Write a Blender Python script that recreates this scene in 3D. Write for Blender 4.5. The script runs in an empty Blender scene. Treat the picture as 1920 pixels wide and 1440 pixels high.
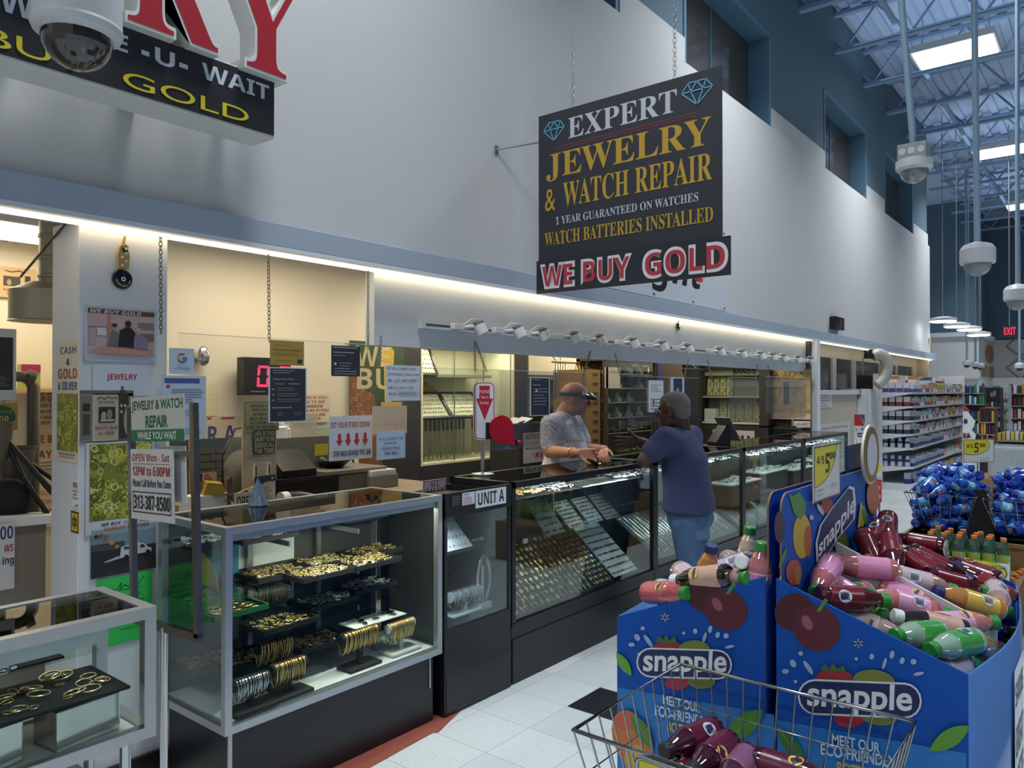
import bpy, math, random
from mathutils import Matrix, Vector
random.seed(7)
PI = math.pi
scene = bpy.context.scene
COL = scene.collection
# ---------------------------------------------------------------- camera
FPX = 1420.0
CAM = Vector((0, 0, 1.55))
YAW = math.radians(38.8)
PITCH = math.radians(0.52)
cam_data = bpy.data.cameras.new('camera')
cam_data.sensor_width = 36
cam_data.lens = FPX / 1920 * 36
cam_data.clip_end = 200
cam = bpy.data.objects.new('camera', cam_data)
COL.objects.link(cam)
cam.location = CAM
cam.rotation_euler = (PI / 2 + PITCH, 0, YAW)
scene.camera = cam
CR = cam.rotation_euler.to_matrix()
# ---------------------------------------------------------------- world, exposure
world = bpy.data.worlds.new('store_air')
scene.world = world
world.use_nodes = True
world.node_tree.nodes['Background'].inputs[0].default_value = (0.80, 0.85, 0.93, 1)
world.node_tree.nodes['Background'].inputs[1].default_value = 0.30
vs = scene.view_settings
vs.view_transform = 'Standard'
vs.look = 'None'
vs.gamma = 1
vs.exposure = 0.0
vs.use_curve_mapping = False
scene.cycles.use_denoising = True
scene.cycles.max_bounces = 8
scene.cycles.diffuse_bounces = 3
scene.cycles.glossy_bounces = 3
scene.cycles.transparent_max_bounces = 24
scene.cycles.caustics_reflective = False
scene.cycles.caustics_refractive = False
scene.cycles.sample_clamp_indirect = 4
def area(name, loc, size, power, color, rot=(0, 0, 0), spread=180):
    l = bpy.data.lights.new(name, 'AREA')
    l.shape = 'RECTANGLE'; l.size, l.size_y = size; l.energy = power; l.color = color; l.spread = math.radians(spread)
    o = bpy.data.objects.new(name, l); COL.objects.link(o)
    o.location = loc; o.rotation_euler = rot
    return o
COOL, WARM = (0.95, 0.98, 1.0), (1.0, 0.88, 0.70)
PANELS = [(x, y) for x in (-1.75, 3.6, 8.9) for y in (-3.2, 1.9, 6.9, 11.9, 17.4, 22.9)]
for i, (x, y) in enumerate(PANELS):
    area('ceiling_panel_light', (x, y, 6.16), (0.95, 0.65), 74, COOL, (0, 0, 0), 118)
    area('deck_fill_light', (x, y, 6.3), (2.2, 2.2), 9, (.72, .84, 1), (PI, 0, 0))  # added upward fill that brightens the roof deck, not part of the panels
SHOP = [(-4.62, 1.25), (-3.62, 2.6), (-3.8, 4.4), (-3.8, 6.4), (-3.8, 8.3)]
for x, y in SHOP:
    area('shop_panel_light', (x, y, 2.395), (0.5, 1.0), 7.5 if y < 3 else 12, WARM)

# ---------------------------------------------------------------- pixel rays (1920 x 1440 frame)
def ray(px, py):
    return CR @ Vector(((px - 960) / FPX, -(py - 720) / FPX, -1))
def on_x(px, py, X):
    d = ray(px, py); return CAM + d * ((X - CAM.x) / d.x)
def on_y(px, py, Y):
    d = ray(px, py); return CAM + d * ((Y - CAM.y) / d.y)
def on_z(px, py, Z):
    d = ray(px, py); return CAM + d * ((Z - CAM.z) / d.z)
def at(px, py, t):
    return CAM + ray(px, py) * t
# ---------------------------------------------------------------- materials
def lin(h):
    if not isinstance(h, str): return tuple(h)
    h = h.lstrip('#')
    f = lambda v: v / 12.92 if v <= 0.04045 else ((v + 0.055) / 1.055) ** 2.4
    return tuple(f(int(h[i:i + 2], 16) / 255) for i in (0, 2, 4))
_M = {}
def mat(color, rough=0.5, metal=0.0, noise=0.06, scale=14.0, bump=0.0, spec=0.5, alpha=1.0, coat=0.0, name=None):
    key = (color, rough, metal, noise, scale, bump, spec, alpha, coat)
    if key in _M: return _M[key]
    m = bpy.data.materials.new(name or 'surface')
    m.use_nodes = True
    nt = m.node_tree; b = nt.nodes['Principled BSDF']
    c = lin(color)
    b.inputs['Base Color'].default_value = (*c, 1)
    b.inputs['Roughness'].default_value = rough
    b.inputs['Metallic'].default_value = metal
    b.inputs['Specular IOR Level'].default_value = spec
    b.inputs['Alpha'].default_value = alpha
    b.inputs['Coat Weight'].default_value = coat
    if noise > 0 or bump > 0:
        tc = nt.nodes.new('ShaderNodeTexCoord')
        n = nt.nodes.new('ShaderNodeTexNoise'); n.inputs['Scale'].default_value = scale; n.inputs['Detail'].default_value = 3
        nt.links.new(tc.outputs['Object'], n.inputs['Vector'])
    if noise > 0:
        mx = nt.nodes.new('ShaderNodeMix'); mx.data_type = 'RGBA'
        mx.inputs[6].default_value = (*[v * (1 - noise) for v in c], 1)
        mx.inputs[7].default_value = (*[min(1, v * (1 + noise)) for v in c], 1)
        nt.links.new(n.outputs['Fac'], mx.inputs[0]); nt.links.new(mx.outputs[2], b.inputs['Base Color'])
    if bump > 0:
        bp = nt.nodes.new('ShaderNodeBump'); bp.inputs['Strength'].default_value = bump; bp.inputs['Distance'].default_value = 0.01
        nt.links.new(n.outputs['Fac'], bp.inputs['Height']); nt.links.new(bp.outputs['Normal'], b.inputs['Normal'])
    _M[key] = m
    return m
def glow(color, strength):
    key = ('glow', color, strength)
    if key in _M: return _M[key]
    m = bpy.data.materials.new('glow'); m.use_nodes = True
    nt = m.node_tree; nt.nodes.clear()
    e = nt.nodes.new('ShaderNodeEmission'); o = nt.nodes.new('ShaderNodeOutputMaterial')
    e.inputs[0].default_value = (*lin(color), 1); e.inputs[1].default_value = strength
    nt.links.new(e.outputs[0], o.inputs[0]); _M[key] = m
    return m
def glassy(tint='#f2faf7', refl=0.9, haze=0.0, ior=1.3):
    """thin clear sheet: transparent with a Fresnel reflection and a little dust"""
    key = ('glassy', tint, refl, haze, ior)
    if key in _M: return _M[key]
    m = bpy.data.materials.new('clear_sheet'); m.use_nodes = True
    nt = m.node_tree; nt.nodes.clear()
    o = nt.nodes.new('ShaderNodeOutputMaterial'); mix = nt.nodes.new('ShaderNodeMixShader')
    t = nt.nodes.new('ShaderNodeBsdfTransparent'); g = nt.nodes.new('ShaderNodeBsdfGlossy')
    lw = nt.nodes.new('ShaderNodeFresnel'); lw.inputs[0].default_value = ior
    mu = nt.nodes.new('ShaderNodeMath'); mu.operation = 'MULTIPLY'; mu.inputs[1].default_value = refl
    t.inputs[0].default_value = (*lin(tint), 1); g.inputs['Roughness'].default_value = 0.01
    nt.links.new(lw.outputs[0], mu.inputs[0]); nt.links.new(mu.outputs[0], mix.inputs[0])
    nt.links.new(t.outputs[0], mix.inputs[1]); nt.links.new(g.outputs[0], mix.inputs[2])
    if haze > 0:
        d = nt.nodes.new('ShaderNodeBsdfDiffuse'); d.inputs[0].default_value = (0.8, 0.8, 0.8, 1)
        m2 = nt.nodes.new('ShaderNodeMixShader'); m2.inputs[0].default_value = haze
        nt.links.new(mix.outputs[0], m2.inputs[1]); nt.links.new(d.outputs[0], m2.inputs[2])
        nt.links.new(m2.outputs[0], o.inputs[0])
    else:
        nt.links.new(mix.outputs[0], o.inputs[0])
    _M[key] = m
    return m
def pm(c):  # printed colour
    return mat(c, 0.45, 0, 0.03, 40)
BLACK = mat('#15171c', 0.35, 0, 0.15, 8); BLACKF = mat('#16171b', 0.8, 0, 0.2, 60)
CHROME = mat('#c9ccd0', 0.22, 1.0, 0.04, 30); STEEL = mat('#b4b7bb', 0.34, 1.0, 0.06, 20)
DARKMETAL = mat('#67635b', 0.42, 0.6, 0.15, 20)
GOLD = mat('#e6c988', 0.25, 1.0, 0.12, 60); SILVER = mat('#dcdcdc', 0.22, 1.0, 0.1, 60)
WHITE = mat('#e6e6e4', 0.55, 0, 0.03, 6); WHITEP = mat('#eef0f2', 0.6, 0, 0.02, 20)
GLASS = glassy(refl=1.0, ior=1.5); GLASS2 = glassy('#f4faf8', 0.3); ACRYL = glassy('#fcfdfd', 0.5, 0.008)
# ---------------------------------------------------------------- mesh builder
class MB:
    def __init__(s):
        s.v, s.f, s.m, s.s, s.mats = [], [], [], [], []
        s.M = Matrix()
    def slot(s, m):
        if m not in s.mats: s.mats.append(m)
        return s.mats.index(m)
    def add(s, vs, fs, m, smooth=False):
        o = len(s.v); k = s.slot(m); M = s.M
        s.v.extend([tuple(M @ Vector(p)) for p in vs])
        for f in fs:
            s.f.append([i + o for i in f]); s.m.append(k); s.s.append(smooth)
        return s
    def box(s, c, d, m, R=None):
        x, y, z = d[0] / 2, d[1] / 2, d[2] / 2
        vs = [Vector((a * x, b * y, e * z)) for a in (-1, 1) for b in (-1, 1) for e in (-1, 1)]
        if R is not None: vs = [R @ p for p in vs]
        c = Vector(c)
        return s.add([p + c for p in vs], [(0, 1, 3, 2), (4, 6, 7, 5), (0, 4, 5, 1), (2, 3, 7, 6), (0, 2, 6, 4), (1, 5, 7, 3)], m)
    def bb(s, x0, x1, y0, y1, z0, z1, m):
        return s.box(((x0 + x1) / 2, (y0 + y1) / 2, (z0 + z1) / 2), (abs(x1 - x0), abs(y1 - y0), abs(z1 - z0)), m)
    def poly(s, pts, m):
        return s.add(pts, [tuple(range(len(pts)))], m)
    def frame(s, p0, p1):
        d = (Vector(p1) - Vector(p0)).normalized()
        a = Vector((0, 0, 1)) if abs(d.z) < 0.9 else Vector((1, 0, 0))
        u = d.cross(a).normalized(); return u, d.cross(u)
    def cyl(s, p0, p1, r0, m, r1=None, n=12, caps=True, smooth=True):
        r1 = r0 if r1 is None else r1
        p0, p1 = Vector(p0), Vector(p1); u, w = s.frame(p0, p1)
        vs = []
        for p, r in ((p0, r0), (p1, r1)):
            vs += [p + (u * math.cos(2 * PI * i / n) + w * math.sin(2 * PI * i / n)) * r for i in range(n)]
        fs = [(i, n + i, n + (i + 1) % n, (i + 1) % n) for i in range(n)]
        s.add(vs, fs, m, smooth)
        if caps:
            if r0 > 1e-5: s.add(vs[:n], [tuple(range(n))], m)
            if r1 > 1e-5: s.add(vs[n:], [tuple(reversed(range(n)))], m)
        return s
    def tube(s, pts, r, m, n=6, closed=False, flat=1.0):
        pts = [Vector(p) for p in pts]; k = len(pts); vs = []; u = None
        for i, p in enumerate(pts):
            if closed: d = pts[(i + 1) % k] - pts[i - 1]
            else: d = pts[min(i + 1, k - 1)] - pts[max(i - 1, 0)]
            d.normalize()
            if u is None: u = s.frame(Vector(), d)[0]
            u = (u - d * u.dot(d)).normalized(); w = d.cross(u)
            rr = r[i] if isinstance(r, (list, tuple)) else r
            vs += [p + (u * math.cos(2 * PI * j / n) + w * math.sin(2 * PI * j / n) * flat) * rr for j in range(n)]
        fs = []
        for i in range(k if closed else k - 1):
            a, b = i * n, ((i + 1) % k) * n
            fs += [(a + j, a + (j + 1) % n, b + (j + 1) % n, b + j) for j in range(n)]
        s.add(vs, fs, m, True)
        if not closed:
            s.add(vs[:n], [tuple(reversed(range(n)))], m); s.add(vs[-n:], [tuple(range(n))], m)
        return s
    def lathe(s, prof, m, n=16, c=(0, 0, 0), smooth=True):
        """prof: (r, z) from bottom to top, optional third item a material"""
        c = Vector(c); rings = []
        for q in prof:
            rings.append([c + Vector((q[0] * math.cos(2 * PI * i / n), q[0] * math.sin(2 * PI * i / n), q[1])) for i in range(n)])
        for k in range(len(prof) - 1):
            mm = prof[k][2] if len(prof[k]) > 2 else m
            s.add(rings[k] + rings[k + 1], [(i, (i + 1) % n, n + (i + 1) % n, n + i) for i in range(n)], mm, smooth)
        if prof[0][0] > 1e-4: s.add(rings[0], [tuple(reversed(range(n)))], prof[0][2] if len(prof[0]) > 2 else m)
        if prof[-1][0] > 1e-4: s.add(rings[-1], [tuple(range(n))], prof[-2][2] if len(prof[-2]) > 2 else m)
        return s
    def prism(s, pts, y0, y1, m, m2=None):
        """outline of (x, z) extruded along y; the face at y0 looks to -y"""
        n = len(pts)
        a = sum(pts[i][0] * pts[(i + 1) % n][1] - pts[(i + 1) % n][0] * pts[i][1] for i in range(n))
        if a < 0: pts = pts[::-1]
        vs = [(x, y0, z) for x, z in pts] + [(x, y1, z) for x, z in pts]
        s.add(vs, [tuple(range(n))], m)
        s.add(vs, [tuple(range(2 * n - 1, n - 1, -1))] + [(i, n + i, n + (i + 1) % n, (i + 1) % n) for i in range(n)], m2 or m)
        return s
    def ball(s, c, r, m, n=14, k=8, sz=None):
        sz = sz or (r, r, r); vs = [(c[0], c[1], c[2] - sz[2])]
        for j in range(1, k):
            a = -PI / 2 + PI * j / k
            vs += [(c[0] + sz[0] * math.cos(a) * math.cos(2 * PI * i / n), c[1] + sz[1] * math.cos(a) * math.sin(2 * PI * i / n), c[2] + sz[2] * math.sin(a)) for i in range(n)]
        vs.append((c[0], c[1], c[2] + sz[2])); t = len(vs) - 1
        fs = [(0, 1 + (i + 1) % n, 1 + i) for i in range(n)]
        for j in range(k - 2):
            a = 1 + j * n
            fs += [(a + i, a + (i + 1) % n, a + n + (i + 1) % n, a + n + i) for i in range(n)]
        a = 1 + (k - 2) * n
        fs += [(a + i, a + (i + 1) % n, t) for i in range(n)]
        return s.add(vs, fs, m, True)
    def build(s, name, parent=None, loc=None, rotz=0, bevel=0):
        me = bpy.data.meshes.new(name)
        me.from_pydata(s.v, [], s.f)
        for m in s.mats: me.materials.append(m)
        me.polygons.foreach_set('material_index', s.m)
        me.polygons.foreach_set('use_smooth', s.s)
        me.update()
        o = bpy.data.objects.new(name, me); COL.objects.link(o)
        if parent is not None: o.parent = parent
        if loc is not None: o.location = loc
        o.rotation_euler = (0, 0, rotz)
        if bevel:
            b = o.modifiers.new('soft_edges', 'BEVEL'); b.width = bevel; b.segments = 2; b.limit_method = 'ANGLE'
        return o
def tag(o, label, cat, group=None, kind=None):
    o['label'] = label; o['category'] = cat
    if group: o['group'] = group
    if kind: o['kind'] = kind
    return o
def thing(name, label, cat, loc=(0, 0, 0), rotz=0, group=None, rot=None):
    o = bpy.data.objects.new(name, None); COL.objects.link(o)
    o.empty_display_size = 0.1
    o.location = loc; o.rotation_euler = rot or (0, 0, rotz)
    return tag(o, label, cat, group)
def struct(name, mb, bevel=0):
    o = mb.build(name, bevel=bevel); o['kind'] = 'structure'; return o
KIDS = {}
def dup(root, loc=None, rot=None, label=None, group=None):
    r = root.copy(); COL.objects.link(r)
    if loc is not None: r.location = loc
    if rot is not None: r.rotation_euler = rot
    if label: r['label'] = label
    if group: r['group'] = group
    if root.name not in KIDS: KIDS[root.name] = list(root.children)
    for ch in KIDS[root.name]:
        c = ch.copy(); COL.objects.link(c); c.parent = r
    return r
# ---------------------------------------------------------------- lettering
_T = {}
def sty(s, st):
    if st == 's': return s
    up, lo, dg = {'b': (0x1D5D4, 0x1D5EE, 0x1D7EC), 'S': (0x1D400, 0x1D41A, 0x1D7CE), 'o': (0x1D63C, 0x1D656, 0x1D7EC)}[st]
    return ''.join(chr(up + ord(c) - 65) if 'A' <= c <= 'Z' else chr(lo + ord(c) - 97) if 'a' <= c <= 'z' else chr(dg + ord(c) - 48) if c.isdigit() else c for c in s)
def text_mesh(s, st='b', off=0.0):
    key = (s, st, off)
    if key not in _T:
        cu = bpy.data.curves.new('lettering', 'FONT'); cu.body = sty(s, st); cu.resolution_u = 4; cu.offset = off
        ob = bpy.data.objects.new('lettering', cu)
        me = ob.to_mesh()
        vs = [(v.co.x, v.co.y) for v in me.vertices]; fs = [tuple(p.vertices) for p in me.polygons]
        ob.to_mesh_clear(); bpy.data.objects.remove(ob); bpy.data.curves.remove(cu)
        xs = [v[0] for v in vs]; ys = [v[1] for v in vs]
        x0, x1, y0, y1 = min(xs), max(xs), min(ys), max(ys)
        _T[key] = ([((x - x0) / (x1 - x0) - .5, (y - y0) / (y1 - y0) - .5) for x, y in vs], fs, (x1 - x0) / (y1 - y0))
    return _T[key]
def put_print(mb, items, w, h, y=0.0, step=0.0004, curve=None):
    """items on the panel x 0..w, z 0..h at depth y, looking to -y; item coordinates are shares of w and h, downwards"""
    for k, it in enumerate(items):
        yy = y - step * (k + 1); kd = it[0]
        T = lambda a, b: (a * w, yy, (1 - b) * h)
        if kd == 't':
            _, s, cx, cy, tw, th, col = it[:7]; st = it[7] if len(it) > 7 else 'b'; off = it[8] if len(it) > 8 else 0.0
            sk = it[9] if len(it) > 9 else 0.0
            vs, fs, _r = text_mesh(s, st, off)
            mb.add([(cx * w + x * tw * w, yy, (1 - cy) * h + z * th * h + sk * x * tw * w) for x, z in vs], fs, pm(col))
        elif kd == 'r':
            _, a, b, c, d, col = it
            mb.poly([T(a, d), T(c, d), T(c, b), T(a, b)], pm(col))
        elif kd == 'p':
            mb.poly([T(*q) for q in it[1]][::-1] if area2(it[1]) > 0 else [T(*q) for q in it[1]], pm(it[2]))
        elif kd == 'e':
            _, a, b, ra, rb, col = it[:6]; rt = it[6] if len(it) > 6 else 0; n = 20
            pts = []
            for i in range(n):
                t = 2 * PI * i / n; ex, ez = ra * w * math.cos(t), rb * h * math.sin(t)
                pts.append((a * w + ex * math.cos(rt) - ez * math.sin(rt), yy, (1 - b) * h + ex * math.sin(rt) + ez * math.cos(rt)))
            mb.poly(pts, pm(col))
        elif kd == 'l':   # thin line of text-like bars
            _, a, b, c, d, n, col = it
            for i in range(n):
                z = b + (d - b) * i / max(1, n - 1); e = a + (c - a) * random.uniform(0.6, 1)
                q = (d - b) / max(1, n) * 0.2 if n > 1 else .008
                mb.poly([T(a, z + q), T(e, z + q), T(e, z - q), T(a, z - q)], pm(col))
        elif kd == 'b':   # outline
            _, a, b, c, d, g, col = it
            gx, gy = g, g * w / h
            for q in ((a, b, c, b + gy), (a, d - gy, c, d), (a, b, a + gx, d), (c - gx, b, c, d)):
                mb.poly([T(q[0], q[3]), T(q[2], q[3]), T(q[2], q[1]), T(q[0], q[1])], pm(col))
        elif kd == 'w':   # line strokes
            _, segs, g, col = it
            for (a, b, c, d) in segs:
                p, q = Vector((a * w, (1 - b) * h)), Vector((c * w, (1 - d) * h)); u = (q - p).normalized(); nn = Vector((-u.y, u.x)) * g * w
                mb.add([(p.x - nn.x, yy, p.y - nn.y), (q.x - nn.x, yy, q.y - nn.y), (q.x + nn.x, yy, q.y + nn.y), (p.x + nn.x, yy, p.y + nn.y)], [(0, 1, 2, 3)], pm(col))
        elif kd == 'j':   # heap of gold chain links
            _, a, b, c, d, n, cols = it
            for i in range(n):
                px, pz = random.uniform(a, c), random.uniform(b, d); r = random.uniform(.04, .1) * (c - a); q = random.uniform(.4, 1)
                r2 = r * .62; t0 = random.uniform(0, PI); kk = 12; col = random.choice(cols); ring = []
                px = min(max(px, a + r), c - r); pz = min(max(pz, b + r * w / h), d - r * w / h)
                for rr in (r, r2):
                    for t in range(kk):
                        ex, ez = rr * w * math.cos(2 * PI * t / kk), rr * w * q * math.sin(2 * PI * t / kk)
                        ring.append((px * w + ex * math.cos(t0) - ez * math.sin(t0), yy - i * 2e-6, (1 - pz) * h + ex * math.sin(t0) + ez * math.cos(t0)))
                mb.add(ring, [(t, (t + 1) % kk, kk + (t + 1) % kk, kk + t) for t in range(kk)], pm(col))
def area2(q):
    return sum(q[i][0] * q[(i + 1) % len(q)][1] - q[(i + 1) % len(q)][0] * q[i][1] for i in range(len(q)))
FACE = {'x': PI / 2, 'y': 0.0}
def sign(name, label, cat, tl, br, plane, items, bg='#eceff2', th=0.004, group=None, bgm=None, out=0.0, edge=None, tilt=0.0, parts=None):
    """a flat sheet; tl and br are the photograph's corners, plane = ('x', X) looks to +x, ('y', Y) looks to -y"""
    f = on_x if plane[0] == 'x' else on_y
    a, b = f(*tl, plane[1]), f(*br, plane[1])
    if plane[0] == 'x': w, loc = b.y - a.y, Vector((plane[1] + out, a.y, b.z))
    else: w, loc = b.x - a.x, Vector((a.x, plane[1] - out, b.z))
    h = a.z - b.z
    t = thing(name, label, cat, loc, 0, group, rot=(0, tilt, FACE[plane[0]]))
    p = MB(); p.bb(0, w, 0, th, 0, h, bgm or pm(bg)); p.build('panel', t)
    if edge:
        e = MB(); g = edge[0]; m = edge[1]
        e.bb(-g, w + g, -.003, th + .003, -g, 0, m); e.bb(-g, w + g, -.003, th + .003, h, h + g, m); e.bb(-g, 0, -.003, th + .003, 0, h, m); e.bb(w, w + g, -.003, th + .003, 0, h, m)
        e.build('frame', t)
    if items:
        q = MB(); put_print(q, items, w, h); q.build('print', t)
    t['w'] = w; t['h'] = h
    return t
def chain(label, p0, p1, m=DARKMETAL, L=0.028, r=0.0022, group=None, cat='chain', name='hanging_chain'):
    p0, p1 = Vector(p0), Vector(p1); d = p1 - p0; n = max(2, int(d.length / (L * 0.72))); mb = MB()
    u, w = mb.frame(p0, p1); d.normalize()
    for i in range(n):
        c = d * ((i + .5) * (p1 - p0).length / n); s = u if i % 2 else w
        mb.tube([c + d * math.cos(2 * PI * k / 8) * L * .5 + s * math.sin(2 * PI * k / 8) * L * .3 for k in range(8)], r, m, 4, True)
    o = mb.build(name, loc=p0)
    return tag(o, label, cat, group)
# ================================================================ the setting
def floor_mat():
    m = bpy.data.materials.new('vinyl_tile'); m.use_nodes = True
    nt = m.node_tree; b = nt.nodes['Principled BSDF']; L = nt.links.new
    g = nt.nodes.new('ShaderNodeNewGeometry')
    mp = nt.nodes.new('ShaderNodeVectorMath'); mp.operation = 'ADD'; mp.inputs[1].default_value = (2.13, -3.08, 0)
    sc = nt.nodes.new('ShaderNodeVectorMath'); sc.operation = 'SCALE'; sc.inputs[3].default_value = 1 / 0.305
    L(g.outputs['Position'], mp.inputs[0]); L(mp.outputs[0], sc.inputs[0])
    br = nt.nodes.new('ShaderNodeTexBrick'); br.offset = 0; br.inputs['Scale'].default_value = 1
    br.inputs['Brick Width'].default_value = 1; br.inputs['Row Height'].default_value = 1; br.inputs['Mortar Size'].default_value = 0.006
    br.inputs['Color1'].default_value = (*lin('#c6cfd0'), 1); br.inputs['Color2'].default_value = (*lin('#d2d9da'), 1); br.inputs['Mortar'].default_value = (*lin('#a4acae'), 1)
    L(sc.outputs[0], br.inputs['Vector'])
    n = nt.nodes.new('ShaderNodeTexNoise'); n.inputs['Scale'].default_value = 22; n.inputs['Detail'].default_value = 5
    L(sc.outputs[0], n.inputs['Vector'])
    rp = nt.nodes.new('ShaderNodeValToRGB'); rp.color_ramp.elements[0].position = .30; rp.color_ramp.elements[1].position = .42
    rp.color_ramp.elements[0].color = (.72, .75, .76, 1); rp.color_ramp.elements[1].color = (1, 1, 1, 1)
    L(n.outputs['Fac'], rp.inputs[0])
    mx = nt.nodes.new('ShaderNodeMix'); mx.data_type = 'RGBA'; mx.blend_type = 'MULTIPLY'; mx.inputs[0].default_value = 1
    L(br.outputs['Color'], mx.inputs[6]); L(rp.outputs[0], mx.inputs[7]); L(mx.outputs[2], b.inputs['Base Color'])
    b.inputs['Roughness'].default_value = 0.22; b.inputs['Specular IOR Level'].default_value = 0.45
    return m
FLOORM = floor_mat()
WALLM = mat('#c6c8c8', 0.7, 0, 0.02, 1.5); CREAM = mat('#ece2cc', 0.7, 0, 0.02, 1.5); FASC = mat('#a9b6c6', 0.5, 0, 0.02, 3)
BLUEP = mat('#56707f', 0.75, 0, 0.03, 2); DECK = mat('#b4c8e4', 0.7, 0, 0.05, 3); JOIST = mat('#8ba5c4', 0.65, 0, 0.05, 3)
HEADW = mat('#dde3ea', 0.6, 0, 0.02, 2); SHOPGREY = mat('#3a3a3c', 0.6, 0, 0.08, 10)
f = MB(); f.bb(-9, 13, -5, 34, -.08, 0, FLOORM); struct('floor', f)
BT = mat('#1c2126', .3, 0, .3, 60)
for k, (x, y) in enumerate([(-2.13, 3.08), (-1.215, 7.96), (-2.435, 9.79), (-.91, 12.2), (-1.215, 9.5)]):
    b = MB(); b.bb(x + .002, x + .303, y + .002, y + .303, 0, .0015, BT); struct('floor_tile', b)
# bare red floor along the cases, where tiles are missing
RED = mat('#8f4a3a', .75, 0, .25, 20)
pts = [on_z(x, y, 0) for x, y in ((872, 1326), (834, 1362), (822, 1374), (812, 1374), (760, 1403), (640, 1470), (560, 1520))]
b = MB(); b.poly([(p.x, p.y, .0025) for p in pts] + [(-2.6, pts[-1].y - .5, .0025), (-2.6, pts[0].y, .0025)], RED); struct('floor_patch', b)
# main wall, ledge, clerestory
b = MB(); b.bb(-3.3, -3.05, -4.5, 17.5, 2.3, 4.52, WALLM); struct('wall_left', b)
b = MB(); b.bb(-3.22, -2.95, -4.5, 17.62, 2.2, 2.305, FASC); struct('trim_1', b, .004)
b = MB(); b.bb(-3.0, -2.95, -4.5, 17.62, 2.182, 2.2, HEADW); struct('trim_2', b)
for k, (y0, y1) in enumerate([(-2.2, 1.19), (1.2, 4.79), (4.8, 9.79), (9.8, 13.79), (13.8, 17.4)]):
    t = thing('light_strip', 'warm white light strip glowing under the blue ledge, ' + ['past the column at the near end', 'above the hanging review sheets', 'above the track lamps and black sign', 'above the dark booth windows', 'at the far end of the wall'][k], 'light', (-3.02, y0, 2.183))
    q = MB(); q.bb(-.022, .022, 0, y1 - y0, -.012, 0, glow('#ffe9bd', 4.5)); q.build('diffuser', t)
    q = MB(); q.bb(-.028, .026, 0, y1 - y0, 0, .012, WHITE); q.build('channel', t)
wins = [(-1.8, 0.5), (2.6, 5.2), (6.35, 8.55), (10.55, 12.7), (13.85, 16.1)]
b = MB(); w2 = MB(); prev = -4.5
for y0, y1 in wins + [(17.5, 17.5)]:
    b.bb(-3.5, -3.1, prev, y0, 4.77, 7, BLUEP); w2.bb(-3.5, -3.08, prev, y0, 4.52, 4.77, WALLM)
    if y1 > y0: b.bb(-3.5, -3.1, y0, y1, 5.62, 7, BLUEP)
    prev = y1
struct('wall_clerestory', b); struct('trim_3', w2)
WPANE = mat('#4d4a47', .08, 0, .1, 1.2); WFR = mat('#54788f', .55, 0, .03, 3)
for k, (y0, y1) in enumerate(wins):
    o = MB(); g = .05
    for q in ((y0, y0 + g, 4.53, 5.62), (y1 - g, y1, 4.53, 5.62)): o.bb(-3.4, -3.09, *q, WFR)
    for q in ((y0 + g, y1 - g, 4.53, 4.56), (y0 + g, y1 - g, 5.57, 5.62)): o.bb(-3.4, -3.09, *q, WFR)
    o.bb(-3.36, -3.32, (y0 + y1) / 2 - .015, (y0 + y1) / 2 + .015, 4.56, 5.57, WFR)
    t = struct('window_%d' % (k + 1), o)
    p = MB(); p.bb(-3.35, -3.33, y0 + g, y1 - g, 4.56, 5.57, WPANE); p.build('pane', t)
# roof deck and joists
b = MB(); b.bb(-9, 13, -5, 34, 6.92, 7.05, DECK)
for i in range(58):
    x = -3.3 + i * .28
    b.bb(x, x + .11, -5, 34, 6.87, 6.92, DECK)
struct('ceiling', b)
jb = None
for i in range(21):
    y = -2.4 + i * 1.5
    if jb is None:
        o = MB()
        for z in (6.3, 6.82): o.bb(-6 if i > 13 else -3.5, 12.8, -.045, .045, z - .025, z + .025, JOIST)
        x = -3.4
        while x < 12.4:
            o.cyl((x, 0, 6.82), (x + .42, 0, 6.3), .018, JOIST, n=5); o.cyl((x + .42, 0, 6.3), (x + .84, 0, 6.82), .018, JOIST, n=5); x += .84
        jb = o.build('ceiling_joist', loc=(0, y, 0)); jb['kind'] = 'structure'
    else:
        q = jb.copy(); COL.objects.link(q); q.location = (0, y, 0)
for x in (-2.3, -.2, 2.2, 5.5):
    o = MB(); o.bb(x, x + .06, -5, 33, 6.33, 6.37, JOIST); struct('ceiling_brace', o)
# far walls
FARW = mat('#d7d9d8', .7, 0, .02, 2); FARG = mat('#b2b0ac', .7, 0, .03, 2)
b = MB(); b.bb(-9, -3.06, 24.5, 24.8, 0, 3.2, FARW); b.bb(-9, -3.0, 24.42, 24.5, 3.08, 3.2, HEADW); b.bb(-9, -3.06, 24.44, 24.5, 1.86, 1.9, FARG); struct('wall_back', b)
b = MB(); b.bb(-3.36, -3.06, 24.8, 27.4, 0, 3.2, FARW); b.bb(-3.36, -3.0, 24.5, 27.4, 3.08, 3.2, HEADW); struct('wall_side', b)
b = MB(); b.bb(-3.06, 13, 27.4, 27.7, 0, 3.1, FARG); b.bb(-3.06, 13, 27.3, 27.4, 1.7, 1.95, FARW); struct('wall_far', b)
b = MB(); b.bb(-9, -3.2, 24.6, 24.8, 3.2, 7, BLUEP); b.bb(-3.2, 13, 27.5, 27.7, 3.1, 7, BLUEP); b.bb(-3.4, -3.2, 24.8, 27.5, 3.2, 7, BLUEP); struct('wall_far_upper', b)
DIA = mat('#85837f', .6, 0, .05, 5)
o = MB()
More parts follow.
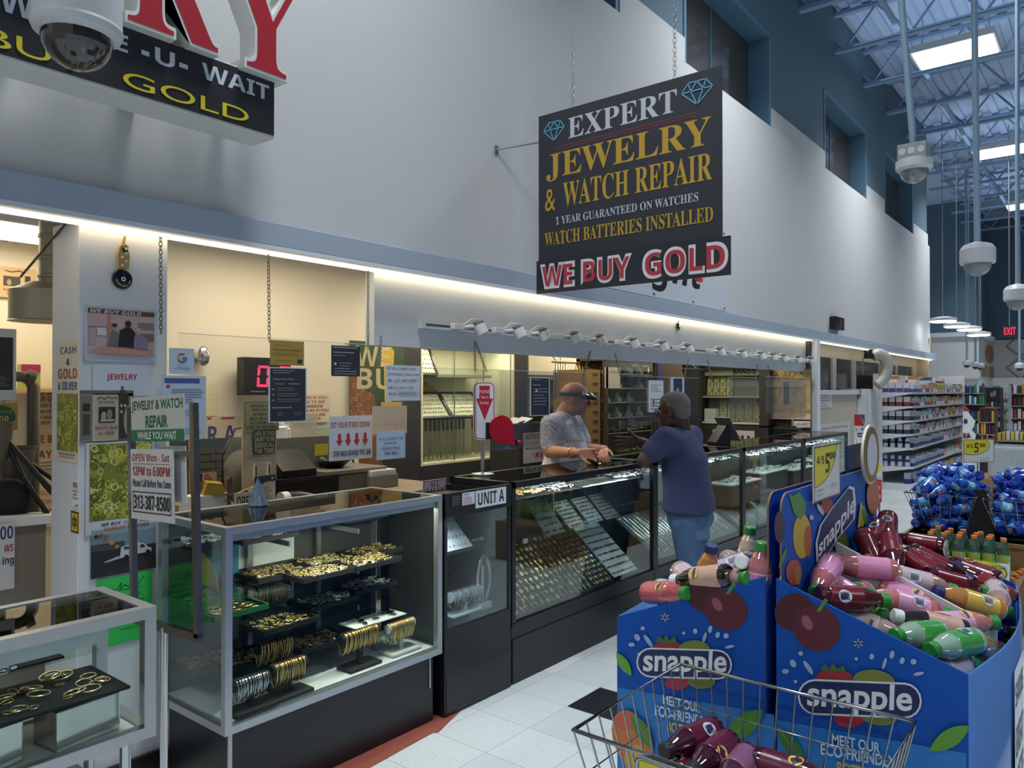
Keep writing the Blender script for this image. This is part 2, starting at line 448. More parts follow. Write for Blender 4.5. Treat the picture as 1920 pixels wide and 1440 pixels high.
for i in range(7):
    for j in range(2):
        cx, cz, hw, hh = -2.35 + i * .78, 2.25 + j * .66, .36, .33
        q = [(cx - hw, cz), (cx, cz - hh), (cx + hw, cz), (cx, cz + hh)]
        for a in range(4):
            p0, p1 = q[a], q[(a + 1) % 4]; o.cyl((p0[0], 27.385, p0[1]), (p1[0], 27.385, p1[1]), .02, DIA, n=4)
struct('trim_4', o)
# shop interior
CT = mat('#d8d2c2', .8, 0, .04, 30)
b = MB(); b.bb(-6.2, -3.3, -4.5, 9.9, 2.43, 2.5, CT)
for i in range(12):
    b.bb(-6.2, -3.3, -4.5 + i * 1.22, -4.48 + i * 1.22, 2.422, 2.43, WHITE)
for x in (-4.6, -5.2): b.bb(x, x + .02, -4.5, 9.9, 2.422, 2.43, WHITE)
struct('ceiling_shop', b)
b = MB(); b.bb(-5.3, -5.1, -4.5, 1.9, 0, 2.43, CREAM); struct('wall_shop_near', b)
b = MB(); b.bb(-5.1, -4.3, 1.88, 1.98, 0, 2.43, CREAM); struct('wall_shop_side', b)
b = MB(); b.bb(-4.98, -4.8, 1.98, 9.75, 0, 2.43, CREAM); struct('wall_shop_back', b)
b = MB(); b.bb(-4.8, -4.3, 1.98, 3.75, 0, 2.43, CREAM); struct('wall_shop_workbench', b)
b = MB(); b.bb(-4.98, -3.0, 9.62, 9.78, 0, 2.3, SHOPGREY); struct('wall_shop_end', b)
b = MB(); b.bb(-3.12, -3.05, 2.64, 9.8, 1.79, 2.195, HEADW); struct('wall_header', b)
b = MB(); b.bb(-3.05, -2.93, 9.68, 9.8, 0, 2.195, HEADW); struct('wall_end_post', b)
COLM = mat('#dcdfe4', .6, 0, .02, 2); COLS = mat('#d8cfc4', .65, 0, .02, 2)
b = MB(); b.bb(-3.3, -3.05, 1.195, 1.535, 0, 2.2, COLM); struct('column', b, .004)
b = MB(); b.bb(-3.05, -3.03, 1.19, 1.54, 0, .1, BLACK); struct('baseboard_column', b)
# booth wall under the far part of the ledge
b = MB(); b.bb(-3.45, -3.25, 9.8, 17.5, 0, 2.3, mat('#cfc8b6', .7, 0, .02, 2)); b.bb(-3.3, -3.05, 17.3, 17.5, 0, 2.3, mat('#d9cdb5', .7, 0, .02, 2)); struct('wall_booth', b)
BP = mat('#23252a', .12, 0, .3, 2); BFR = mat('#c9cbcb', .5, 0, .03, 5)
for k, (y0, y1) in enumerate([(9.9, 11.3), (11.45, 12.35), (12.5, 14.0), (14.1, 15.2), (15.3, 16.6)]):
    o = MB(); o.bb(-3.25, -3.2, y0 - .05, y0, 1.5, 2.02, BFR); o.bb(-3.25, -3.2, y1, y1 + .05, 1.5, 2.02, BFR); o.bb(-3.25, -3.21, y0, y1, 1.5, 1.54, BFR)
    t = struct('window_%d' % (k + 6), o); p = MB(); p.bb(-3.25, -3.235, y0, y1, 1.54, 2.02, BP); p.build('pane', t)
b = MB(); b.bb(6.6, 6.8, -5, 34, 0, 6.9, mat('#5a5f68', .7, 0, .3, 3)); struct('unseen_dark_wall', b)  # added out of view to block side light and darken the glass reflections
# other outer walls that the photo does not show stay open to the store air
# ---------------------------------------------------------------- ceiling lamps
for i, (x, y) in enumerate(PANELS):
    row = ['over the aisle by the white wall', 'over the next aisle', 'over the far aisle'][i // 6]
    t = thing('ceiling_light', 'rectangular ceiling light %s, %s along the row' % (row, ['first', 'second', 'third', 'fourth', 'fifth', 'sixth'][i % 6]), 'ceiling light', (x, y, 6.2), 0, 'rectangular ceiling lights')
    q = MB(); q.bb(-.5, .5, -.36, .36, 0, .09, WHITE); q.build('housing', t)
    q = MB(); q.bb(-.47, .47, -.33, .33, -.012, 0, glow('#f4f9ff', 4)); q.build('diffuser', t)
    for a in (-.4, .4):
        q = MB(); q.cyl((a, 0, .09), (a, 0, .66), .006, STEEL, n=5); q.build('hanger', t)
for i, (x, y) in enumerate(SHOP):
    t = thing('ceiling_light', 'warm panel light in the shop ceiling ' + ['beside the column', 'behind the hanging review sheets', 'over the dark end panel of the cabinets', 'above the bald man behind the counter', 'by the end wall with the bands case'][i], 'ceiling light', (x, y, 2.43), 0, 'shop ceiling lights')
    q = MB(); q.bb(-.28, .28, -.55, .55, -.03, 0, WHITE); q.build('frame', t)
    q = MB(); q.bb(-.26, .26, -.53, .53, -.034, -.03, glow('#fff0d0', 3)); q.build('diffuser', t)
# ================================================================ show cases
def wb(t):
    m = MB(); m.M = Matrix.Translation(-Vector(t.location)); return m
ALU = mat('#b9bdc0', .38, .85, .06, 25); VELVET = mat('#131417', .9, 0, .2, 80); SHEETW = mat('#dfe3e6', .5, 0, .03, 10); SILK = mat('#c9cbc6', .6, 0, .05, 10)
GOLDS = [GOLD, mat('#e8d3a0', .3, 1, .1, 50), mat('#d4b070', .3, 1, .1, 50)]
SILVERS = [SILVER, mat('#bfc3c6', .25, 1, .1, 50), WHITEP]
def case_frame(t, x0, x1, y0, y1, z0, z1, m, g=.028, back=True):
    """glass box on a metal frame: x1 is the customers' side"""
    f = wb(t)
    for x in (x0 + g / 2, x1 - g / 2):
        for y in (y0 + g / 2, y1 - g / 2): f.box((x, y, (z0 + z1) / 2), (g, g, z1 - z0 - 2 * g), m)
    for z in (z0 + g / 2, z1 - g / 2):
        for x in (x0 + g / 2, x1 - g / 2): f.box((x, (y0 + y1) / 2, z), (g, y1 - y0, g), m)
        for y in (y0 + g / 2, y1 - g / 2): f.box(((x0 + x1) / 2, y, z), (x1 - x0 - 2 * g, g, g), m)
    f.build('frame', t)
    p = wb(t); p.bb(x1 - .012, x1 - .007, y0 + g, y1 - g, z0 + g, z1 - g, GLASS2); p.build('front_glass', t)
    p = wb(t); p.bb(x0 + g, x1 - g, y0 + .007, y0 + .012, z0 + g, z1 - g, GLASS2); p.build('end_glass', t)
    p = wb(t); p.bb(x0 + g, x1 - g, y0 + g, y1 - g, z1 - .008, z1 - .002, GLASS); p.build('top_glass', t)
def ring_mesh(r, th, m, n=12):
    q = MB(); q.tube([(r * math.cos(2 * PI * i / n), r * math.sin(2 * PI * i / n), 0) for i in range(n)], th, m, 5, True); return q
HOOPS = {}
def hoop(x, y, z, r, kind, label, group, tilt=None):
    key = (kind, round(r, 3))
    if key not in HOOPS:
        o = ring_mesh(r, r * .11, GOLDS[len(HOOPS) % 3] if kind == 'gold' else SILVER).build('hoop_earring'); HOOPS[key] = o
    else:
        o = HOOPS[key].copy(); COL.objects.link(o)
    o.location = (x, y, z + r * .1); o.rotation_euler = tilt or (random.uniform(-.18, .18), random.uniform(-.18, .18), random.uniform(0, 3))
    return tag(o, label, 'earring', group)
def heap(name, label, cx, cy, z, sx, sy, n, mats, r=(.006, .013), lift=.012, tags=0):
    q = MB()
    for i in range(n):
        x, y = random.uniform(-sx, sx), random.uniform(-sy, sy); rr = random.uniform(*r)
        R = Matrix.Rotation(random.uniform(0, 3), 3, 'Z') @ Matrix.Rotation(random.uniform(-.6, .6), 3, 'X')
        c = Vector((x, y, rr * .55 + random.uniform(0, lift)))
        q.tube([c + R @ Vector((rr * math.cos(2 * PI * k / 8), rr * .75 * math.sin(2 * PI * k / 8), 0)) for k in range(8)], rr * .2, random.choice(mats), 4, True)
        if tags and i % tags == 0:
            q.box((x, y, lift * .8), (.012, .016, .001), WHITEP, R)
    o = q.build(name, loc=(cx, cy, z)); o['kind'] = 'stuff'; o['label'] = label; o['category'] = 'jewelry'
    return o
def tray(cx, cy, z, label, sx=.085, sy=.13, m=BLACKF, group='jewelry trays in the glass case'):
    t = thing('jewelry_tray', label, 'tray', (cx, cy, z), 0, group)
    q = MB(); q.bb(-sx, sx, -sy, sy, 0, .006, m)
    for a in (-1, 1): q.bb(a * sx - .003, a * sx + .003, -sy, sy, 0, .02, m); q.bb(-sx, sx, a * sy - .003, a * sy + .003, 0, .02, m)
    q.build('tray_body', t)
    q = MB(); q.bb(-sx + .006, sx - .006, -sy + .006, sy - .006, .006, .0075, VELVET); q.build('velvet_pad', t)
    return t
# --- long aluminium case
CX0, CX1, CY0, CY1 = -2.995, -2.5, 1.474, 2.584
t = thing('display_case', 'long aluminium-framed glass jewelry case on a black base', 'display case', (-2.75, 2.03, 0))
case_frame(t, CX0, CX1, CY0, CY1, .313, 1.058, ALU)
q = wb(t); q.bb(CX0 + .03, CX1 - .03, CY0 + .03, CY1 - .03, 0, .312, BLACK); q.build('base', t, bevel=.003)
q = wb(t); q.bb(CX1 - .036, CX1 - .028, CY0 + .03, CY0 + .045, 0, .312, STEEL); q.build('corner_trim', t); q = wb(t); q.bb(CX1 - .03, CX1 - .024, CY1 - .06, CY1 - .052, .16, .312, STEEL); q.build('corner_trim', t)
q = wb(t); q.bb(CX0 + .012, CX0 + .02, CY0 + .028, CY1 - .028, .342, 1.03, mat('#4b4f52', .3, 0, .1, 4)); q.bb(CX0 + .02, CX0 + .024, CY0 + .2, CY0 + .62, .78, .93, SHEETW); q.bb(CX0 + .02, CX0 + .024, CY0 + .25, CY0 + .62, .6, .7, SHEETW); q.build('sliding_door', t)
q = wb(t); q.bb(CX0 + .03, CX1 - .03, CY0 + .03, CY1 - .03, .341, .347, SHEETW); q.build('deck', t)
q = wb(t); q.bb(CX1 - .05, CX1 - .012, CY0 + .03, CY1 - .03, 1.005, 1.03, ALU); q.bb(CX1 - .055, CX1 - .05, CY0 + .4, CY1 - .12, 1.003, 1.012, glow('#fff0a8', 6)); q.build('light_bar', t)
area('case_light', (CX1 - .06, (CY0 + CY1) / 2 + .1, 1.0), (.03, .8), 4.5, (1, .93, .72))
q = wb(t)
for y in (CY0 + .38, CY0 + .74):
    q.bb(CX0 + .03, CX0 + .05, y - .012, y + .012, .347, 1.03, STEEL)
    for z in (.447, .592, .752, .932): q.bb(CX0 + .04, CX1 - .16, y - .004, y + .004, z - .02, z, STEEL)
q.build('bracket_post', t)
for z, xf in ((.932, .27), (.752, .12), (.592, .12), (.447, .1)):
    q = wb(t); q.bb(CX0 + .03, CX1 - xf, CY0 + .03, CY1 - .03, z, z + .006, GLASS2); q.build('glass_shelf', t)
lv = {'top': .939, 'upper': .759, 'middle': .599, 'lower': .454}
trays = [  # x, y, level, heap style, label
 (-2.86, 1.62, 'top', 's', 'black tray of silver rings against the back of the top glass shelf'),
 (-2.79, 1.80, 'top', 's', 'black tray of silver rings, front one on the top glass shelf'),
 (-2.86, 2.36, 'top', 'g', 'black tray of gold rings at the lit far end of the top glass shelf'),
 (-2.84, 1.90, 'upper', 't', 'black tray of tagged gold pieces in front of the white back sheet'),
 (-2.70, 2.02, 'upper', 't', 'black tray of tagged gold pieces, front middle of the upper shelf'),
 (-2.86, 2.18, 'upper', 't', 'black tray of tagged gold pieces, back middle of the upper shelf'),
 (-2.70, 2.30, 'upper', 't', 'black tray of tagged gold pieces, front far part of the upper shelf'),
 (-2.86, 2.46, 'upper', 'g', 'dark tray of gold rings in the unlit far corner of the upper shelf'),
 (-2.68, 1.82, 'middle', 'h', 'black tray of thick gold hoops at the front of the middle shelf'),
 (-2.80, 2.13, 'middle', 's', 'black tray of silver pieces on the middle shelf'),
 (-2.86, 2.42, 'middle', 's', 'dark tray of silver pieces at the far end of the middle shelf'),
 (-2.88, 1.63, 'lower', 'h', 'black tray of gold bangles near the column side of the lower shelf'),
 (-2.79, 1.74, 'lower', 'h', 'long black tray of mixed gold hoops hanging over the lower shelf edge'),
 (-2.74, 2.04, 'lower', 'h', 'black tray of small gold hoops beside the bracelet stand')]
for x, y, l, st, lb in trays:
    z = lv[l]; tray(x, y, z, lb)
    if st == 'h':
        heap('small_gold', 'small gold pieces between the hoops in the ' + lb, x, y, z + .008, .066, .11, 80, GOLDS, (.005, .01), .008)
        for i in range(28):
            hoop(x + random.uniform(-.062, .062), y + random.uniform(-.108, .108), z + .009 + random.uniform(0, .01), random.choice((.011, .014, .018)), 'gold', 'gold hoop lying in the ' + lb.split(' at ')[0].split(' near')[0].split(' beside')[0].split(' hanging')[0], 'hoops in the ' + lb)
    else:
        heap('silver_ring' if st == 's' else 'gold_ring', 'heap of %s in the %s' % ('silver rings' if st == 's' else 'gold pieces with white tags' if st == 't' else 'gold rings', lb.split(' of ')[0] + ' ' + lb[lb.find(',') + 2 if ',' in lb else lb.find(' in ') + 1 if ' in ' in lb else lb.find(' on ') + 1 if ' on ' in lb else lb.find(' at ') + 1:]),
             x, y, z + .008, .065, .108, 150, SILVERS if st == 's' else GOLDS, tags=3 if st == 't' else 0)
GREEN = mat('#1c6b34', .8, 0, .1, 60)
for x, y, lb in ((-2.86, 1.60, 'green velvet tray of long gold hoops, the one behind'), (-2.68, 1.60, 'green velvet tray of long gold hoops, the front one')):
    tray(x, y, .7 if x > -2.8 else .72, lb, .08, .115, GREEN)
    for i in range(15):
        hoop(x + random.uniform(-.06, .06), y + random.uniform(-.09, .09), (.7 if x > -2.8 else .72) + .009 + random.uniform(0, .008), random.choice((.016, .02, .024)), 'gold', 'gold hoop in the ' + lb, 'hoops in the ' + lb)
# bracelet stands
BRAC = {}
def bracelet(x, y, z, m, key, lab, grp, rz, r=.027, drop=.07):
    k = (key, round(r, 3))
    if k not in BRAC:
        q = MB(); pts = []
        for i in range(14):
            a = 2 * PI * i / 14
            pts.append((math.cos(a) * r, 0, math.sin(a) * r if math.sin(a) > 0 else math.sin(a) * drop))
        q.tube(pts, .0022, m, 5, True, flat=1.7)
        BRAC[k] = o = q.build('bracelet')
    else:
        o = BRAC[k].copy(); COL.objects.link(o)
    o.location = (x, y, z); o.rotation_euler = (random.uniform(-.1, .1), 0, rz + random.uniform(-.12, .12))
    return tag(o, lab, 'bracelet', grp)
def stand(cx, cy, z, L, h, m, label, mats, n, grp, r=.022, key='gold', base=(.05, .09)):
    t = thing('bracelet_stand', label, 'jewelry stand', (cx, cy, z))
    q = MB(); q.bb(-base[0], base[0], -base[1], base[1], 0, .016, m); q.build('base', t, bevel=.006)
    q = MB(); q.bb(-.011, .011, -.011, .011, .016, h - r, m); q.build('post', t)
    q = MB(); q.cyl((0, -L / 2, h), (0, L / 2, h), r, m, n=16); q.build('bar', t)
    for i in range(n):
        u = -L / 2 + .012 + (L - .03) * i / max(1, n - 1)
        bracelet(cx, cy + u, z + h - .002, random.choice(mats), key + str(i % 4), '%s bracelet hung on the %s' % (key, label), grp, 0, r + .004, drop=random.choice((.048, .058, .066)))
stand(-2.57, 1.62, .347, .15, .105, BLACKF, 'low black stand at the near corner of the case', SILVERS[:2], 17, 'bracelets on the low black stand', key='silver')
stand(-2.575, 1.79, .347, .16, .115, BLACKF, 'black stand with a wide foot beside the low one', GOLDS, 22, 'bracelets on the wide-footed stand')
stand(-2.6, 2.17, .347, .21, .14, BLACKF, 'tall black stand in the middle of the white deck', GOLDS, 28, 'bracelets on the tall black stand')
stand(-2.6, 2.41, .347, .16, .12, SILK, 'cream stand at the far corner of the case', GOLDS, 22, 'bracelets on the cream stand')
stand(-2.68, 1.80, .347, .17, .175, BLACKF, 'high black bar behind the wide-footed stand', GOLDS, 20, 'bracelets on the high black bar', base=(.03, .05))
stand(-2.82, 1.86, .6, .2, .11, BLACKF, 'black bar on the middle glass shelf', GOLDS, 20, 'bracelets on the middle shelf bar')
q = MB(); q.bb(-.06, .06, -.15, .15, 0, .004, WHITEP)
for i in range(14):
    q.box((random.uniform(-.05, .05), random.uniform(-.13, .13), .008), (.02, .03, .006), SILVER, Matrix.Rotation(random.uniform(0, 3), 3, 'Z'))
tag(q.build('earring_card', loc=(-2.66, 2.3, .51)), 'white card of silver clips above the tall bracelet stand', 'card')
# blue and yellow picture at the end of the case, green tray tint behind
q = MB(); q.bb(0, .005, 0, .2, 0, .16, mat('#2f7f9e', .5, 0, .1, 8)); q.prism([(0.0, 0.0)] * 1 + [(.19 * math.cos(a / 10 * PI / 2), .14 * math.sin(a / 10 * PI / 2)) for a in range(11)], -.001, .0, mat('#e0c04a', .5, 0, .1, 8))
o = q.build('picture_card', loc=(-2.955, 1.6, .77)); tag(o, 'blue and yellow picture card standing at the column end of the case', 'card')
# --- low glass case at the near left
t = thing('display_case', 'small glass case on chrome legs in front of the white column', 'display case', (-1.86, .2, 0))
LX0, LX1, LY0, LY1 = -2.0, -1.724, -.7, .845
case_frame(t, LX0, LX1, LY0, LY1, .762, 1.058, ALU, .026)
q = wb(t); q.bb(LX0 + .026, LX1 - .026, LY0 + .026, LY1 - .026, .775, .781, SILK); q.build('deck', t)
q = wb(t); q.bb(LX1 - .03, LX1 - .012, LY0, LY1 - .1, 1.0, 1.035, ALU); q.build('light_bar', t)
q = wb(t); q.bb(LX0 + .03, LX0 + .12, LY0, LY1 - .06, .935, .941, GLASS2); q.build('glass_shelf', t)
q = wb(t); q.bb(LX0 + .026, LX0 + .04, LY1 - .3, LY1 - .27, .78, 1.03, STEEL); q.build('bracket_post', t)
for y in (LY1 - .05, LY0 + .1):
    for x in (LX1 - .04, LX0 + .04):
        q = wb(t); q.cyl((x, y, 0), (x, y, .765), .012, CHROME); q.build('leg', t)
q = wb(t); q.bb(LX0 + .02, LX1 - .05, LY0 + .05, LY1 - .08, .3, .66, mat('#8d939a', .5, .2, .05, 5)); q.build('lower_cabinet', t)
FOIL = mat('#d9d6d2', .16, .95, .12, 6, bump=.25)
for i, (y, lb) in enumerate(((.715, 'silver foil box under the black board, next to the case corner'), (.52, 'silver foil box under the second black board, by the picture edge'))):
    q = MB(); q.bb(-.05, .05, -.07, .07, 0, .088, FOIL)
    tag(q.build('foil_box', loc=(-1.82, y, .781), rotz=.12, bevel=.004), lb, 'box', 'foil boxes in the small case')
for i, (y, z, hy, lb) in enumerate(((.66, .872, .145, 'black board of large gold hoops on a foil box in the small case'), (.33, .872, .15, 'black board of gold hoops at the edge of the picture in the small case'))):
    q = MB(); q.bb(-.105, .105, -hy, hy, 0, .006, VELVET)
    tag(q.build('display_board', loc=(-1.868, y, z)), lb, 'board')
    for k in range(28):
        hoop(-1.868 + random.uniform(-.08, .085), y + random.uniform(-hy + .03, hy - .03), z + .008 + random.uniform(0, .006), random.choice((.009, .012, .016, .022)), 'gold', 'gold hoop lying on the ' + lb.replace(' in the small case', '').replace(' of the picture', ''), 'hoops on the ' + lb)
q = MB(); q.bb(-.045, .045, -.16, .16, 0, .005, VELVET); tag(q.build('display_board', loc=(-1.925, .55, .941)), 'black board of small hoops on the glass shelf of the small case', 'board')
for k in range(12): hoop(-1.925 + random.uniform(-.03, .03), .55 + random.uniform(-.14, .14), .949, random.choice((.011, .015)), 'gold', 'gold hoop on the board of the small glass shelf', 'hoops on the small shelf board')
heap('silver_ring', 'heap of silver pieces under the top glass of the small case', -1.86, .45, .96, .05, .14, 90, SILVERS)
# --- unit A
UY0, UY1 = 2.6, 3.1
t = thing('display_case', 'narrow black case with the UNIT A plate', 'display case', (-2.72, 2.85, 0))
q = wb(t); q.bb(-2.95, -2.5, UY0, UY1, 0, .415, BLACK)
q.bb(-2.505, -2.496, UY0 + .01, UY1 - .01, .02, .2, BLACK); q.build('base', t, bevel=.003)
[wb(t).bb(-2.95, -2.5, y, y + .02, .415, 1.03, BLACK).build('side_panel', t) for y in (UY0, UY1 - .02)]
q = wb(t); q.bb(-2.95, -2.93, UY0 + .02, UY1 - .02, .415, 1.0, mat('#22252b', .5, 0, .1, 6)); q.build('back_panel', t)
q = wb(t); q.bb(-2.52, -2.495, UY0, UY1, .945, 1.062, BLACK); q.build('header_board', t, bevel=.002)
q = wb(t); q.bb(-2.95, -2.52, UY0, UY1, .985, 1.0, BLACK); q.build('top_panel', t)
q = wb(t); q.bb(-2.506, -2.5, UY0 + .02, UY1 - .02, .415, .945, GLASS2); q.build('front_glass', t)
q = wb(t); q.bb(-2.93, -2.6, UY0 + .02, UY1 - .02, .735, .743, mat('#2a2e33', .3, 0, .1, 6)); q.build('shelf', t)
q = wb(t); q.bb(-2.55, -2.54, UY0 + .022, UY0 + .03, .45, .93, glow('#dfeaff', 9)); q.bb(-2.91, -2.9, UY0 + .06, UY0 + .065, .5, .93, glow('#dfeaff', 5)); q.build('led_strip', t)
area('unit_led', (-2.6, UY0 + .05, .9), (.3, .05), 2.0, (.85, .92, 1), (0, -.3, 0))
sign('nameplate', 'white plate reading UNIT A in black capitals', 'sign', (892, 921), (949, 943), ('x', -2.493), [('t', 'UNIT A', .5, .5, .86, .72, '#111111')], th=.002)
sign('notice_card', 'white card with small red and blue print beside the unit plate', 'notice', (867, 925), (890, 944), ('x', -2.493), [('t', 'Expert', .35, .16, .5, .2, '#2255aa'), ('l', .08, .38, .92, .9, 6, '#c04040')], th=.002)
sign('notice_card', 'small black card with grey print on the narrow case header', 'notice', (846, 929), (866, 948), ('x', -2.493), [('l', .08, .15, .92, .85, 6, '#7a7f88')], bg='#14161b', th=.002)
stand(-2.62, 2.87, .416, .22, .1, SHEETW, 'white stand in the narrow black case', SILVERS[:2], 13, 'bracelets on the white stand', key='silver', base=(.04, .12), r=.026)
q = MB()
for k in range(3):
    q.tube([(.0, .045 * math.sin(2 * PI * i / 24) * (1 + k * .12), .15 + (.1 + .012 * k) * math.cos(2 * PI * i / 24)) for i in range(24)], .003, SILVER, 5, True)
q.bb(-.03, .02, -.04, .04, 0, .03, SHEETW); q.cyl((-.01, 0, .03), (-.01, 0, .22), .006, SHEETW)
tag(q.build('necklace_stand', loc=(-2.6, 3.0, .416)), 'silver necklaces hung on a thin white stand', 'necklace')
def board(name, label, c, w, L, slope, m, deco, cat='jewelry board', rz=0):
    """slanted board: its top edge leans away from the customers; deco adds to the mesh builder in board coordinates"""
    t = thing(name, label, cat, c, rot=(0, slope, rz))
    q = MB(); q.bb(-L / 2, L / 2, -w / 2, w / 2, -.008, 0, m); q.build('board', t)
    q = MB(); deco(q, w, L); o = q.build('earrings' if cat == 'jewelry board' else 'jewelry', t); o['kind'] = 'stuff'
    return t
def studs(rows, cols, mats, r=.006):
    def f(q, w, L):
        for i in range(rows):
            for j in range(cols):
                if random.random() < .93:
                    q.ball((-L / 2 + L * (i + .5) / rows, -w / 2 + w * (j + .5) / cols, .003), random.uniform(.7, 1.2) * r, random.choice(mats), 6, 4)
                    if random.random() < .5: q.box((-L / 2 + L * (i + .5) / rows + .007, -w / 2 + w * (j + .5) / cols, .002), (.008, .003, .003), mats[0])
    return f
board('earring_board', 'white slanted card of silver earrings in the narrow black case', (-2.68, 2.82, .82), .2, .2, .75, SHEETW, studs(4, 7, SILVERS[:2], .006))
heap('silver_ring', 'silver pieces lying on the shelf of the narrow black case', -2.72, 3.0, .745, .07, .06, 60, SILVERS)
# --- long counter of four glass units
CB = [3.11, 4.69, 6.26, 7.84, 9.4]
names = ['first counter unit with the black panelled base beside the unit plate', 'second counter unit, the one the man in blue leans on', 'third counter unit behind the price sign and drink display', 'last counter unit by the white end post']
for k in range(4):
    y0, y1 = CB[k], CB[k + 1]; x0, x1 = -2.95, -2.5
    m = BLACK if k == 0 else mat('#3b3d40', .35, .6, .08, 20)
    t = thing('glass_counter', names[k], 'display counter', (-2.72, (y0 + y1) / 2, 0), 0, 'glass counter units')
    q = wb(t); q.bb(x0, x1 - .01, y0 + .004, y1 - .004, 0, .3, BLACK); q.bb(x1 - .012, x1 - .004, y0 + .01, y1 - .01, .012, .24, BLACK); q.build('base', t, bevel=.003)
    q = wb(t); g = .03
    for y in (y0 + g / 2 + .002, y1 - g / 2 - .002):
        q.box((x1 - g / 2, y, .68), (g, g, .72), m); q.box((x0 + g / 2, y, .68), (g, g, .72), m)
    q.bb(x1 - g, x1, y0, y1, 1.035, 1.067, m); q.bb(x0, x0 + g, y0, y1, 1.035, 1.067, m); q.bb(x0, x1, y0, y0 + g, 1.035, 1.067, m); q.bb(x0, x1, y1 - g, y1, 1.035, 1.067, m)
    q.bb(x1 - g, x1, y0, y1, .3, .325, m); q.build('frame', t)
    q = wb(t); q.bb(x0 + g, x1 - g, y0 + g, y1 - g, 1.059, 1.066, GLASS); q.build('top_glass', t)
    q = wb(t); q.bb(x1 - .016, x1 - .01, y0 + g, y1 - g, .325, 1.035, GLASS2); q.build('front_glass', t)
    if k in (0, 3):
        q = wb(t)
        if k == 0: q.bb(x0 + g, x1 - g, y0 + .004, y0 + .012, .3, 1.035, BLACK); q.build('end_panel', t)
        else: q.bb(x0 + g, x1 - g, y1 - .012, y1 - .006, .3, 1.035, GLASS2); q.build('end_glass', t)
    q = wb(t); q.bb(x0 + .004, x0 + .012, y0 + g, y1 - g, .3, 1.035, mat('#26282c', .4, 0, .1, 4) if k < 2 else mat('#4a4d50', .4, 0, .1, 4)); q.build('sliding_door', t)
    q = wb(t); q.bb(x0 + g, x1 - .03, y0 + g, y1 - g, .955, .961, GLASS2); q.build('glass_shelf', t)
    if k < 2: q = wb(t); q.bb(x0 + g, x1 - .26, y0 + g, y1 - g, .69, .696, GLASS2); q.build('glass_shelf', t)
    q = wb(t); q.bb(x0 + g, x1 - .02, y0 + g, y1 - g, .3, .306, mat('#3c3f43', .7, 0, .1, 20)); q.build('deck', t)
    q = wb(t); q.bb(x1 - .05, x1 - .035, y0 + .1, y1 - .1, 1.03, 1.036, glow('#eef4ff', 3)); q.build('led_strip', t)
    area('counter_led', (x1 - .06, (y0 + y1) / 2, 1.025), (.02, 1.3), 3.0, (.9, .95, 1))
# first unit: chains on velvet, boards, pendants
for i, (y, lb, mm) in enumerate(((3.32, 'gold chains in loose coils on the black velvet, nearest the unit plate', GOLDS), (3.66, 'silver chains on the black velvet beside the gold coils', SILVERS), (4.5, 'silver bracelets on velvet under the customer\'s elbow', SILVERS))):
    heap('chain_heap', lb, -2.66, y, .965, .11, .15, 130, mm, (.008, .02), .02)
    q = MB(); q.bb(-.13, .13, -.17, .17, 0, .004, VELVET); tag(q.build('velvet_pad', loc=(-2.66, y, .961)), 'black velvet pad under the ' + lb.split(',')[0].split(' in loose')[0].split(' on ')[0], 'pad')
CHN = None
for i in range(22):
    y = 3.84 + i * .024
    if CHN is None:
        q = MB(); q.tube([(.1, 0, .004), (.05, .003, .007), (0, -.003, .006), (-.06, .003, .007), (-.12, 0, .004)], .004, SILVER, 5); CHN = o = q.build('chain_necklace')
    else: o = CHN.copy(); COL.objects.link(o)
    o.location = (-2.62, y, .964); o.rotation_euler = (0, 0, random.uniform(-.1, .1))
    tag(o, 'flat chain necklace laid straight across the top shelf of the first counter', 'necklace', 'straight chains on the first counter shelf')
q = MB(); q.tube([(0, 0, 0), (.003, .002, -.06), (0, 0, -.115)], .006, GOLD, 5); tag(q.build('gold_chain', loc=(-2.53, 3.52, .965)), 'gold chain hanging over the front edge of the top shelf', 'chain')
GB = mat('#9aa0a6', .6, 0, .05, 20)
board('earring_board', 'long grey slanted board of earring studs below the gold chains', (-2.68, 3.63, .83), .19, .3, .9, GB, studs(7, 8, [mat('#5a5a60', .4, .6, .1, 20), SILVER, mat('#7a6a4a', .4, .6, .1, 20)], .007))
for i, y in enumerate((3.95, 4.17, 4.38)):
    board('earring_board', 'small grey slanted board of studs, ' + ['beside the long grey board', 'middle one of three', 'last one toward the man in blue'][i], (-2.72, y, .775), .18, .2, .8, GB, studs(7, 9, [mat('#8a7448', .4, .6, .1, 20), mat('#6a6a70', .4, .6, .1, 20)], .0065), rz=.05)
q = MB(); q.bb(-.03, .03, -.05, .05, 0, .035, mat('#1d2c44', .4, 0, .1, 10)); q.bb(.0305, .032, -.04, .0, .004, .03, WHITEP); tag(q.build('ring_box', loc=(-2.62, 3.36, .697)), 'dark blue ring box on the middle shelf of the first counter', 'box')
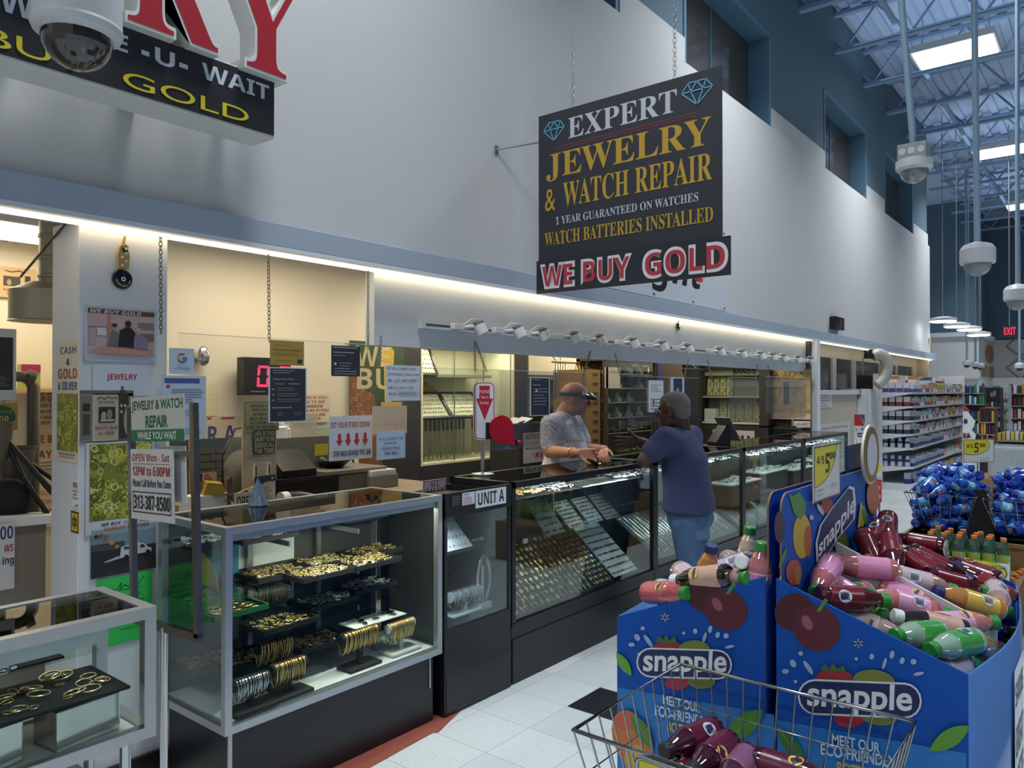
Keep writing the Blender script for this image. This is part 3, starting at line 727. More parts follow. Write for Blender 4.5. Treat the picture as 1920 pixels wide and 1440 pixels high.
# pendant boards
def bframe(c, slope): return Matrix.Translation(c) @ Matrix.Rotation(slope, 4, 'Y')
def slab(name, label, c, w, L, slope, m):
    q = MB(); q.bb(-L / 2, L / 2, -w / 2, w / 2, -.01, 0, m); o = q.build(name, loc=c); o.rotation_euler = (0, slope, 0); return tag(o, label, 'jewelry board')
SL = .72
c1 = Vector((-2.7, 3.56, .49)); slab('pendant_board', 'wide grey velvet board hung with gold cross pendants', c1, .78, .46, SL, mat('#1f2124', .95, 0, .1, 60))
PEND = []
for v in range(3):
    q = MB(); m = GOLDS[v]
    q.tube([(-.03, 0, .004), (-.012, 0, .004)], .0015, m, 4)
    if v == 0: q.box((0, 0, .004), (.038, .008, .005), m); q.box((-.005, 0, .004), (.008, .026, .005), m)
    elif v == 1: q.cyl((0, 0, .002), (0, 0, .006), .014, m, n=10)
    else: q.box((0, 0, .004), (.022, .014, .004), m, Matrix.Rotation(.6, 3, 'Z'))
    PEND.append(q)
PO = [None] * 3
def pendant(M, label, grp, v):
    if PO[v] is None: PO[v] = o = PEND[v].build('pendant')
    else: o = PO[v].copy(); COL.objects.link(o)
    o.matrix_world = M; o.location = M.to_translation(); o.rotation_euler = M.to_euler()
    return tag(o, label, 'pendant', grp)
for i in range(9):
    for j in range(16):
        M = bframe(c1, SL) @ Matrix.Translation((-.2 + i * .05 + random.uniform(-.006, .006), -.36 + j * .048 + random.uniform(-.008, .008), 0)) @ Matrix.Rotation(random.uniform(-.3, .3), 4, 'Z')
        pendant(M, ['gold cross pendant pinned on the wide grey velvet board', 'round gold medal pendant on the wide grey velvet board', 'small square gold pendant on the wide grey velvet board'][v] if (v := (1 if i < 2 else random.choice((0, 0, 0, 1, 2)))) is not None else '', ['crosses on the grey velvet board', 'medals on the grey velvet board', 'square pendants on the grey velvet board'][v], v)
c2 = Vector((-2.7, 4.07, .49)); slab('charm_board', 'black velvet board of small gold charms', c2, .22, .46, SL, VELVET)
for i in range(12):
    for j in range(7):
        M = bframe(c2, SL) @ Matrix.Translation((-.205 + i * .037, -.09 + j * .03, 0)) @ Matrix.Rotation(random.uniform(-.5, .5), 4, 'Z') @ Matrix.Scale(.7, 4)
        o = pendant(M, 'small gold charm on the black velvet board', 'charms on the black velvet board', 2 if (i + j) % 2 else 1); o.scale = (.7, .7, .7)
board('earring_board', 'large white slanted board of earrings at the foot of the first counter', (-2.725, 4.38, .5), .3, .46, SL, SHEETW, studs(9, 13, [mat('#8a7a5a', .4, .5, .1, 20), mat('#6a6a70', .4, .5, .1, 20), mat('#7a4a3a', .4, .5, .1, 20)], .0075))
# other units: silver chains on sloped boards, white boxes of earrings
SLV = None
for k in range(1, 4):
    y0, y1 = CB[k], CB[k + 1]
    bx_, bz_, bl_ = (-2.7, .5, .22) if k == 1 else (-2.655, .43, .14)
    q = MB(); q.bb(-bl_, bl_, -.7, .7, -.012, 0, mat('#5b6064', .8, 0, .08, 30)); o = q.build('chain_board', loc=(bx_, (y0 + y1) / 2, bz_)); o.rotation_euler = (0, .6, 0)
    tag(o, 'long grey sloped board of silver chains in the ' + ['second', 'third', 'last'][k - 1] + ' counter unit', 'jewelry board')
    for i in range(28 if k < 3 else 16):
        if SLV is None:
            q = MB(); q.tube([(-.2, 0, .003), (-.1, .004, .004), (.02, -.003, .004), (.13, .006, .004), (.16, .012, .004), (.1, .018, .004), (-.19, .012, .003)], .0024, SILVER, 4); SLV = o = q.build('chain_necklace')
        else: o = SLV.copy(); COL.objects.link(o)
        M = Matrix.Translation((bx_, (y0 + y1) / 2, bz_)) @ Matrix.Rotation(.6, 4, 'Y') @ Matrix.Translation((random.uniform(-.01, .03), -.66 + i * (.047 if k < 3 else .082), .001)) @ Matrix.Rotation(random.uniform(-.08, .08), 4, 'Z')
        o.location = M.to_translation(); o.rotation_euler = M.to_euler(); o.scale = (bl_ / .22, 1, 1)
        tag(o, 'thin silver chain pinned down the sloped board of the ' + ['second', 'third', 'last'][k - 1] + ' counter unit', 'necklace', 'chains in the ' + ['second', 'third', 'last'][k - 1] + ' counter unit')
    if k > 1:
        for j in range(2):
            y = y0 + .4 + j * .75
            q = MB(); q.bb(-.12, .1, -.33, .33, -.18, 0, mat('#5a5149', .6, 0, .1, 10)); q.bb(-.12, -.04, -.3, .3, (.308 - .72 if j == 0 else .308 - .76), -.18, BLACKF); q.bb(-.13, .11, -.34, .34, 0, .012, SHEETW)
            tag(q.build('display_riser', loc=(-2.74, y, .72 if j == 0 else .76)), 'brown riser with a white top in the ' + ['third', 'last'][k - 2] + ' counter unit, ' + ['near half', 'far half'][j], 'riser')
            heap('silver_earring', 'silver earrings on the riser in the %s half of the %s counter unit' % (['near', 'far'][j], ['third', 'last'][k - 2]), -2.74, y, .733 if j == 0 else .773, .09, .3, 90, SILVERS, (.008, .016), .02)
    for j in range(2):
        y = y0 + .4 + j * .75
        heap('silver_ring', 'silver rings on the top shelf of the %s counter unit, %s half' % (['second', 'third', 'last'][k - 1], ['near', 'far'][j]), -2.66, y, .962, .1, .3, 110, SILVERS, (.008, .018), .025)
q = MB(); q.bb(-.15, .0, -.4, .4, -.2, 0, mat('#5c5f63', .5, .1, .08, 10)); tag(q.build('display_riser', loc=(-2.76, 5.6, .9)), 'grey riser box in the second counter unit behind the man in blue', 'riser')
# ================================================================ hanging sign, wall signs, notices
def px_items(tl, br, plane, lst):
    """turns (text, x0,y0,x1,y1, colour, style) measured on the photograph into shares of the sheet"""
    f = on_x if plane[0] == 'x' else on_y; ax = 1 if plane[0] == 'x' else 0
    a, b = f(*tl, plane[1]), f(*br, plane[1]); w, h = b[ax] - a[ax], a.z - b.z; out = []
    for s, x0, y0, x1, y1, col, st in lst:
        p, q = f(x0, y0, plane[1]), f(x1, y1, plane[1])
        out.append(('t', s, ((p[ax] + q[ax]) / 2 - a[ax]) / w, (a.z - (p.z + q.z) / 2) / h, (q[ax] - p[ax]) / w, (p.z - q.z) / h, col, st))
    return out
def diamond(cx, cy, w, h):
    X = lambda u: cx + u * w; Y = lambda v: cy + v * h
    T = [(-.5, -.12), (-.28, -.5), (.28, -.5), (.5, -.12)]; B = (0, .5); mid = [(-.5, -.12), (-.2, -.12), (.2, -.12), (.5, -.12)]
    S = []
    def L(a, b): S.append((X(a[0]), Y(a[1]), X(b[0]), Y(b[1])))
    for i in range(3): L(T[i], T[i + 1]); L(mid[i], mid[i + 1])
    for m in mid: L(m, B)
    L((-.28, -.5), mid[1]); L((0, -.5), mid[1]); L((0, -.5), mid[2]); L((.28, -.5), mid[2])
    return S
Y1 = 3.86
GOLDT, GREYT = '#b8932f', '#b9bec4'
t = sign('hanging_sign', 'large black hanging sign for expert jewelry and watch repair', 'sign', (1010, 219), (1354, 444), ('y', Y1), [
    ('t', 'EXPERT', .485, .135, .60, .135, GREYT, 'S'),
    ('r', .10, .237, .88, .245, '#6b2d38'), ('r', .10, .256, .88, .264, '#6b2d38'),
    ('t', 'JEWELRY', .5, .375, .90, .185, GOLDT, 'S'),
    ('t', '&', .075, .592, .065, .15, GOLDT, 'S'), ('t', 'WATCH REPAIR', .555, .575, .80, .165, GOLDT, 'S'),
    ('t', '1 YEAR GUARANTEED ON WATCHES', .5, .742, .78, .055, GREYT, 'S'),
    ('t', 'WATCH BATTERIES INSTALLED', .5, .858, .92, .09, GOLDT, 'S'),
    ('w', diamond(.10, .13, .13, .13), .0028, '#5aa3c8'), ('w', diamond(.885, .125, .15, .14), .0028, '#5aa3c8')], bg='#2b2f36', th=.008)
sign('hanging_sign', 'long black WE BUY GOLD banner with red letters under the expert sign', 'sign', (1006, 490), (1370, 515), ('y', Y1 - .02), [
    ('t', 'WE', .125, .5, .205, .76, '#d9d9dc', 'b', .035), ('t', 'BUY', .40, .5, .275, .76, '#d9d9dc', 'b', .035), ('t', 'GOLD', .79, .5, .40, .80, '#d9d9dc', 'b', .035),
    ('t', 'WE', .125, .5, .18, .60, '#b23542', 'b'), ('t', 'BUY', .40, .5, .25, .60, '#b23542', 'b'), ('t', 'GOLD', .79, .5, .372, .62, '#b23542', 'b')], bg='#24272d', th=.006)
zt = on_y(1073, 200, Y1).z
for i, (px, py) in enumerate(((1074, 203), (1265, 150))):
    p = on_y(px, py, Y1 + .004)
    chain('thin chain holding up the expert sign, ' + ['on the wall side', 'on the aisle side'][i], p, (p.x, p.y, p.z + .42), L=.035, r=.002, m=STEEL, group='chains of the expert sign')
    q = MB(); q.cyl((0, 0, 0), (0, 0, 6.88 - p.z - .42), .0025, STEEL, n=5); tag(q.build('hanging_wire', loc=(p.x, p.y, p.z + .42)), 'straight wire above the sign chain ' + ['on the wall side', 'on the aisle side'][i], 'wire')
a, b = on_y(1010, 267, Y1 + .004), on_x(931, 281, -3.045)
q = MB(); q.tube([(0, 0, 0), b - a], .006, STEEL, 6); q.box(b - a, (.008, .03, .05), STEEL); tag(q.build('wall_rod', loc=a), 'thin steel rod bracing the expert sign to the white wall', 'rod')
# banner sheet on the wall behind the sign
PW = ('x', -3.043)
tl, br = (1138, 345), (1363, 584)
sign('wall_banner', 'white banner screwed to the wall behind the expert sign, red word showing below it', 'banner', tl, br, PW,
     px_items(tl, br, PW, [('It’s', 1207, 368, 1262, 402, '#dfe2e6', 'o'), ('Right”', 1160, 430, 1336, 568, '#1d1d22', 'o')]) + [('t', 'Right”', .48, .62, .80, .36, '#c8303c', 'o', .012)]
     + [('e', u, v, .008, .01, '#2a2a2a') for u in (.03, .33, .66, .97) for v in (.03, .97)], bg='#ccd1d8', th=.006)
# ---------------------------------------------------------------- box sign with channel letters
XS = -2.75
a, b = on_x(515, 150, XS), on_x(515, 261, XS)
YL = -.75; W_, H_ = a.y - YL, a.z - b.z
t = thing('box_sign', 'black box sign reading while-u-wait and we buy gold', 'sign', (XS, YL, b.z), 0, rot=(0, 0, PI / 2))
q = MB(); q.bb(0, W_, 0, .16, 0, H_, mat('#dcdcd8', .5, 0, .04, 8)); q.build('cabinet', t, bevel=.004)
q = MB(); q.bb(.006, W_ - .006, -.006, 0, .012, H_ - .008, mat('#26282c', .4, 0, .06, 6)); q.build('face', t)
q = MB(); its = []
tl, br = (515, 150), (515, 261)
def bx(s, x0, y0, x1, y1, col, st='b'):
    p, r = on_x(x0, y0, XS), on_x(x1, y1, XS)
    its.append(('t', s, ((p.y + r.y) / 2 - YL) / W_, (a.z - (p.z + r.z) / 2) / H_, (r.y - p.y) / W_, (p.z - r.z) / H_, col, st))
bx('WAIT', 377, 117, 503, 190, '#c9d2de'); bx('U', 289, 88, 326, 131, '#c9d2de'); bx('E', 214, 61, 238, 101, '#c9d2de'); bx('W', -4, -32, 64, 42, '#c9d2de')
bx('HIL', 70, 10, 205, 90, '#c9d2de'); bx('-', 263, 94, 278, 108, '#c9d2de'); bx('-', 334, 118, 350, 132, '#c9d2de')
bx('GOLD', 228, 132, 464, 233, '#d8c62a', 's'); bx('BUY', -36, 47, 162, 142, '#d8c62a', 's')
put_print(q, its, W_, H_, y=-.0065); q.build('print', t)
q = MB()
for x in (.3, 1.2, 2.1): q.bb(x, x + .05, .16, .3, H_ * .3, H_ * .7, STEEL)
q.build('wall_bracket', t)
RLET = mat('#a8232f', .4, 0, .04, 10); REDGE = mat('#d8d9d6', .45, 0, .04, 10)
def letter3d(ch, y0, y1, z0, z1, label):
    vs, fs, _r = text_mesh(ch, 'S', .02); w, h = y1 - y0, z1 - z0
    t = thing('sign_letter', label, 'sign letter', (-2.70, y0, z0), rot=(0, 0, PI / 2))
    P = [((x + .5) * w, (z + .5) * h) for x, z in vs]
    ed = {}
    for f in fs:
        for i in range(len(f)):
            e = (f[i], f[(i + 1) % len(f)]); ed[tuple(sorted(e))] = ed.get(tuple(sorted(e)), []) + [e]
    q = MB()
    q.add([(x, 0, z) for x, z in P], fs, REDGE); q.add([(x, .11, z) for x, z in P], [f[::-1] for f in fs], REDGE)
    for k, es in ed.items():
        if len(es) == 1:
            i, j = es[0]; q.add([(*[P[i][0]], 0, P[i][1]), (P[j][0], 0, P[j][1]), (P[j][0], .11, P[j][1]), (P[i][0], .11, P[i][1])], [(0, 3, 2, 1)], REDGE)
    q.build('letter_body', t)
    vs, fs, _r = text_mesh(ch, 'S', .0)
    q = MB(); q.add([((x * .955 + .5) * w, -.002, (z * .955 + .5) * h) for x, z in vs], fs, RLET); q.build('red_face', t)
    q = MB(); q.bb(w * .45, w * .55, .11, .34, h * .15, h * .2, STEEL); q.build('wall_bracket', t)
letter3d('R', 1.205, 1.56, 2.84, 3.30, 'big red R with white edges on top of the black box sign')
letter3d('Y', 1.575, 1.955, 2.835, 3.29, 'big red Y with white edges at the end of the black box sign')
letter3d('L', .86, 1.15, 2.845, 3.30, 'big red L with white edges behind the white dome camera')
# ---------------------------------------------------------------- column notices
CF = ('x', -3.044)
sign('photo_print', 'laminated photo of three people behind a counter, on the white column', 'photo', (159, 573), (294, 680), CF, [
    ('r', .04, .04, .96, .88, '#c9aeb0'), ('r', .04, .03, .96, .12, '#6a4a42'), ('t', 'WE BUY GOLD', .42, .075, .7, .07, '#e5d8cf', 'o'), ('r', .04, .36, .3, .38, '#a5786c'), ('r', .70, .36, .96, .38, '#a5786c'),
    ('r', .72, .25, .95, .35, '#8d7b78'), ('r', .72, .45, .95, .6, '#8a6a5a'), ('r', .05, .4, .14, .7, '#b6a5ab'), ('r', .16, .38, .28, .52, '#d8ccd0'),
    ('r', .3, .14, .34, .74, '#b88a7a'), ('p', [(.30, .72), (.33, .48), (.38, .43), (.44, .46), (.47, .72)], '#75706e'), ('e', .39, .36, .036, .062, '#c0907c'), ('e', .39, .325, .037, .035, '#3a302c'),
    ('p', [(.44, .72), (.46, .42), (.53, .36), (.62, .36), (.67, .44), (.67, .73)], '#2a2628'), ('e', .575, .3, .04, .07, '#5a3c30'), ('e', .575, .265, .042, .04, '#2a2426'),
    ('p', [(.65, .75), (.66, .52), (.71, .48), (.78, .48), (.86, .6), (.86, .76)], '#8b7c94'), ('e', .72, .42, .037, .062, '#c99d8a'), ('e', .72, .385, .038, .035, '#b8b0aa'),
    ('p', [(.28, .72), (.9, .78), (.96, .88), (.04, .86)], '#c08f80')], bg='#c4ccd6')
sign('notice', 'white sheet headed JEWELRY in red, under the laminated photo', 'notice', (174, 682), (283, 742), CF, [('t', 'JEWELRY', .49, .42, .52, .24, '#a5202c'), ('t', '&', .5, .8, .09, .22, '#1d1d1d')], bg='#ccd4de')
sign('photo_print', 'brown toned photo captioned Emil’s dad in 1959 on the column', 'photo', (150, 732), (250, 826), CF, [
    ('r', 0, 0, 1, .06, '#6b675c'), ('r', .02, .1, .2, .95, '#7d7a70'), ('r', .05, .25, .18, .4, '#33322f'), ('r', .05, .45, .18, .85, '#4c4a45'), ('r', .22, .08, .70, .98, '#bdb49c'), ('r', .72, .06, .9, .95, '#3a3833'),
    ('e', .76, .3, .02, .03, '#cfc9ba'), ('e', .83, .3, .02, .03, '#cfc9ba'), ('e', .76, .42, .02, .03, '#cfc9ba'), ('e', .9, .6, .1, .3, '#a39b88'),
    ('w', [(.3, .17, .36, .13), (.36, .13, .44, .17), (.44, .17, .5, .12), (.5, .12, .58, .16), (.58, .16, .66, .13), (.66, .13, .68, .17)], .009, '#2e2b26'), ('t', 'WATCHMAKER', .47, .23, .3, .035, '#4a463c', 'b'),
    ('r', .33, .32, .64, .62, '#2f2d29'), ('e', .42, .5, .05, .09, '#a49c8a'), ('e', .53, .46, .05, .1, '#8a8374'), ('r', .36, .56, .62, .6, '#b9b09d'),
    ('t', 'Emil’s dad', .47, .72, .4, .075, '#7d3a34', 'b'), ('t', 'in 1959', .47, .83, .28, .075, '#7d3a34', 'b')], bg='#8f8b7f')
GJ = ['#aeb04a', '#c8c85a', '#8f9138', '#6d6f2c', '#d5d68a', '#bfc04c', '#55562a']
sign('gold_poster', 'poster of heaped yellow jewelry at shoulder height on the column front', 'poster', (161, 829), (290, 987), CF, [
    ('r', .05, .03, .95, .86, '#85883a'), ('j', .05, .03, .95, .86, 230, GJ), ('t', 'WE BUY', .36, .905, .28, .035, '#1d1d1d', 'o'), ('t', 'SCRAP GOLD', .74, .905, .42, .035, '#b8503a', 'o'),
    ('t', 'DIAMOND', .4, .955, .3, .035, '#b8503a', 'o'), ('t', 'WATCHES', .75, .955, .32, .035, '#1d1d1d', 'o')], bg='#cfd6dc')
sign('photo_print', 'dark photo of a white truck under a cloudy sky, on the column', 'photo', (171, 996), (292, 1064), CF, [
    ('r', 0, 0, 1, .45, '#77919c'), ('r', 0, 0, 1, .12, '#8fa5ac'), ('r', 0, .3, .5, .5, '#3f4a50'), ('r', 0, .45, 1, 1, '#2c3032'), ('e', .07, .13, .03, .04, '#2c3440'), ('e', .14, .12, .03, .04, '#8a5a3a'), ('e', .21, .18, .03, .05, '#a5583a'), ('e', .3, .3, .04, .05, '#c48a4a'),
    ('e', .38, .4, .03, .04, '#c48a4a'), ('p', [(.44, .42), (.72, .36), (.72, .62), (.42, .66)], '#cfd3d2'), ('p', [(.72, .4), (.8, .4), (.86, .5), (.92, .54), (.92, .62), (.72, .62)], '#c4c8c8'), ('p', [(.74, .43), (.79, .43), (.82, .5), (.74, .51)], '#2c3032'),
    ('r', .48, .43, .7, .48, '#3a4046'), ('e', .52, .66, .04, .06, '#1d1f20'), ('e', .86, .62, .04, .06, '#1d1f20'), ('p', [(.18, .68), (.4, .6), (.42, .66), (.2, .7)], '#b5b9b8')], bg='#4a5458')
sign('green_notice', 'bright green notice taped low on the white column', 'notice', (183, 1088), (285, 1191), CF, [
    ('w', [(.34, .19, .42, .10), (.42, .10, .40, .2), (.40, .2, .48, .14), (.48, .14, .56, .18), (.56, .18, .66, .12), (.66, .12, .74, .17), (.74, .17, .84, .06)], .008, '#14301c'), ('e', .24, .2, .08, .035, '#14301c'), ('t', 'MARKETPLACE', .58, .21, .44, .022, '#14301c', 'b'),
    ('t', 'Customers!', .62, .31, .36, .045, '#1d5a2e', 'b'), ('t', 'if there is not', .55, .4, .6, .045, '#1d5a2e', 'b'), ('t', 'here do it', .45, .49, .4, .045, '#1d5a2e', 'b'), ('t', 'thank you!', .6, .8, .4, .045, '#1d5a2e', 'b')], bg='#35c85a')
CS = ('y', 1.19)
sign('tall_poster', 'narrow cream poster CASH 4 GOLD & SILVER on the column edge', 'poster', (107, 644), (147, 869), CS, [
    ('t', 'CA$H', .52, .07, .72, .07, '#3b5a9a'), ('t', '4', .5, .165, .15, .06, '#2a2a2c'), ('t', 'GOLD', .5, .262, .86, .085, '#b84a48'), ('t', '& SILVER', .5, .365, .86, .07, '#3b5a9a'),
    ('r', .04, .43, .96, .91, '#85883a'), ('j', .04, .43, .96, .91, 110, GJ), ('t', 'WE BUY SCRAP GOLD', .5, .935, .76, .016, '#33302c'), ('t', 'DIAMOND WATCHES', .5, .96, .7, .016, '#b8503a')], bg='#e2d9c8', th=.003)
for i, (y0, y1, lb, its) in enumerate(((902, 917, 'small orange and red card sticker on the column edge', [('r', .1, .15, .9, .85, '#2c2a30'), ('e', .35, .5, .24, .3, '#c8402c'), ('e', .65, .5, .24, .3, '#e0962c')]), (920, 935, 'small card sticker reading VISA on the column edge', [('r', 0, 0, 1, .12, '#1d2c5a'), ('t', 'VISA', .5, .5, .7, .3, '#33415f', 'o'), ('r', 0, .88, 1, 1, '#c49a3a')]), (937, 952, 'small white card sticker with a pink corner on the column edge', [('p', [(.3, .9), (1, .4), (1, .9)], '#c87a72')]))):
    sign('card_sticker', lb, 'sticker', (136, y0), (146, y1), CS, its, th=.002)
sign('badge_sticker', 'yellow sticker with a dark star badge, lowest on the column edge', 'sticker', (133, 957), (147, 1001), CS, [('b', .0, .0, 1, 1, .1, '#2c2a2a'), ('p', [(.5 + (.42 if k % 2 == 0 else .22) * math.sin(k * PI / 6), .5 - (.36 if k % 2 == 0 else .19) * math.cos(k * PI / 6)) for k in range(12)], '#3a3222'), ('e', .5, .5, .17, .12, '#8a7430')], bg='#d8b830', th=.002)
# evil eye ornament
p = on_x(228, 524, -3.045)
t = thing('wall_ornament', 'woven straw hanging with a blue glass eye disc on the column', 'ornament', p, rot=(0, 0, PI / 2))
STRAW = mat('#b39a68', .9, 0, .3, 120); q = MB(); q.tube([(.006, -.012, .17), (.0, -.014, .145), (-.004, -.012, .125)], [.005, .006, .007], STRAW, 6); q.build('cord', t)
q = MB(); q.prism([(-.02, .04), (.018, .04), (.022, .09), (.012, .128), (-.014, .128), (-.024, .09)], -.022, -.006, STRAW)
q.tube([(.016 * math.cos(i), -.02, .125 + .008 * math.sin(i * 1.7)) for i in range(8)], .004, STRAW, 5); q.build('woven_band', t)
q = MB()
for i in range(4): q.ball((-.008 + .014 * (i % 2), -.025, .052 + .016 * i), .006, mat('#d9cba8', .4), 8, 5)
q.ball((.002, -.024, .115), .011, mat('#15161c', .2), 10, 6); q.ball((.002, -.033, .115), .005, WHITEP, 8, 5); q.build('bead', t)
EYE = mat('#161b2c', .12, 0, .1, 20, coat=1)
q = MB(); q.M = Matrix.Rotation(PI / 2, 4, 'X'); q.lathe([(0, 0), (.036, 0), (.04, .005), (.036, .012), (.012, .016), (0, .016)], EYE, 22); q.build('eye_disc', t)
q = MB(); q.M = Matrix.Translation((0, -.0165, 0)) @ Matrix.Rotation(PI / 2, 4, 'X'); q.lathe([(0, 0), (.0085, 0), (.0085, .001), (0, .001)], WHITEP, 14); q.lathe([(0, .001), (.004, .001), (.004, .002), (0, .002)], EYE, 12)
q.M = Matrix()
for i, ch in enumerate('MASHALLAH'):
    a = PI + .25 + i * (PI - .5) / 8; vs, fs, _r = text_mesh(ch, 'b'); cx, cz = .026 * math.cos(a), .026 * math.sin(a); r = a + PI / 2
    q.add([(cx + .007 * (x * math.cos(r) - z * math.sin(r)), -.0162, cz + .008 * (x * math.sin(r) + z * math.cos(r))) for x, z in vs], fs, pm('#cfc28a'))
q.build('lettering', t)
p = on_x(1271, 612, -3.04); t = thing('wall_ornament', 'small dark eye pendant on the white header above the counter', 'ornament', p, rot=(0, 0, PI / 2))
q = MB(); q.M = Matrix.Rotation(PI / 2, 4, 'X'); q.lathe([(0, 0), (.034, 0), (.036, .008), (.015, .014), (0, .014)], EYE, 16); q.M = Matrix(); q.tube([(0, -.006, .035), (.0, -.008, .1)], .004, BLACK, 5); q.ball((0, -.016, 0), .009, WHITEP, 8, 5); q.build('eye_disc', t)
# ---------------------------------------------------------------- clear hanging sheets and what is taped on them
XA = -3.0
def sheet(name, label, x, y0, y1, z0, z1, holes=()):
    t = thing(name, label, 'clear sheet', (x, y0, z0))
    q = MB(); q.bb(-.003, .003, 0, y1 - y0, 0, z1 - z0, ACRYL); q.build('sheet', t)
    q = MB(); e = mat('#dfe8e6', .2, 0, .02, 10, alpha=.55)
    q.bb(-.0035, .0035, 0, y1 - y0, z1 - z0, z1 - z0 + .003, e); q.build('polished_edge', t)
    return t
XB2 = -2.88
Y = lambda px: on_x(px, 640, XB2).y
sheet('acrylic_sheet', 'clear acrylic sheet with the review cards, beside the column', XA, 1.56, 2.62, 1.215, 1.785)
sheet('acrylic_sheet', 'clear acrylic sheet behind the take-a-number post', XB2, 2.66, Y(1099), 1.2, 1.672)
sheet('acrylic_sheet', 'clear acrylic sheet between the two men', XB2, Y(1177), Y(1308), 1.3, 1.66)
sheet('acrylic_sheet', 'clear acrylic sheet above the tablet on the counter', XB2, Y(1368), Y(1420), 1.25, 1.68)
sheet('acrylic_sheet', 'clear acrylic sheet in front of the scrap gold poster', XB2, Y(1436), Y(1512), 1.25, 1.70)
for px, py, qx, qy, lb in ((301, 430, 302, 625, 'beside the column'), (503, 464, 505, 640, 'above the gold award card'), (690, 497, 690, 655, 'in front of the green poster'), (714, 628, 713, 683, 'holding the handwritten note'), (890, 640, 891, 697, 'straight one above the take-a-number sign'), (891, 640, 912, 696, 'slanting one above the take-a-number sign'),
                           (1107, 658, 1094, 704, 'above the bald man, leaning to the sign'), (1153, 662, 1164, 709, 'above the gap between the men'), (1291, 672, 1283, 708, 'above the man with glasses'), (1326, 676, 1334, 708, 'beside the bands case, leaning away'), (1420, 682, 1417, 712, 'at the bands lettering'), (1440, 684, 1443, 712, 'at the edge of the gold poster'), (1511, 690, 1510, 706, 'at the white end post')):
    x = -3.0 if py < 600 else -3.02
    chain('dark chain holding a clear sheet, ' + lb, on_x(px, py, x), on_x(qx, qy, -2.995 if qx < 700 else -2.876), L=.023, r=.0019, group='chains of the clear sheets')
a = on_x(138, 402, -2.99); b = on_x(38, 520, -3.9)
chain('slanting dark chain going back into the shop beside the column', a, b, L=.02, r=.0017)
P = ('x', -2.99)
c4 = ['#4285f4', '#ea4335', '#fbbc05', '#34a853']
gitems = []
for a0, a1, col in ((-.12, .9, '#4a7ac0'), (.9, 2.4, '#b8483c'), (2.4, 3.5, '#c8a03a'), (3.5, 5.2, '#3f8a54'), (5.2, 6.16, '#4a7ac0')):
    n = 7; q = [a0 + (a1 - a0) * i / n for i in range(n + 1)]
    if col == '#4a7ac0' and a0 < 0: continue
    gitems.append(('p', [(.5 + .2 * math.cos(x), .38 - .19 * math.sin(x)) for x in q] + [(.5 + .125 * math.cos(x), .38 - .12 * math.sin(x)) for x in q[::-1]], col))
gitems += [('r', .5, .345, .705, .42, '#4a7ac0'), ('t', 'review us', .5, .66, .4, .05, '#555b66', 's'), ('t', 'on Google', .5, .78, .66, .1, '#4a4f5a', 's')]
sign('review_plate', 'pale square plate with a coloured letter G and a review line', 'sign', (318, 652), (364, 702), P, gitems, bg='#b7c9dd')
sign('letter_sheet', 'printed letter with a blue bar across its top, in a clear sleeve', 'notice', (304, 704), (386, 820), P, [('r', .05, .04, .85, .12, '#4a5a94'), ('e', .13, .17, .045, .03, '#b04040'), ('l', .2, .22, .95, .42, 6, '#6f7a88'), ('l', .2, .55, .95, .63, 3, '#6f7a88'), ('l', .1, .84, .9, .92, 3, '#6f7a88')], bg='#b5c6da')
sign('award_card', 'mustard coloured award card above the black review sheet', 'notice', (507, 637), (570, 686), P, [('t', 'Top Rated Locals', .36, .2, .45, .06, '#6a5a30', 's'), ('t', 'Fantasy Jewelry and Repair', .5, .38, .84, .07, '#4a3c1c', 'b'), ('l', .08, .52, .92, .6, 2, '#6a5a30'), ('r', .8, .75, .94, .9, '#33373f'), ('l', .1, .8, .65, .84, 2, '#5a4a24')], bg='#a58a45')
sign('review_sheet', 'tall black review sheet with a white border and gold stars', 'notice', (504, 688), (575, 790), P, [('r', .035, .02, .965, .98, '#30353c'), ('l', .1, .06, .7, .1, 2, '#aab0b8'), ('t', 'Google review summary', .38, .215, .55, .03, '#cfd4da', 's'), ('t', '★★★★★', .28, .3, .26, .035, '#c9943a', 's'), ('l', .5, .3, .9, .3, 1, '#8d939c'),
     ('l', .2, .38, .95, .42, 2, '#8d939c'), ('l', .2, .48, .95, .52, 2, '#8d939c'), ('l', .2, .58, .95, .62, 2, '#8d939c'), ('e', .1, .4, .03, .022, '#777d86'), ('e', .1, .5, .03, .022, '#777d86'), ('e', .1, .6, .03, .022, '#777d86'), ('t', 'Reviews from the web', .33, .73, .5, .03, '#cfd4da', 's'), ('l', .2, .83, .4, .87, 2, '#8d939c'), ('l', .65, .83, .9, .87, 2, '#8d939c')], bg='#c3cdd8')
sign('review_sheet', 'small black card of light print near the green poster', 'notice', (622, 647), (675, 706), P, [('l', .05, .06, .9, .22, 2, '#9aa0a8'), ('l', .05, .32, .6, .34, 1, '#9aa0a8'), ('e', .12, .6, .05, .045, '#b5bac0'), ('l', .25, .57, .8, .66, 2, '#9aa0a8'), ('l', .08, .75, .95, .92, 3, '#9aa0a8')], bg='#33383e')
P2 = ('x', -2.872)
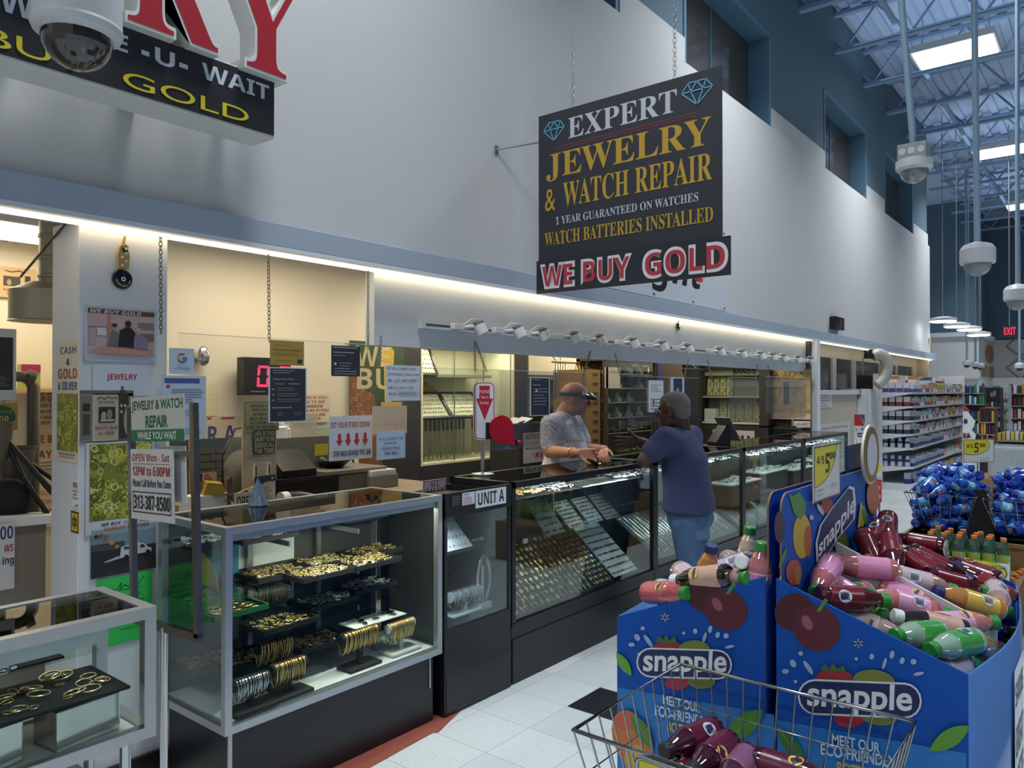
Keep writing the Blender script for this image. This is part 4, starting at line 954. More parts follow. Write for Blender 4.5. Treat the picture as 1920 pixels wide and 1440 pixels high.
sign('handwritten_note', 'white handwritten note giving the jeweler’s phone number', 'notice', (724, 684), (788, 751), P2, [('t', 'IF YOU NEED THE', .45, .1, .8, .07, '#3a3c44', 's'), ('t', 'JEWELER, CALL HIM', .5, .265, .9, .07, '#3a3c44', 's'), ('t', '@  313 387 8500', .47, .43, .84, .075, '#3a3c44', 's'), ('r', .2, .475, .85, .482, '#3a3c44'), ('t', 'HE’LL CALL YOU', .43, .63, .74, .07, '#3a3c44', 's'), ('t', 'BACK', .18, .8, .22, .07, '#3a3c44', 's'), ('t', 'IMMEDIATELY', .64, .8, .58, .07, '#3a3c44', 's'), ('b', .31, .74, .97, .87, .004, '#5a5c66')], bg='#d3dae3')
ar = lambda x: ('p', [(x - .035, .40), (x + .035, .40), (x + .035, .55), (x + .075, .55), (x, .68), (x - .075, .55), (x - .035, .55)], '#b3303c')
sign('notice', 'white notice SET YOUR ITEMS DOWN with four red arrows', 'notice', (618, 781), (698, 858), P, [('t', 'SET YOUR ITEMS DOWN', .48, .2, .9, .13, '#a32a36'), ar(.22), ar(.42), ar(.62), ar(.82), ('t', 'STEP BACK BEHIND THE LINE', .52, .845, .88, .12, '#2a2a2e')], bg='#ccd3da')
sign('paper_sheet', 'brown paper with a red scribbled outline above the blue notice', 'notice', (699, 762), (763, 812), ('x', -2.874), [('w', [(.32, .55, .32, .8), (.32, .55, .45, .5), (.34, .66, .44, .64), (.48, .56, .46, .8), (.48, .56, .56, .78), (.56, .56, .66, .8), (.66, .52, .68, .8), (.68, .66, .78, .66), (.78, .52, .8, .78), (.84, .55, .92, .75), (.92, .55, .82, .76)], .007, '#d08a70')], bg='#d3b99a')
sign('notice', 'pale blue notice asking to ring the bell', 'notice', (707, 811), (760, 858), P2, [('t', 'IF YOU NEED THE', .5, .26, .84, .1, '#5d5a78', 's'), ('t', 'JEWELER', .46, .43, .44, .1, '#5d5a78', 's'), ('t', 'PLEASE RING', .48, .6, .64, .1, '#6a4a68', 's'), ('t', 'THE BELL', .5, .78, .5, .11, '#8d3a50', 'b')], bg='#b9d0e4')
sign('review_sheet', 'black review sheet with white border behind the bald man', 'notice', (994, 707), (1031, 779), ('x', -2.872), [('r', .05, .025, .95, .975, '#2c333d'), ('l', .12, .05, .6, .08, 2, '#9aa0a8'), ('l', .12, .2, .6, .22, 1, '#b5bac0'), ('l', .15, .3, .9, .7, 6, '#7d838c'), ('e', .3, .35, .05, .03, '#d8dde2')], bg='#b5bdc4')
# ---------------------------------------------------------------- track lights
RAIL = mat('#d3d6d8', .4, 0, .03, 10); DKV = mat('#55585a', .5, .2, .1, 20)
y0, y1 = on_x(787, 607, -3.03).y, 9.6
t = thing('light_track', 'long white lamp track fixed along the header', 'lamp track', (-3.03, y0, 1.92))
q = MB(); q.bb(-.02, .018, 0, y1 - y0, -.022, .022, RAIL); q.build('rail', t); q = MB(); q.bb(.018, .0195, .03, y1 - y0 - .03, -.006, .006, DKV); q.build('slot', t)
head = None
places = [('next to the bare end of the track', 897), ('second from the bare end of the track', 970), ('third from the bare end of the track', 1018), ('fourth from the bare end of the track', 1077), ('fifth from the bare end of the track', 1125), ('sixth from the bare end of the track', 1187), ('seventh from the bare end of the track', 1242), ('above the man with glasses', 1290),
          ('seventh from the white end post', 1350), ('sixth from the white end post', 1392), ('fifth from the white end post', 1427), ('fourth from the white end post', 1450), ('third from the white end post', 1470), ('second from the white end post', 1497), ('at the white end post', 1521)]
for lb, px in places:
    y = min(on_x(px, 640, -2.94).y, 9.5)
    if head is None:
        head = t = thing('track_lamp', 'white track lamp ' + lb, 'track lamp', (-3.01, y, 1.92), group='track lamps on the header'); t.scale = (.84, .84, .84)
        q = MB(); q.bb(0, .045, -.2, -.10, -.02, .022, RAIL); q.build('adapter', t, bevel=.004)
        q = MB(); q.tube([(.03, -.11, .0), (.05, -.06, .004), (.07, -.02, .01)], .013, RAIL, 8); q.build('arm', t)
        q = MB(); M = Matrix.Translation((.085, .015, .0)) @ Matrix.Rotation(math.radians(-24), 4, 'Y') @ Matrix.Rotation(math.radians(12), 4, 'X'); q.M = M
        q.lathe([(.034, -.05), (.045, -.05), (.046, .015), (.046, .02)], RAIL, 16); q.build('lamp_shade', t)
        q = MB(); q.M = M; q.lathe([(.046, .02), (.044, .035), (.03, .052), (0, .056)], DKV, 16); q.build('vent_cap', t)
        q = MB(); q.M = M; q.lathe([(0, -.046), (.034, -.046)], mat('#a8a8a2', .3, .3, .05, 10), 16); q.build('lens', t)
        q = MB(); q.tube([(.04, -.1, .02), (.06, -.05, .06), (.08, 0, .058)], .004, RAIL, 5); q.build('cable', t)
    else:
        dup(head, (-3.01, y, 1.92), label='white track lamp ' + lb).scale = (.84, .84, .84)
# take-a-number post
t = thing('number_dispenser', 'red take-a-number dispenser on a chrome post with its rounded sign', 'ticket dispenser', (-2.87, 3.3, 1.068), rot=(0, 0, math.radians(52)))
q = MB(); q.lathe([(.0, 0), (.065, 0), (.065, .006), (.02, .012), (.011, .014)], STEEL, 24); q.build('base', t)
q = MB(); q.cyl((0, 0, .012), (0, 0, .40), .011, STEEL, n=12); q.build('pole', t)
def rrect(w, h, r, z0, n=6):
    return [(cx + r * math.cos(a0 + i * PI / 2 / n), cz + r * math.sin(a0 + i * PI / 2 / n)) for cx, cz, a0 in ((w / 2 - r, z0 + h - r, 0), (-w / 2 + r, z0 + h - r, PI / 2), (-w / 2 + r, z0 + r, PI), (w / 2 - r, z0 + r, -PI / 2)) for i in range(n + 1)]
sx = .005
q = MB(); q.prism([(x + sx, z) for x, z in rrect(.128, .335, .035, .2)], -.02, -.014, mat('#e4e7ec', .35, 0, .02, 20)); q.build('sign_plate', t)
q = MB(); q.add([(x + sx, -.0204, z) for x, z in rrect(.118, .325, .031, .205)] , [tuple(range(28))], pm('#b3253a')); q.add([(x + sx, -.0208, z) for x, z in rrect(.108, .315, .027, .21)], [tuple(range(28))], pm('#e4e7ec'))
h0 = .2; put_print(q, [('p', [(.27, .07), (.75, .07), (.75, .29), (.9, .29), (.52, .66), (.12, .29), (.27, .29)], '#bf2736'), ('t', 'PLEASE', .51, .17, .44, .055, '#f0e6e6', 's'), ('t', 'Take A', .51, .265, .34, .05, '#f0e6e6', 's'), ('t', 'Number', .51, .36, .42, .05, '#f0e6e6', 's')], .128, .335, -.021)
for i in range(len(q.v) - 1, 55, -1): q.v[i] = (q.v[i][0] - .064 + sx, q.v[i][1], q.v[i][2] + h0)
q.build('print', t)
q = MB(); q.bb(.012, .055, -.036, -.022, .205, .3, BLACK); q.build('bracket', t)
RP = mat('#b5161f', .18, 0, .03, 10, coat=.6)
q = MB(); out = [(.1 + .072 * math.cos(a), .262 + .08 * math.sin(a)) for a in [math.radians(-20 + i * 12) for i in range(22)]] + [(.075, .185), (.13, .178), (.178, .172), (.178, .2)]
q.prism(out, -.055, -.018, RP); q.build('shell', t, bevel=.006)
q = MB(); q.bb(.176, .194, -.05, -.024, .165, .205, BLACK); q.build('ticket_slot', t)
q = MB(); q.ball((.204, -.037, .184), .013, RP, 10, 6, (.016, .012, .013)); q.build('ticket_tongue', t)
# ================================================================ inside the shop
CAB = mat('#38383a', .5, 0, .08, 8); CABIN = mat('#eae0c2', .6, 0, .02, 4); SHELFM = mat('#8d8d86', .45, .2, .05, 10); TAN = mat('#a8854f', .7, 0, .12, 10); BROWN = mat('#5d4a38', .5, 0, .15, 6); WOODT = mat('#c9a878', .6, 0, .12, 8)
XF, XB = -4.3, -4.79
# wall cabinets
t = thing('wall_cabinet', 'tall plain dark grey cabinet end panel under the green poster', 'cabinet', (-4.55, 3.87, 0))
q = wb(t); q.bb(XB, XF, 3.755, 4.2, 0, 2.42, CAB); q.build('carcass', t)
t = thing('wall_cabinet', 'dark cabinet with a lit cream niche of ring trays behind sliding glass', 'cabinet', (-4.55, 4.8, 0))
q = wb(t); q.bb(XB, XF, 4.205, 5.38, 0, .955, CAB); q.bb(XB, XF, 4.205, 5.38, 1.96, 2.42, CAB); q.bb(XB, XF, 5.385, 5.58, 0, 2.42, CAB); q.build('carcass', t)
q = wb(t); q.bb(XB, XB + .02, 4.205, 5.385, .955, 1.96, CABIN); q.bb(XB + .02, XF, 4.205, 4.225, .955, 1.96, CABIN); q.bb(XB + .02, XF, 5.365, 5.385, .955, 1.96, CABIN); q.bb(XB + .02, XF - .02, 4.225, 5.365, .955, .97, CABIN); q.bb(XB + .02, XF - .02, 4.225, 5.365, 1.945, 1.96, CABIN); q.build('niche_lining', t)
q = wb(t); q.bb(XB + .02, XF - .16, 4.225, 5.25, 1.665, 1.69, SHELFM); q.build('shelf', t)
for y0, y1, x in ((4.225, 4.62, XF - .03), (4.6, 5.0, XF - .04), (4.98, 5.365, XF - .03)):
    q = wb(t); q.bb(x, x + .005, y0, y1, .972, 1.945, GLASS2); q.bb(x - .001, x + .006, y1 - .006, y1, .972, 1.945, mat('#7d837c', .3, .3, .05, 10)); q.build('sliding_glass', t)
q = wb(t); q.bb(XF - .1, XF - .06, 4.3, 5.3, 1.93, 1.944, glow('#fff2c4', 6)); q.build('niche_lamp', t)
area('niche_lamp_light', (XF - .1, 4.8, 1.92), (.04, 1.0), 5, (1, .93, .72))
def ring_tray(c, w, L, slope, label, cols, grp='ring trays in the lit niche'):
    t = thing('ring_tray', label, 'tray', c, rot=(0, slope, 0), group=grp)
    q = MB()
    for a in (-1, 1): q.bb(-L / 2, L / 2, a * w / 2 - .008, a * w / 2 + .008, -.012, .016, BLACK); q.bb(a * L / 2 - .008, a * L / 2 + .008, -w / 2, w / 2, -.012, .016, BLACK)
    q.bb(-L / 2, L / 2, -w / 2, w / 2, -.012, -.004, BLACK); q.build('tray_frame', t)
    q = MB(); q.bb(-L / 2 + .008, L / 2 - .008, -w / 2 + .008, w / 2 - .008, -.004, .0, mat('#d8d0b4', .8, 0, .05, 20)); q.build('foam_pad', t)
    q = MB()
    for i in range(int(L / .042)):
        for j in range(int(w / .032)):
            x, y = -L / 2 + .03 + i * .042, -w / 2 + .024 + j * .032
            if x < L / 2 - .015 and y < w / 2 - .015: q.ball((x, y, .005), .0085, cols[(i * 3 + j * 7 + random.randint(0, 1)) % len(cols)], 6, 4, (.007, .01, .007))
    o = q.build('rings', t); o['kind'] = 'stuff'
RC = GOLDS + SILVERS[:2]
ring_tray((-4.5, 4.38, 1.80), .3, .26, 1.15, 'slanted tray of gold rings on the upper shelf of the lit niche', GOLDS)
ring_tray((-4.5, 4.46, 1.425), .42, .26, .9, 'slanted black-framed ring tray under the PAY board', RC)
ring_tray((-4.5, 4.9, 1.425), .42, .26, .9, 'slanted black-framed tray of pale rings behind the take-a-number sign', SILVERS + GOLDS[:1])
t = thing('pay_board', 'orange rounded board with the word PAY inside the lit niche', 'sign', (-4.76, 4.3, 1.5), rot=(0, 0, PI / 2))
q = MB(); q.prism([(0, 0), (.55, 0), (.55, .05), (.4, .13), (.2, .15), (0, .14)], -.012, 0, mat('#c08a4a', .6, 0, .1, 10)); q.build('board', t)
q = MB(); put_print(q, [('t', 'PAY', .28, .55, .42, .6, '#3a352c')], .55, .15, -.012); q.build('print', t)
# watch bands and chains hanging in the niche
for i in range(15):
    y = 4.28 + i * .05 if i < 12 else 4.95 + (i - 12) * .1
    q = MB(); q.box((0, 0, -.04), (.012, .022, .09), DARKMETAL)
    q.tube([(0, -.008, -.085), (0, -.009, -.25), (0, -.005, -.36), (0, .004, -.375), (0, .008, -.25), (0, .008, -.085)], .003, SILVERS[i % 2], 4)
    q.tube([(0, 0, 0), (0, 0, .022)], .002, STEEL, 4)
    tag(q.build('hanging_chain', loc=(-4.42, y, 1.305)), 'silver chain with a dark clasp hanging in the lit niche', 'chain', 'chains hanging in the lit niche')
q = MB(); q.cyl((0, 4.24, 0), (0, 5.36, 0), .004, STEEL, n=6); tag(q.build('hanging_rail', loc=(-4.42, 0, 1.328)), 'thin rail across the lit niche under the ring trays', 'rail')
# cabinet run behind the jeweler
t = thing('wall_cabinet', 'long cream wall cabinet behind the bald man with dark posts', 'cabinet', (-4.55, 7.4, 0))
q = wb(t); q.bb(XB, XF, 5.585, 9.4, 0, .95, CAB); q.bb(XB, XF, 5.585, 9.4, 2.0, 2.42, CAB); q.bb(XB, XF + .01, 7.95, 8.15, .95, 2.0, CAB); q.bb(XB, XF + .01, 9.2, 9.3, .95, 2.0, CAB); q.build('carcass', t)
q = wb(t); q.bb(XB, XB + .02, 5.585, 9.4, .95, 2.0, CABIN); q.build('back_lining', t)
q = wb(t); q.bb(XB + .02, XF, 5.6, 6.9, 1.66, 1.69, SHELFM); q.bb(XB + .02, XF, 5.6, 6.9, 1.38, 1.40, SHELFM); q.build('shelf', t)
for y0, y1 in ((5.6, 6.1), (6.12, 6.62), (6.64, 7.1)):
    q = wb(t); q.bb(XF - .02, XF, y0, y1, 1.7, 2.0, CABIN); q.build('cupboard_door', t)
# rod with necklaces
q = MB(); q.cyl((0, 0, 0), (0, 3.3, 0), .009, DARKMETAL, n=8); tag(q.build('hanging_rod', loc=(-4.12, 5.72, 1.82)), 'dark rod of necklaces running behind the clear sheets', 'rod')
for y in (5.8, 8.8):
    q = MB(); q.tube([(0, 0, 0), (-.18, 0, .19)], .005, DARKMETAL, 6); tag(q.build('rod_hanger', loc=(-4.12, y, 1.82)), 'dark hanger holding the necklace rod, ' + ('behind the bald man' if y < 7 else 'near the bands case'), 'hanger')
PR = {}
def strand(y, L, m, r, lab, grp):
    k = (round(L, 2), r, id(m))
    if k not in PR:
        q = MB(); q.tube([(.012, .006, -L), (.011, .003, -L * .3), (.0, 0, .011), (-.011, -.003, -L * .3), (-.012, -.006, -L)], r, m, 5); PR[k] = o = q.build('hanging_necklace')
    else: o = PR[k].copy(); COL.objects.link(o)
    o.location = (-4.12, y, 1.821); tag(o, lab, 'necklace', grp)
for i in range(5): strand(5.78 + i * .04, .34, [SILVER, GOLD][i % 2], .007, 'thick beaded strand at the near end of the rod', 'beaded strands on the rod')
for i in range(11): strand(6.12 + i * .05, .26 if i % 3 else .3, GOLDS[0], .006, 'long gold chain hanging from the rod behind the bald man', 'gold chains on the rod')
for i in range(12): strand(7.55 + i * .075, .24 if i % 2 else .3, GOLDS[1], .005, 'gold chain on the rod above the man with glasses', 'gold chains at the far end of the rod')
for i in range(9):
    q = MB(); q.bb(-.16, .16, -.155, .155, 0, .088, TAN); q.bb(.16, .163, .03, .12, .03, .06, BROWN)
    tag(q.build('storage_box', loc=(-4.0, 5.95, .95 + i * .0885), bevel=.003), 'tan carton in the stack behind the bald man, ' + ['bottom one', 'second from the bottom', 'third from the bottom', 'fourth from the bottom', 'fifth from the bottom', 'fourth from the top', 'third from the top', 'second from the top', 'topmost'][i], 'box', 'tan cartons behind the bald man')
# tall watch showcase
t = thing('watch_showcase', 'tall brown glass showcase of watches between the two men', 'showcase', (-3.98, 6.7, .0))
q = wb(t)
for y in (6.2, 7.2):
    for x in (-4.14, -3.84): q.bb(x - .02, x + .02, y - .02, y + .02, 0, 1.86, BROWN)
q.bb(-4.16, -3.82, 6.18, 7.22, 1.84, 1.88, BROWN); q.bb(-4.16, -3.82, 6.18, 7.22, 0, .92, BROWN); q.bb(-4.16, -4.15, 6.2, 7.2, .92, 1.84, mat('#7b6a58', .6, 0, .1, 8)); q.build('frame', t)
SZ = [1.0, 1.14, 1.29, 1.44, 1.58, 1.72]
for z in SZ[1:]:
    q = wb(t); q.bb(-4.14, -3.86, 6.22, 7.18, z - .008, z, GLASS2); q.bb(-3.862, -3.856, 6.22, 7.18, z - .01, z, SHEETW); q.build('glass_shelf', t)
q = wb(t); q.bb(-3.84, -3.835, 6.22, 7.18, .92, 1.84, GLASS2); q.build('front_glass', t)
W0 = None
for zi, z in enumerate(SZ[2:]):
    for k in range(4):
        if (zi + k) % 5 == 4: continue
        if W0 is None:
            W0 = r = thing('watch', '', 'watch', (0, 0, 0)); q = MB(); q.bb(-.03, .03, -.035, .035, 0, .03, WHITEP); q.prism([(-.02, .03), (.02, .03), (.008, .09), (-.012, .09)], -.018, .018, WHITEP); q.build('holder', r)
            q = MB(); q.tube([(.022 * math.cos(a), 0, .07 + .03 * math.sin(a)) for a in [i * PI / 5 for i in range(10)]], .008, STEEL, 5, True); q.cyl((.02, 0, .075), (.034, 0, .08), .018, BLACK, n=12); q.build('watch_case', r)
        else: r = dup(W0)
        r.location = (-3.93, 6.36 + k * .22, z + .001); r['label'] = 'wrist watch on a white block, %s shelf of the brown showcase' % ['lowest watch', 'second watch', 'third watch', 'top'][zi]; r['group'] = 'watches on the %s shelf' % ['lowest', 'second', 'third', 'top'][zi]
heap('small_jewelry', 'gold trinkets on the second lowest shelf of the brown showcase', -3.98, 6.7, 1.143, .1, .4, 60, GOLDS, (.01, .02), .02)
heap('small_jewelry', 'gold trinkets on the floor of the brown showcase', -3.98, 6.7, .932, .1, .4, 60, GOLDS, (.01, .02), .02)
sign('price_sheet', 'white handwritten sheet reading GOLD PLATED on the brown showcase', 'notice', (1134, 688), (1163, 728), ('x', -3.82), [('t', 'Gold Plated', .5, .22, .8, .14, '#5a5048', 's')], bg='#cfc8bb')
q = MB(); q.bb(0, .02, 0, .75, -.88, 1.0, mat('#6a5947', .5, 0, .1, 6)); tag(q.build('brown_screen', loc=(-3.95, 7.26, .88)), 'plain brown panel beside the watch showcase, hung with thin chains', 'panel')
q = MB(); q.bb(0, .01, 0, .1, 0, .9, mat('#4c5a86', .4, 0, .2, 18)); tag(q.build('banner_strip', loc=(-3.81, 7.2, .96)), 'narrow blue printed strip on the corner of the brown showcase', 'strip')
sign('price_sheet', 'white printed price sheet next to the head of the man with glasses', 'notice', (1217, 713), (1244, 772), ('x', -2.874), [('l', .12, .15, .85, .35, 4, '#7d8590'), ('l', .12, .6, .8, .9, 4, '#6a727d'), ('e', .3, .65, .05, .03, '#22262c'), ('e', .3, .75, .05, .03, '#22262c')], bg='#d2d8df')
sign('framed_notice', 'white bordered card with a dark blue picture above the man with glasses', 'notice', (1258, 707), (1283, 742), ('x', -2.874), [('r', .18, .06, .85, .98, '#2c3850'), ('e', .5, .7, .08, .14, '#9aa5b5')], bg='#c5d2e2')
# bands case on the end wall
YB = 9.4
def eb(px, py): return on_y(px, py, YB)
a, b = eb(1314, 690), eb(1441, 802)
t = thing('ring_case', 'wall case of wedding bands with the word BANDS on it', 'cabinet', (a.x, YB, b.z)); w, h = b.x - a.x, a.z - b.z
q = MB(); q.bb(0, w, .2, .215, 0, h, mat('#8f897a', .6, 0, .05, 8))
for x in (0, w - .12): q.bb(x, x + (.02 if x == 0 else .12), 0, .2, 0, h, CAB)
q.bb(0, w, 0, .2, -.35, .02, CAB); q.bb(0, w, 0, .2, h - .012, h, CAB); q.build('carcass', t)
for v in (.06, .5): q = MB(); q.bb(.02, w - .12, .0, .2, h * v - .012, h * v + .012, mat('#d8d4c6', .5, 0, .03, 10)); q.build('shelf', t)
q = MB(); q.bb(.02, w - .12, .08, .09, h * .865, h * .985, mat('#a8a38c', .6, 0, .05, 10)); put_print(q, [('t', 'BANDS', .62, .074, .33, .08, '#2c3038', 'b', .02)], w, h, .079); q.build('letter_board', t)
q = MB(); q.bb(.02, w - .12, .0, .004, .08, h * .98, GLASS2); q.build('front_glass', t)
def bandpanel(u0, u1, v0, v1, lb, cols):
    t2 = thing('band_display', lb, 'ring display', (a.x + u0 * w, YB + .13, b.z + h * v0 + .004), rot=(-.12, 0, 0), group='band displays in the bands case')
    q = MB(); W, H = (u1 - u0) * w, (v1 - v0) * h; q.bb(0, W, 0, .02, 0, H, mat('#b5ab8c', .7, 0, .06, 20)); q.build('display_block', t2)
    q = MB(); nx, nz = max(3, int(W / .035)), max(4, int(H / .04))
    for i in range(nx):
        for j in range(nz): q.box((W * (i + .5) / nx, -.003, H * (j + .5) / nz), (W / nx * .62, .008, H / nz * .6), cols[(i * j + i) % len(cols)])
    o = q.build('bands', t2); o['kind'] = 'stuff'
BC = [mat('#d9c691', .5, .2, .1, 30), mat('#8d7a52', .5, .2, .1, 30), mat('#e6dcb8', .5, .1, .1, 30)]; PC = [mat('#cfc6b8', .5, .1, .1, 30), mat('#a89a8c', .5, .1, .1, 30), mat('#dcd4c8', .5, .1, .1, 30)]
for i in range(4): bandpanel(.03 + i * .1, .12 + i * .1, .52, .86, 'gold band display on the top shelf of the bands case, ' + ['by the case edge', 'second from the case edge', 'third from the case edge', 'beside the empty shelf space'][i], BC)
for i in range(5): bandpanel(.22 + i * .125, .335 + i * .125, .08, .46, 'pale band display on the lower bands shelf, ' + ['by the white trays', 'second from the white trays', 'middle one', 'second from the far end', 'golden one at the far end'][i], BC if i == 4 else PC)
for i in range(6):
    q = MB(); q.bb(0, .16, -.08, .02, 0, .026, WHITEP); tag(q.build('ring_card_tray', loc=(a.x + .035, YB + .11, b.z + h * .08 + i * .028)), 'flat white tray in the small stack in the bands case, ' + ['bottom one', 'second up', 'third up', 'fourth up', 'second from the top', 'topmost'][i], 'tray', 'white trays in the bands case')
sign('gold_poster', 'large gold chain poster beside the white end post', 'poster', (1446, 694), (1520, 787), ('y', 9.55), [('r', .0, .02, 1, .88, '#b59a62'), ('j', .0, .02, 1, .88, 160, ['#c9a85a', '#a8884a', '#d9be7a', '#8a6c3a', '#b5a58a', '#9a8c78']), ('r', .24, .22, .86, .8, '#a3957f'), ('j', .24, .22, .86, .8, 90, ['#b3a58c', '#8d8170', '#c4b79c']), ('b', .3, .22, .49, .72, .012, '#c5cbd0'), ('r', .315, .235, .475, .705, '#44566a'),
     ('r', 0, .885, 1, 1, '#d8c6b4'), ('t', 'WE BUY SCRAP GOLD', .53, .912, .72, .03, '#b0382c', 'o'), ('t', 'DIAMOND WATCHES', .52, .96, .68, .03, '#b0382c', 'o')], bg='#bfae94')
sign('notice', 'small LAY-AWAY plan sign under the gold chain poster', 'sign', (1488, 789), (1519, 802), ('y', 9.54), [('t', 'LAY-AWAY', .52, .5, .84, .4, '#b02a3a', 'b', 0, .12), ('t', 'Plan', .82, .86, .24, .2, '#b02a3a', 'o')], bg='#e2dcd2')
sign('notice', 'white CASH sign with purple letters behind the tablet', 'sign', (1336, 805), (1415, 838), ('y', 9.2), [('b', 0, 0, 1, 1, .008, '#9a8d86'), ('t', 'CASH', .48, .62, .82, .62, '#b0303a', 'b', .03), ('t', 'CASH', .48, .62, .8, .58, '#3a2a6a', 'b')], bg='#cfc8cb')
o = on_y(1341, 838, 9.2); q = MB(); q.bb(-.04, .56, .006, .16, 0, .6, CAB); tag(q.build('low_cabinet', loc=(o.x, 9.2, o.z - .6)), 'dark low cabinet behind the CASH sign', 'cabinet')
p = on_y(1450, 815, 9.3); q = MB(); q.bb(0, .3, 0, .16, 0, .11, BLACK); q.bb(.05, .25, .02, .1, .11, .13, BLACKF); q.cyl((.2, .1, .11), (.2, .1, .28), .01, WHITE, n=6); tag(q.build('label_printer', loc=(p.x, 9.3, p.z - .02), bevel=.006), 'small black printer under the gold chain poster', 'printer')
q = MB(); q.bb(-.4, .1, -.2, .1, 0, 1.0, CAB); tag(q.build('low_cabinet', loc=(p.x + .3, 9.45, p.z - 1.02)), 'dark stand under the small black printer', 'cabinet')
# tablet on the counter
t = thing('tablet_stand', 'grey tablet on a tilted black stand on the second counter unit', 'tablet', (-2.84, 6.55, 1.068), rot=(0, 0, math.radians(65)))
q = MB(); q.prism([(-.1, 0), (-.1, .02), (.02, .17), (.045, .17), (.045, .15), (.07, 0)], -.06, .06, BLACK); q.build('stand', t, bevel=.004)
R = Matrix.Rotation(math.radians(-32), 3, 'Y')
q = MB(); q.box((.085, 0, .135), (.012, .2, .25), mat('#54606b', .4, .3, .05, 10), R); q.build('tablet_body', t, bevel=.004)
q = MB(); q.box((.0915, 0, .1375), (.001, .165, .2), mat('#1f3b46', .1, 0, .2, 4), R); q.build('screen', t)
# WE BUY poster, displays on the near back wall
PB = ('x', -4.28)
sign('green_poster', 'green poster with cream block letters WE BUY behind the notices', 'poster', (656, 638), (758, 800), PB, [('r', 0, 0, 1, 1, '#3c5238'), ('p', [(0, .4), (.2, .42), (.25, .55), (.42, .62), (.5, .8), (.42, 1), (0, 1)], '#8a5638'), ('j', 0, .45, .38, .98, 60, ['#a06a48', '#c49a78', '#7a4a34', '#b58462']), ('p', [(.6, .1), (.7, 0), (.8, .1), (.75, .7), (.62, .7)], '#c9a83a'), ('t', 'WE', .40, .17, .62, .23, '#cdbb90', 'b'), ('t', 'BUY', .62, .43, 1.0, .24, '#cdbb90', 'b'), ('r', .55, .7, .95, 1, '#b59a5a')], bg='#2f4432')
t = thing('number_display', 'black box with a red lit 0 digit on the cream back wall', 'number display', on_x(459, 741, -4.12), rot=(0, 0, PI / 2)); p = on_x(459, 669, -4.12); h = p.z - t.location.z; w = on_x(545, 741, -4.12).y - p.y
q = MB(); q.bb(0, w, 0, .09, 0, h, mat('#1b1a1d', .35, 0, .1, 10)); q.bb(.08, .12, .09, .18, h * .3, h * .7, BLACK); q.build('housing', t, bevel=.004)
q = MB(); RG = glow('#ff2a4a', 3.2)
for ox in (.26, .72):
    for s in ([(.0, .22), (.24, .22), (.20, .28), (.05, .28)], [(0, .25), (.05, .3), (.05, .46), (0, .49)], [(.24, .25), (.2, .3), (.2, .46), (.24, .49)], [(0, .52), (.05, .55), (.05, .71), (0, .76)], [(.24, .52), (.2, .55), (.2, .71), (.24, .76)], [(.0, .78), (.24, .78), (.2, .72), (.05, .72)]):
        q.poly([((ox + u - .05 * (v - .5)) * w, -.002, (1 - v) * h) for u, v in s], RG)
q.build('digits', t)
q = MB(); q.bb(.12 * w, .42 * w, -.002, 0, .08 * h, .11 * h, STEEL); q.build('label_strip', t)
sign('notice', 'cream wall sheet of red capitals LEARN AS IF YOU WERE TO LIVE FOREVER', 'notice', (549, 738), (618, 791), PB, [('t', 'LIVE AS IF YOU', .5, .14, .84, .1, '#a04438'), ('t', 'WERE TO DIE', .5, .29, .72, .1, '#a04438'), ('t', 'TOMORROW.', .5, .44, .66, .1, '#a04438'), ('t', 'LEARN AS IF YOU', .52, .58, .9, .1, '#a04438'), ('t', 'WERE TO LIVE', .5, .73, .74, .1, '#a04438'), ('t', 'FOREVER.', .5, .87, .54, .1, '#a04438')], bg='#e6d8bd')
sign('wall_chart', 'white banner with blue letters R A and red bars on the back wall', 'banner', (384, 782), (458, 832), PB, [('r', .06, .02, .16, .1, '#b04448'), ('r', .4, .02, .74, .1, '#b04448'), ('t', 'R', .2, .62, .24, .6, '#4a5088'), ('t', 'A', .62, .62, .3, .6, '#40488a')], bg='#d8ccb4')
sign('paper_sheet', 'crinkled cream plastic pouch stuck on the back wall beside the letter', 'paper', (386, 720), (409, 780), PB, [('r', .05, .48, .95, .5, '#cdbf9e')], bg='#e9dcbc')
p = on_x(375, 668, -4.27); q = MB(); q.cyl((0, 0, 0), (.05, 0, 0), .03, CHROME, n=14); q.ball((.07, 0, 0), .045, CHROME, 12, 8, (.02, .04, .06)); tag(q.build('wall_bracket', loc=(-4.3, p.y, p.z)), 'round chrome bracket on the cream wall beside the letter G plate', 'bracket')
# work table and what stands on it
t = thing('work_table', 'jeweler’s work table behind the long glass case', 'table', (-3.7, 2.6, 0))
q = wb(t); q.bb(-4.28, -3.3, 2.0, 3.56, .90, .95, mat('#9a8a72', .6, 0, .1, 8)); q.build('table_top', t)
for x in (-4.2, -3.36):
    for y in (2.06, 3.5): q = wb(t); q.bb(x - .025, x + .025, y - .025, y + .025, 0, .9, BROWN); q.build('leg', t)
def onT(px, X): return Vector((X, on_x(px, 900, X).y, .951))
def stuffon(name, label, cat, px, X, mbf, rz=0, bevel=0):
    q = MB(); mbf(q); return tag(q.build(name, loc=onT(px, X), rotz=rz, bevel=bevel), label, cat)
GREYM = mat('#6f6e68', .55, .1, .08, 8); GREYD = mat('#55544f', .55, .1, .08, 8)
stuffon('cash_drawer', 'black cash drawer behind the OPEN sign', 'cash drawer', 560, -3.55, lambda q: (q.bb(-.15, .1, -.22, .2, 0, .13, BLACK), q.bb(.1, .104, -.2, .18, .01, .12, BLACKF)), bevel=.004)
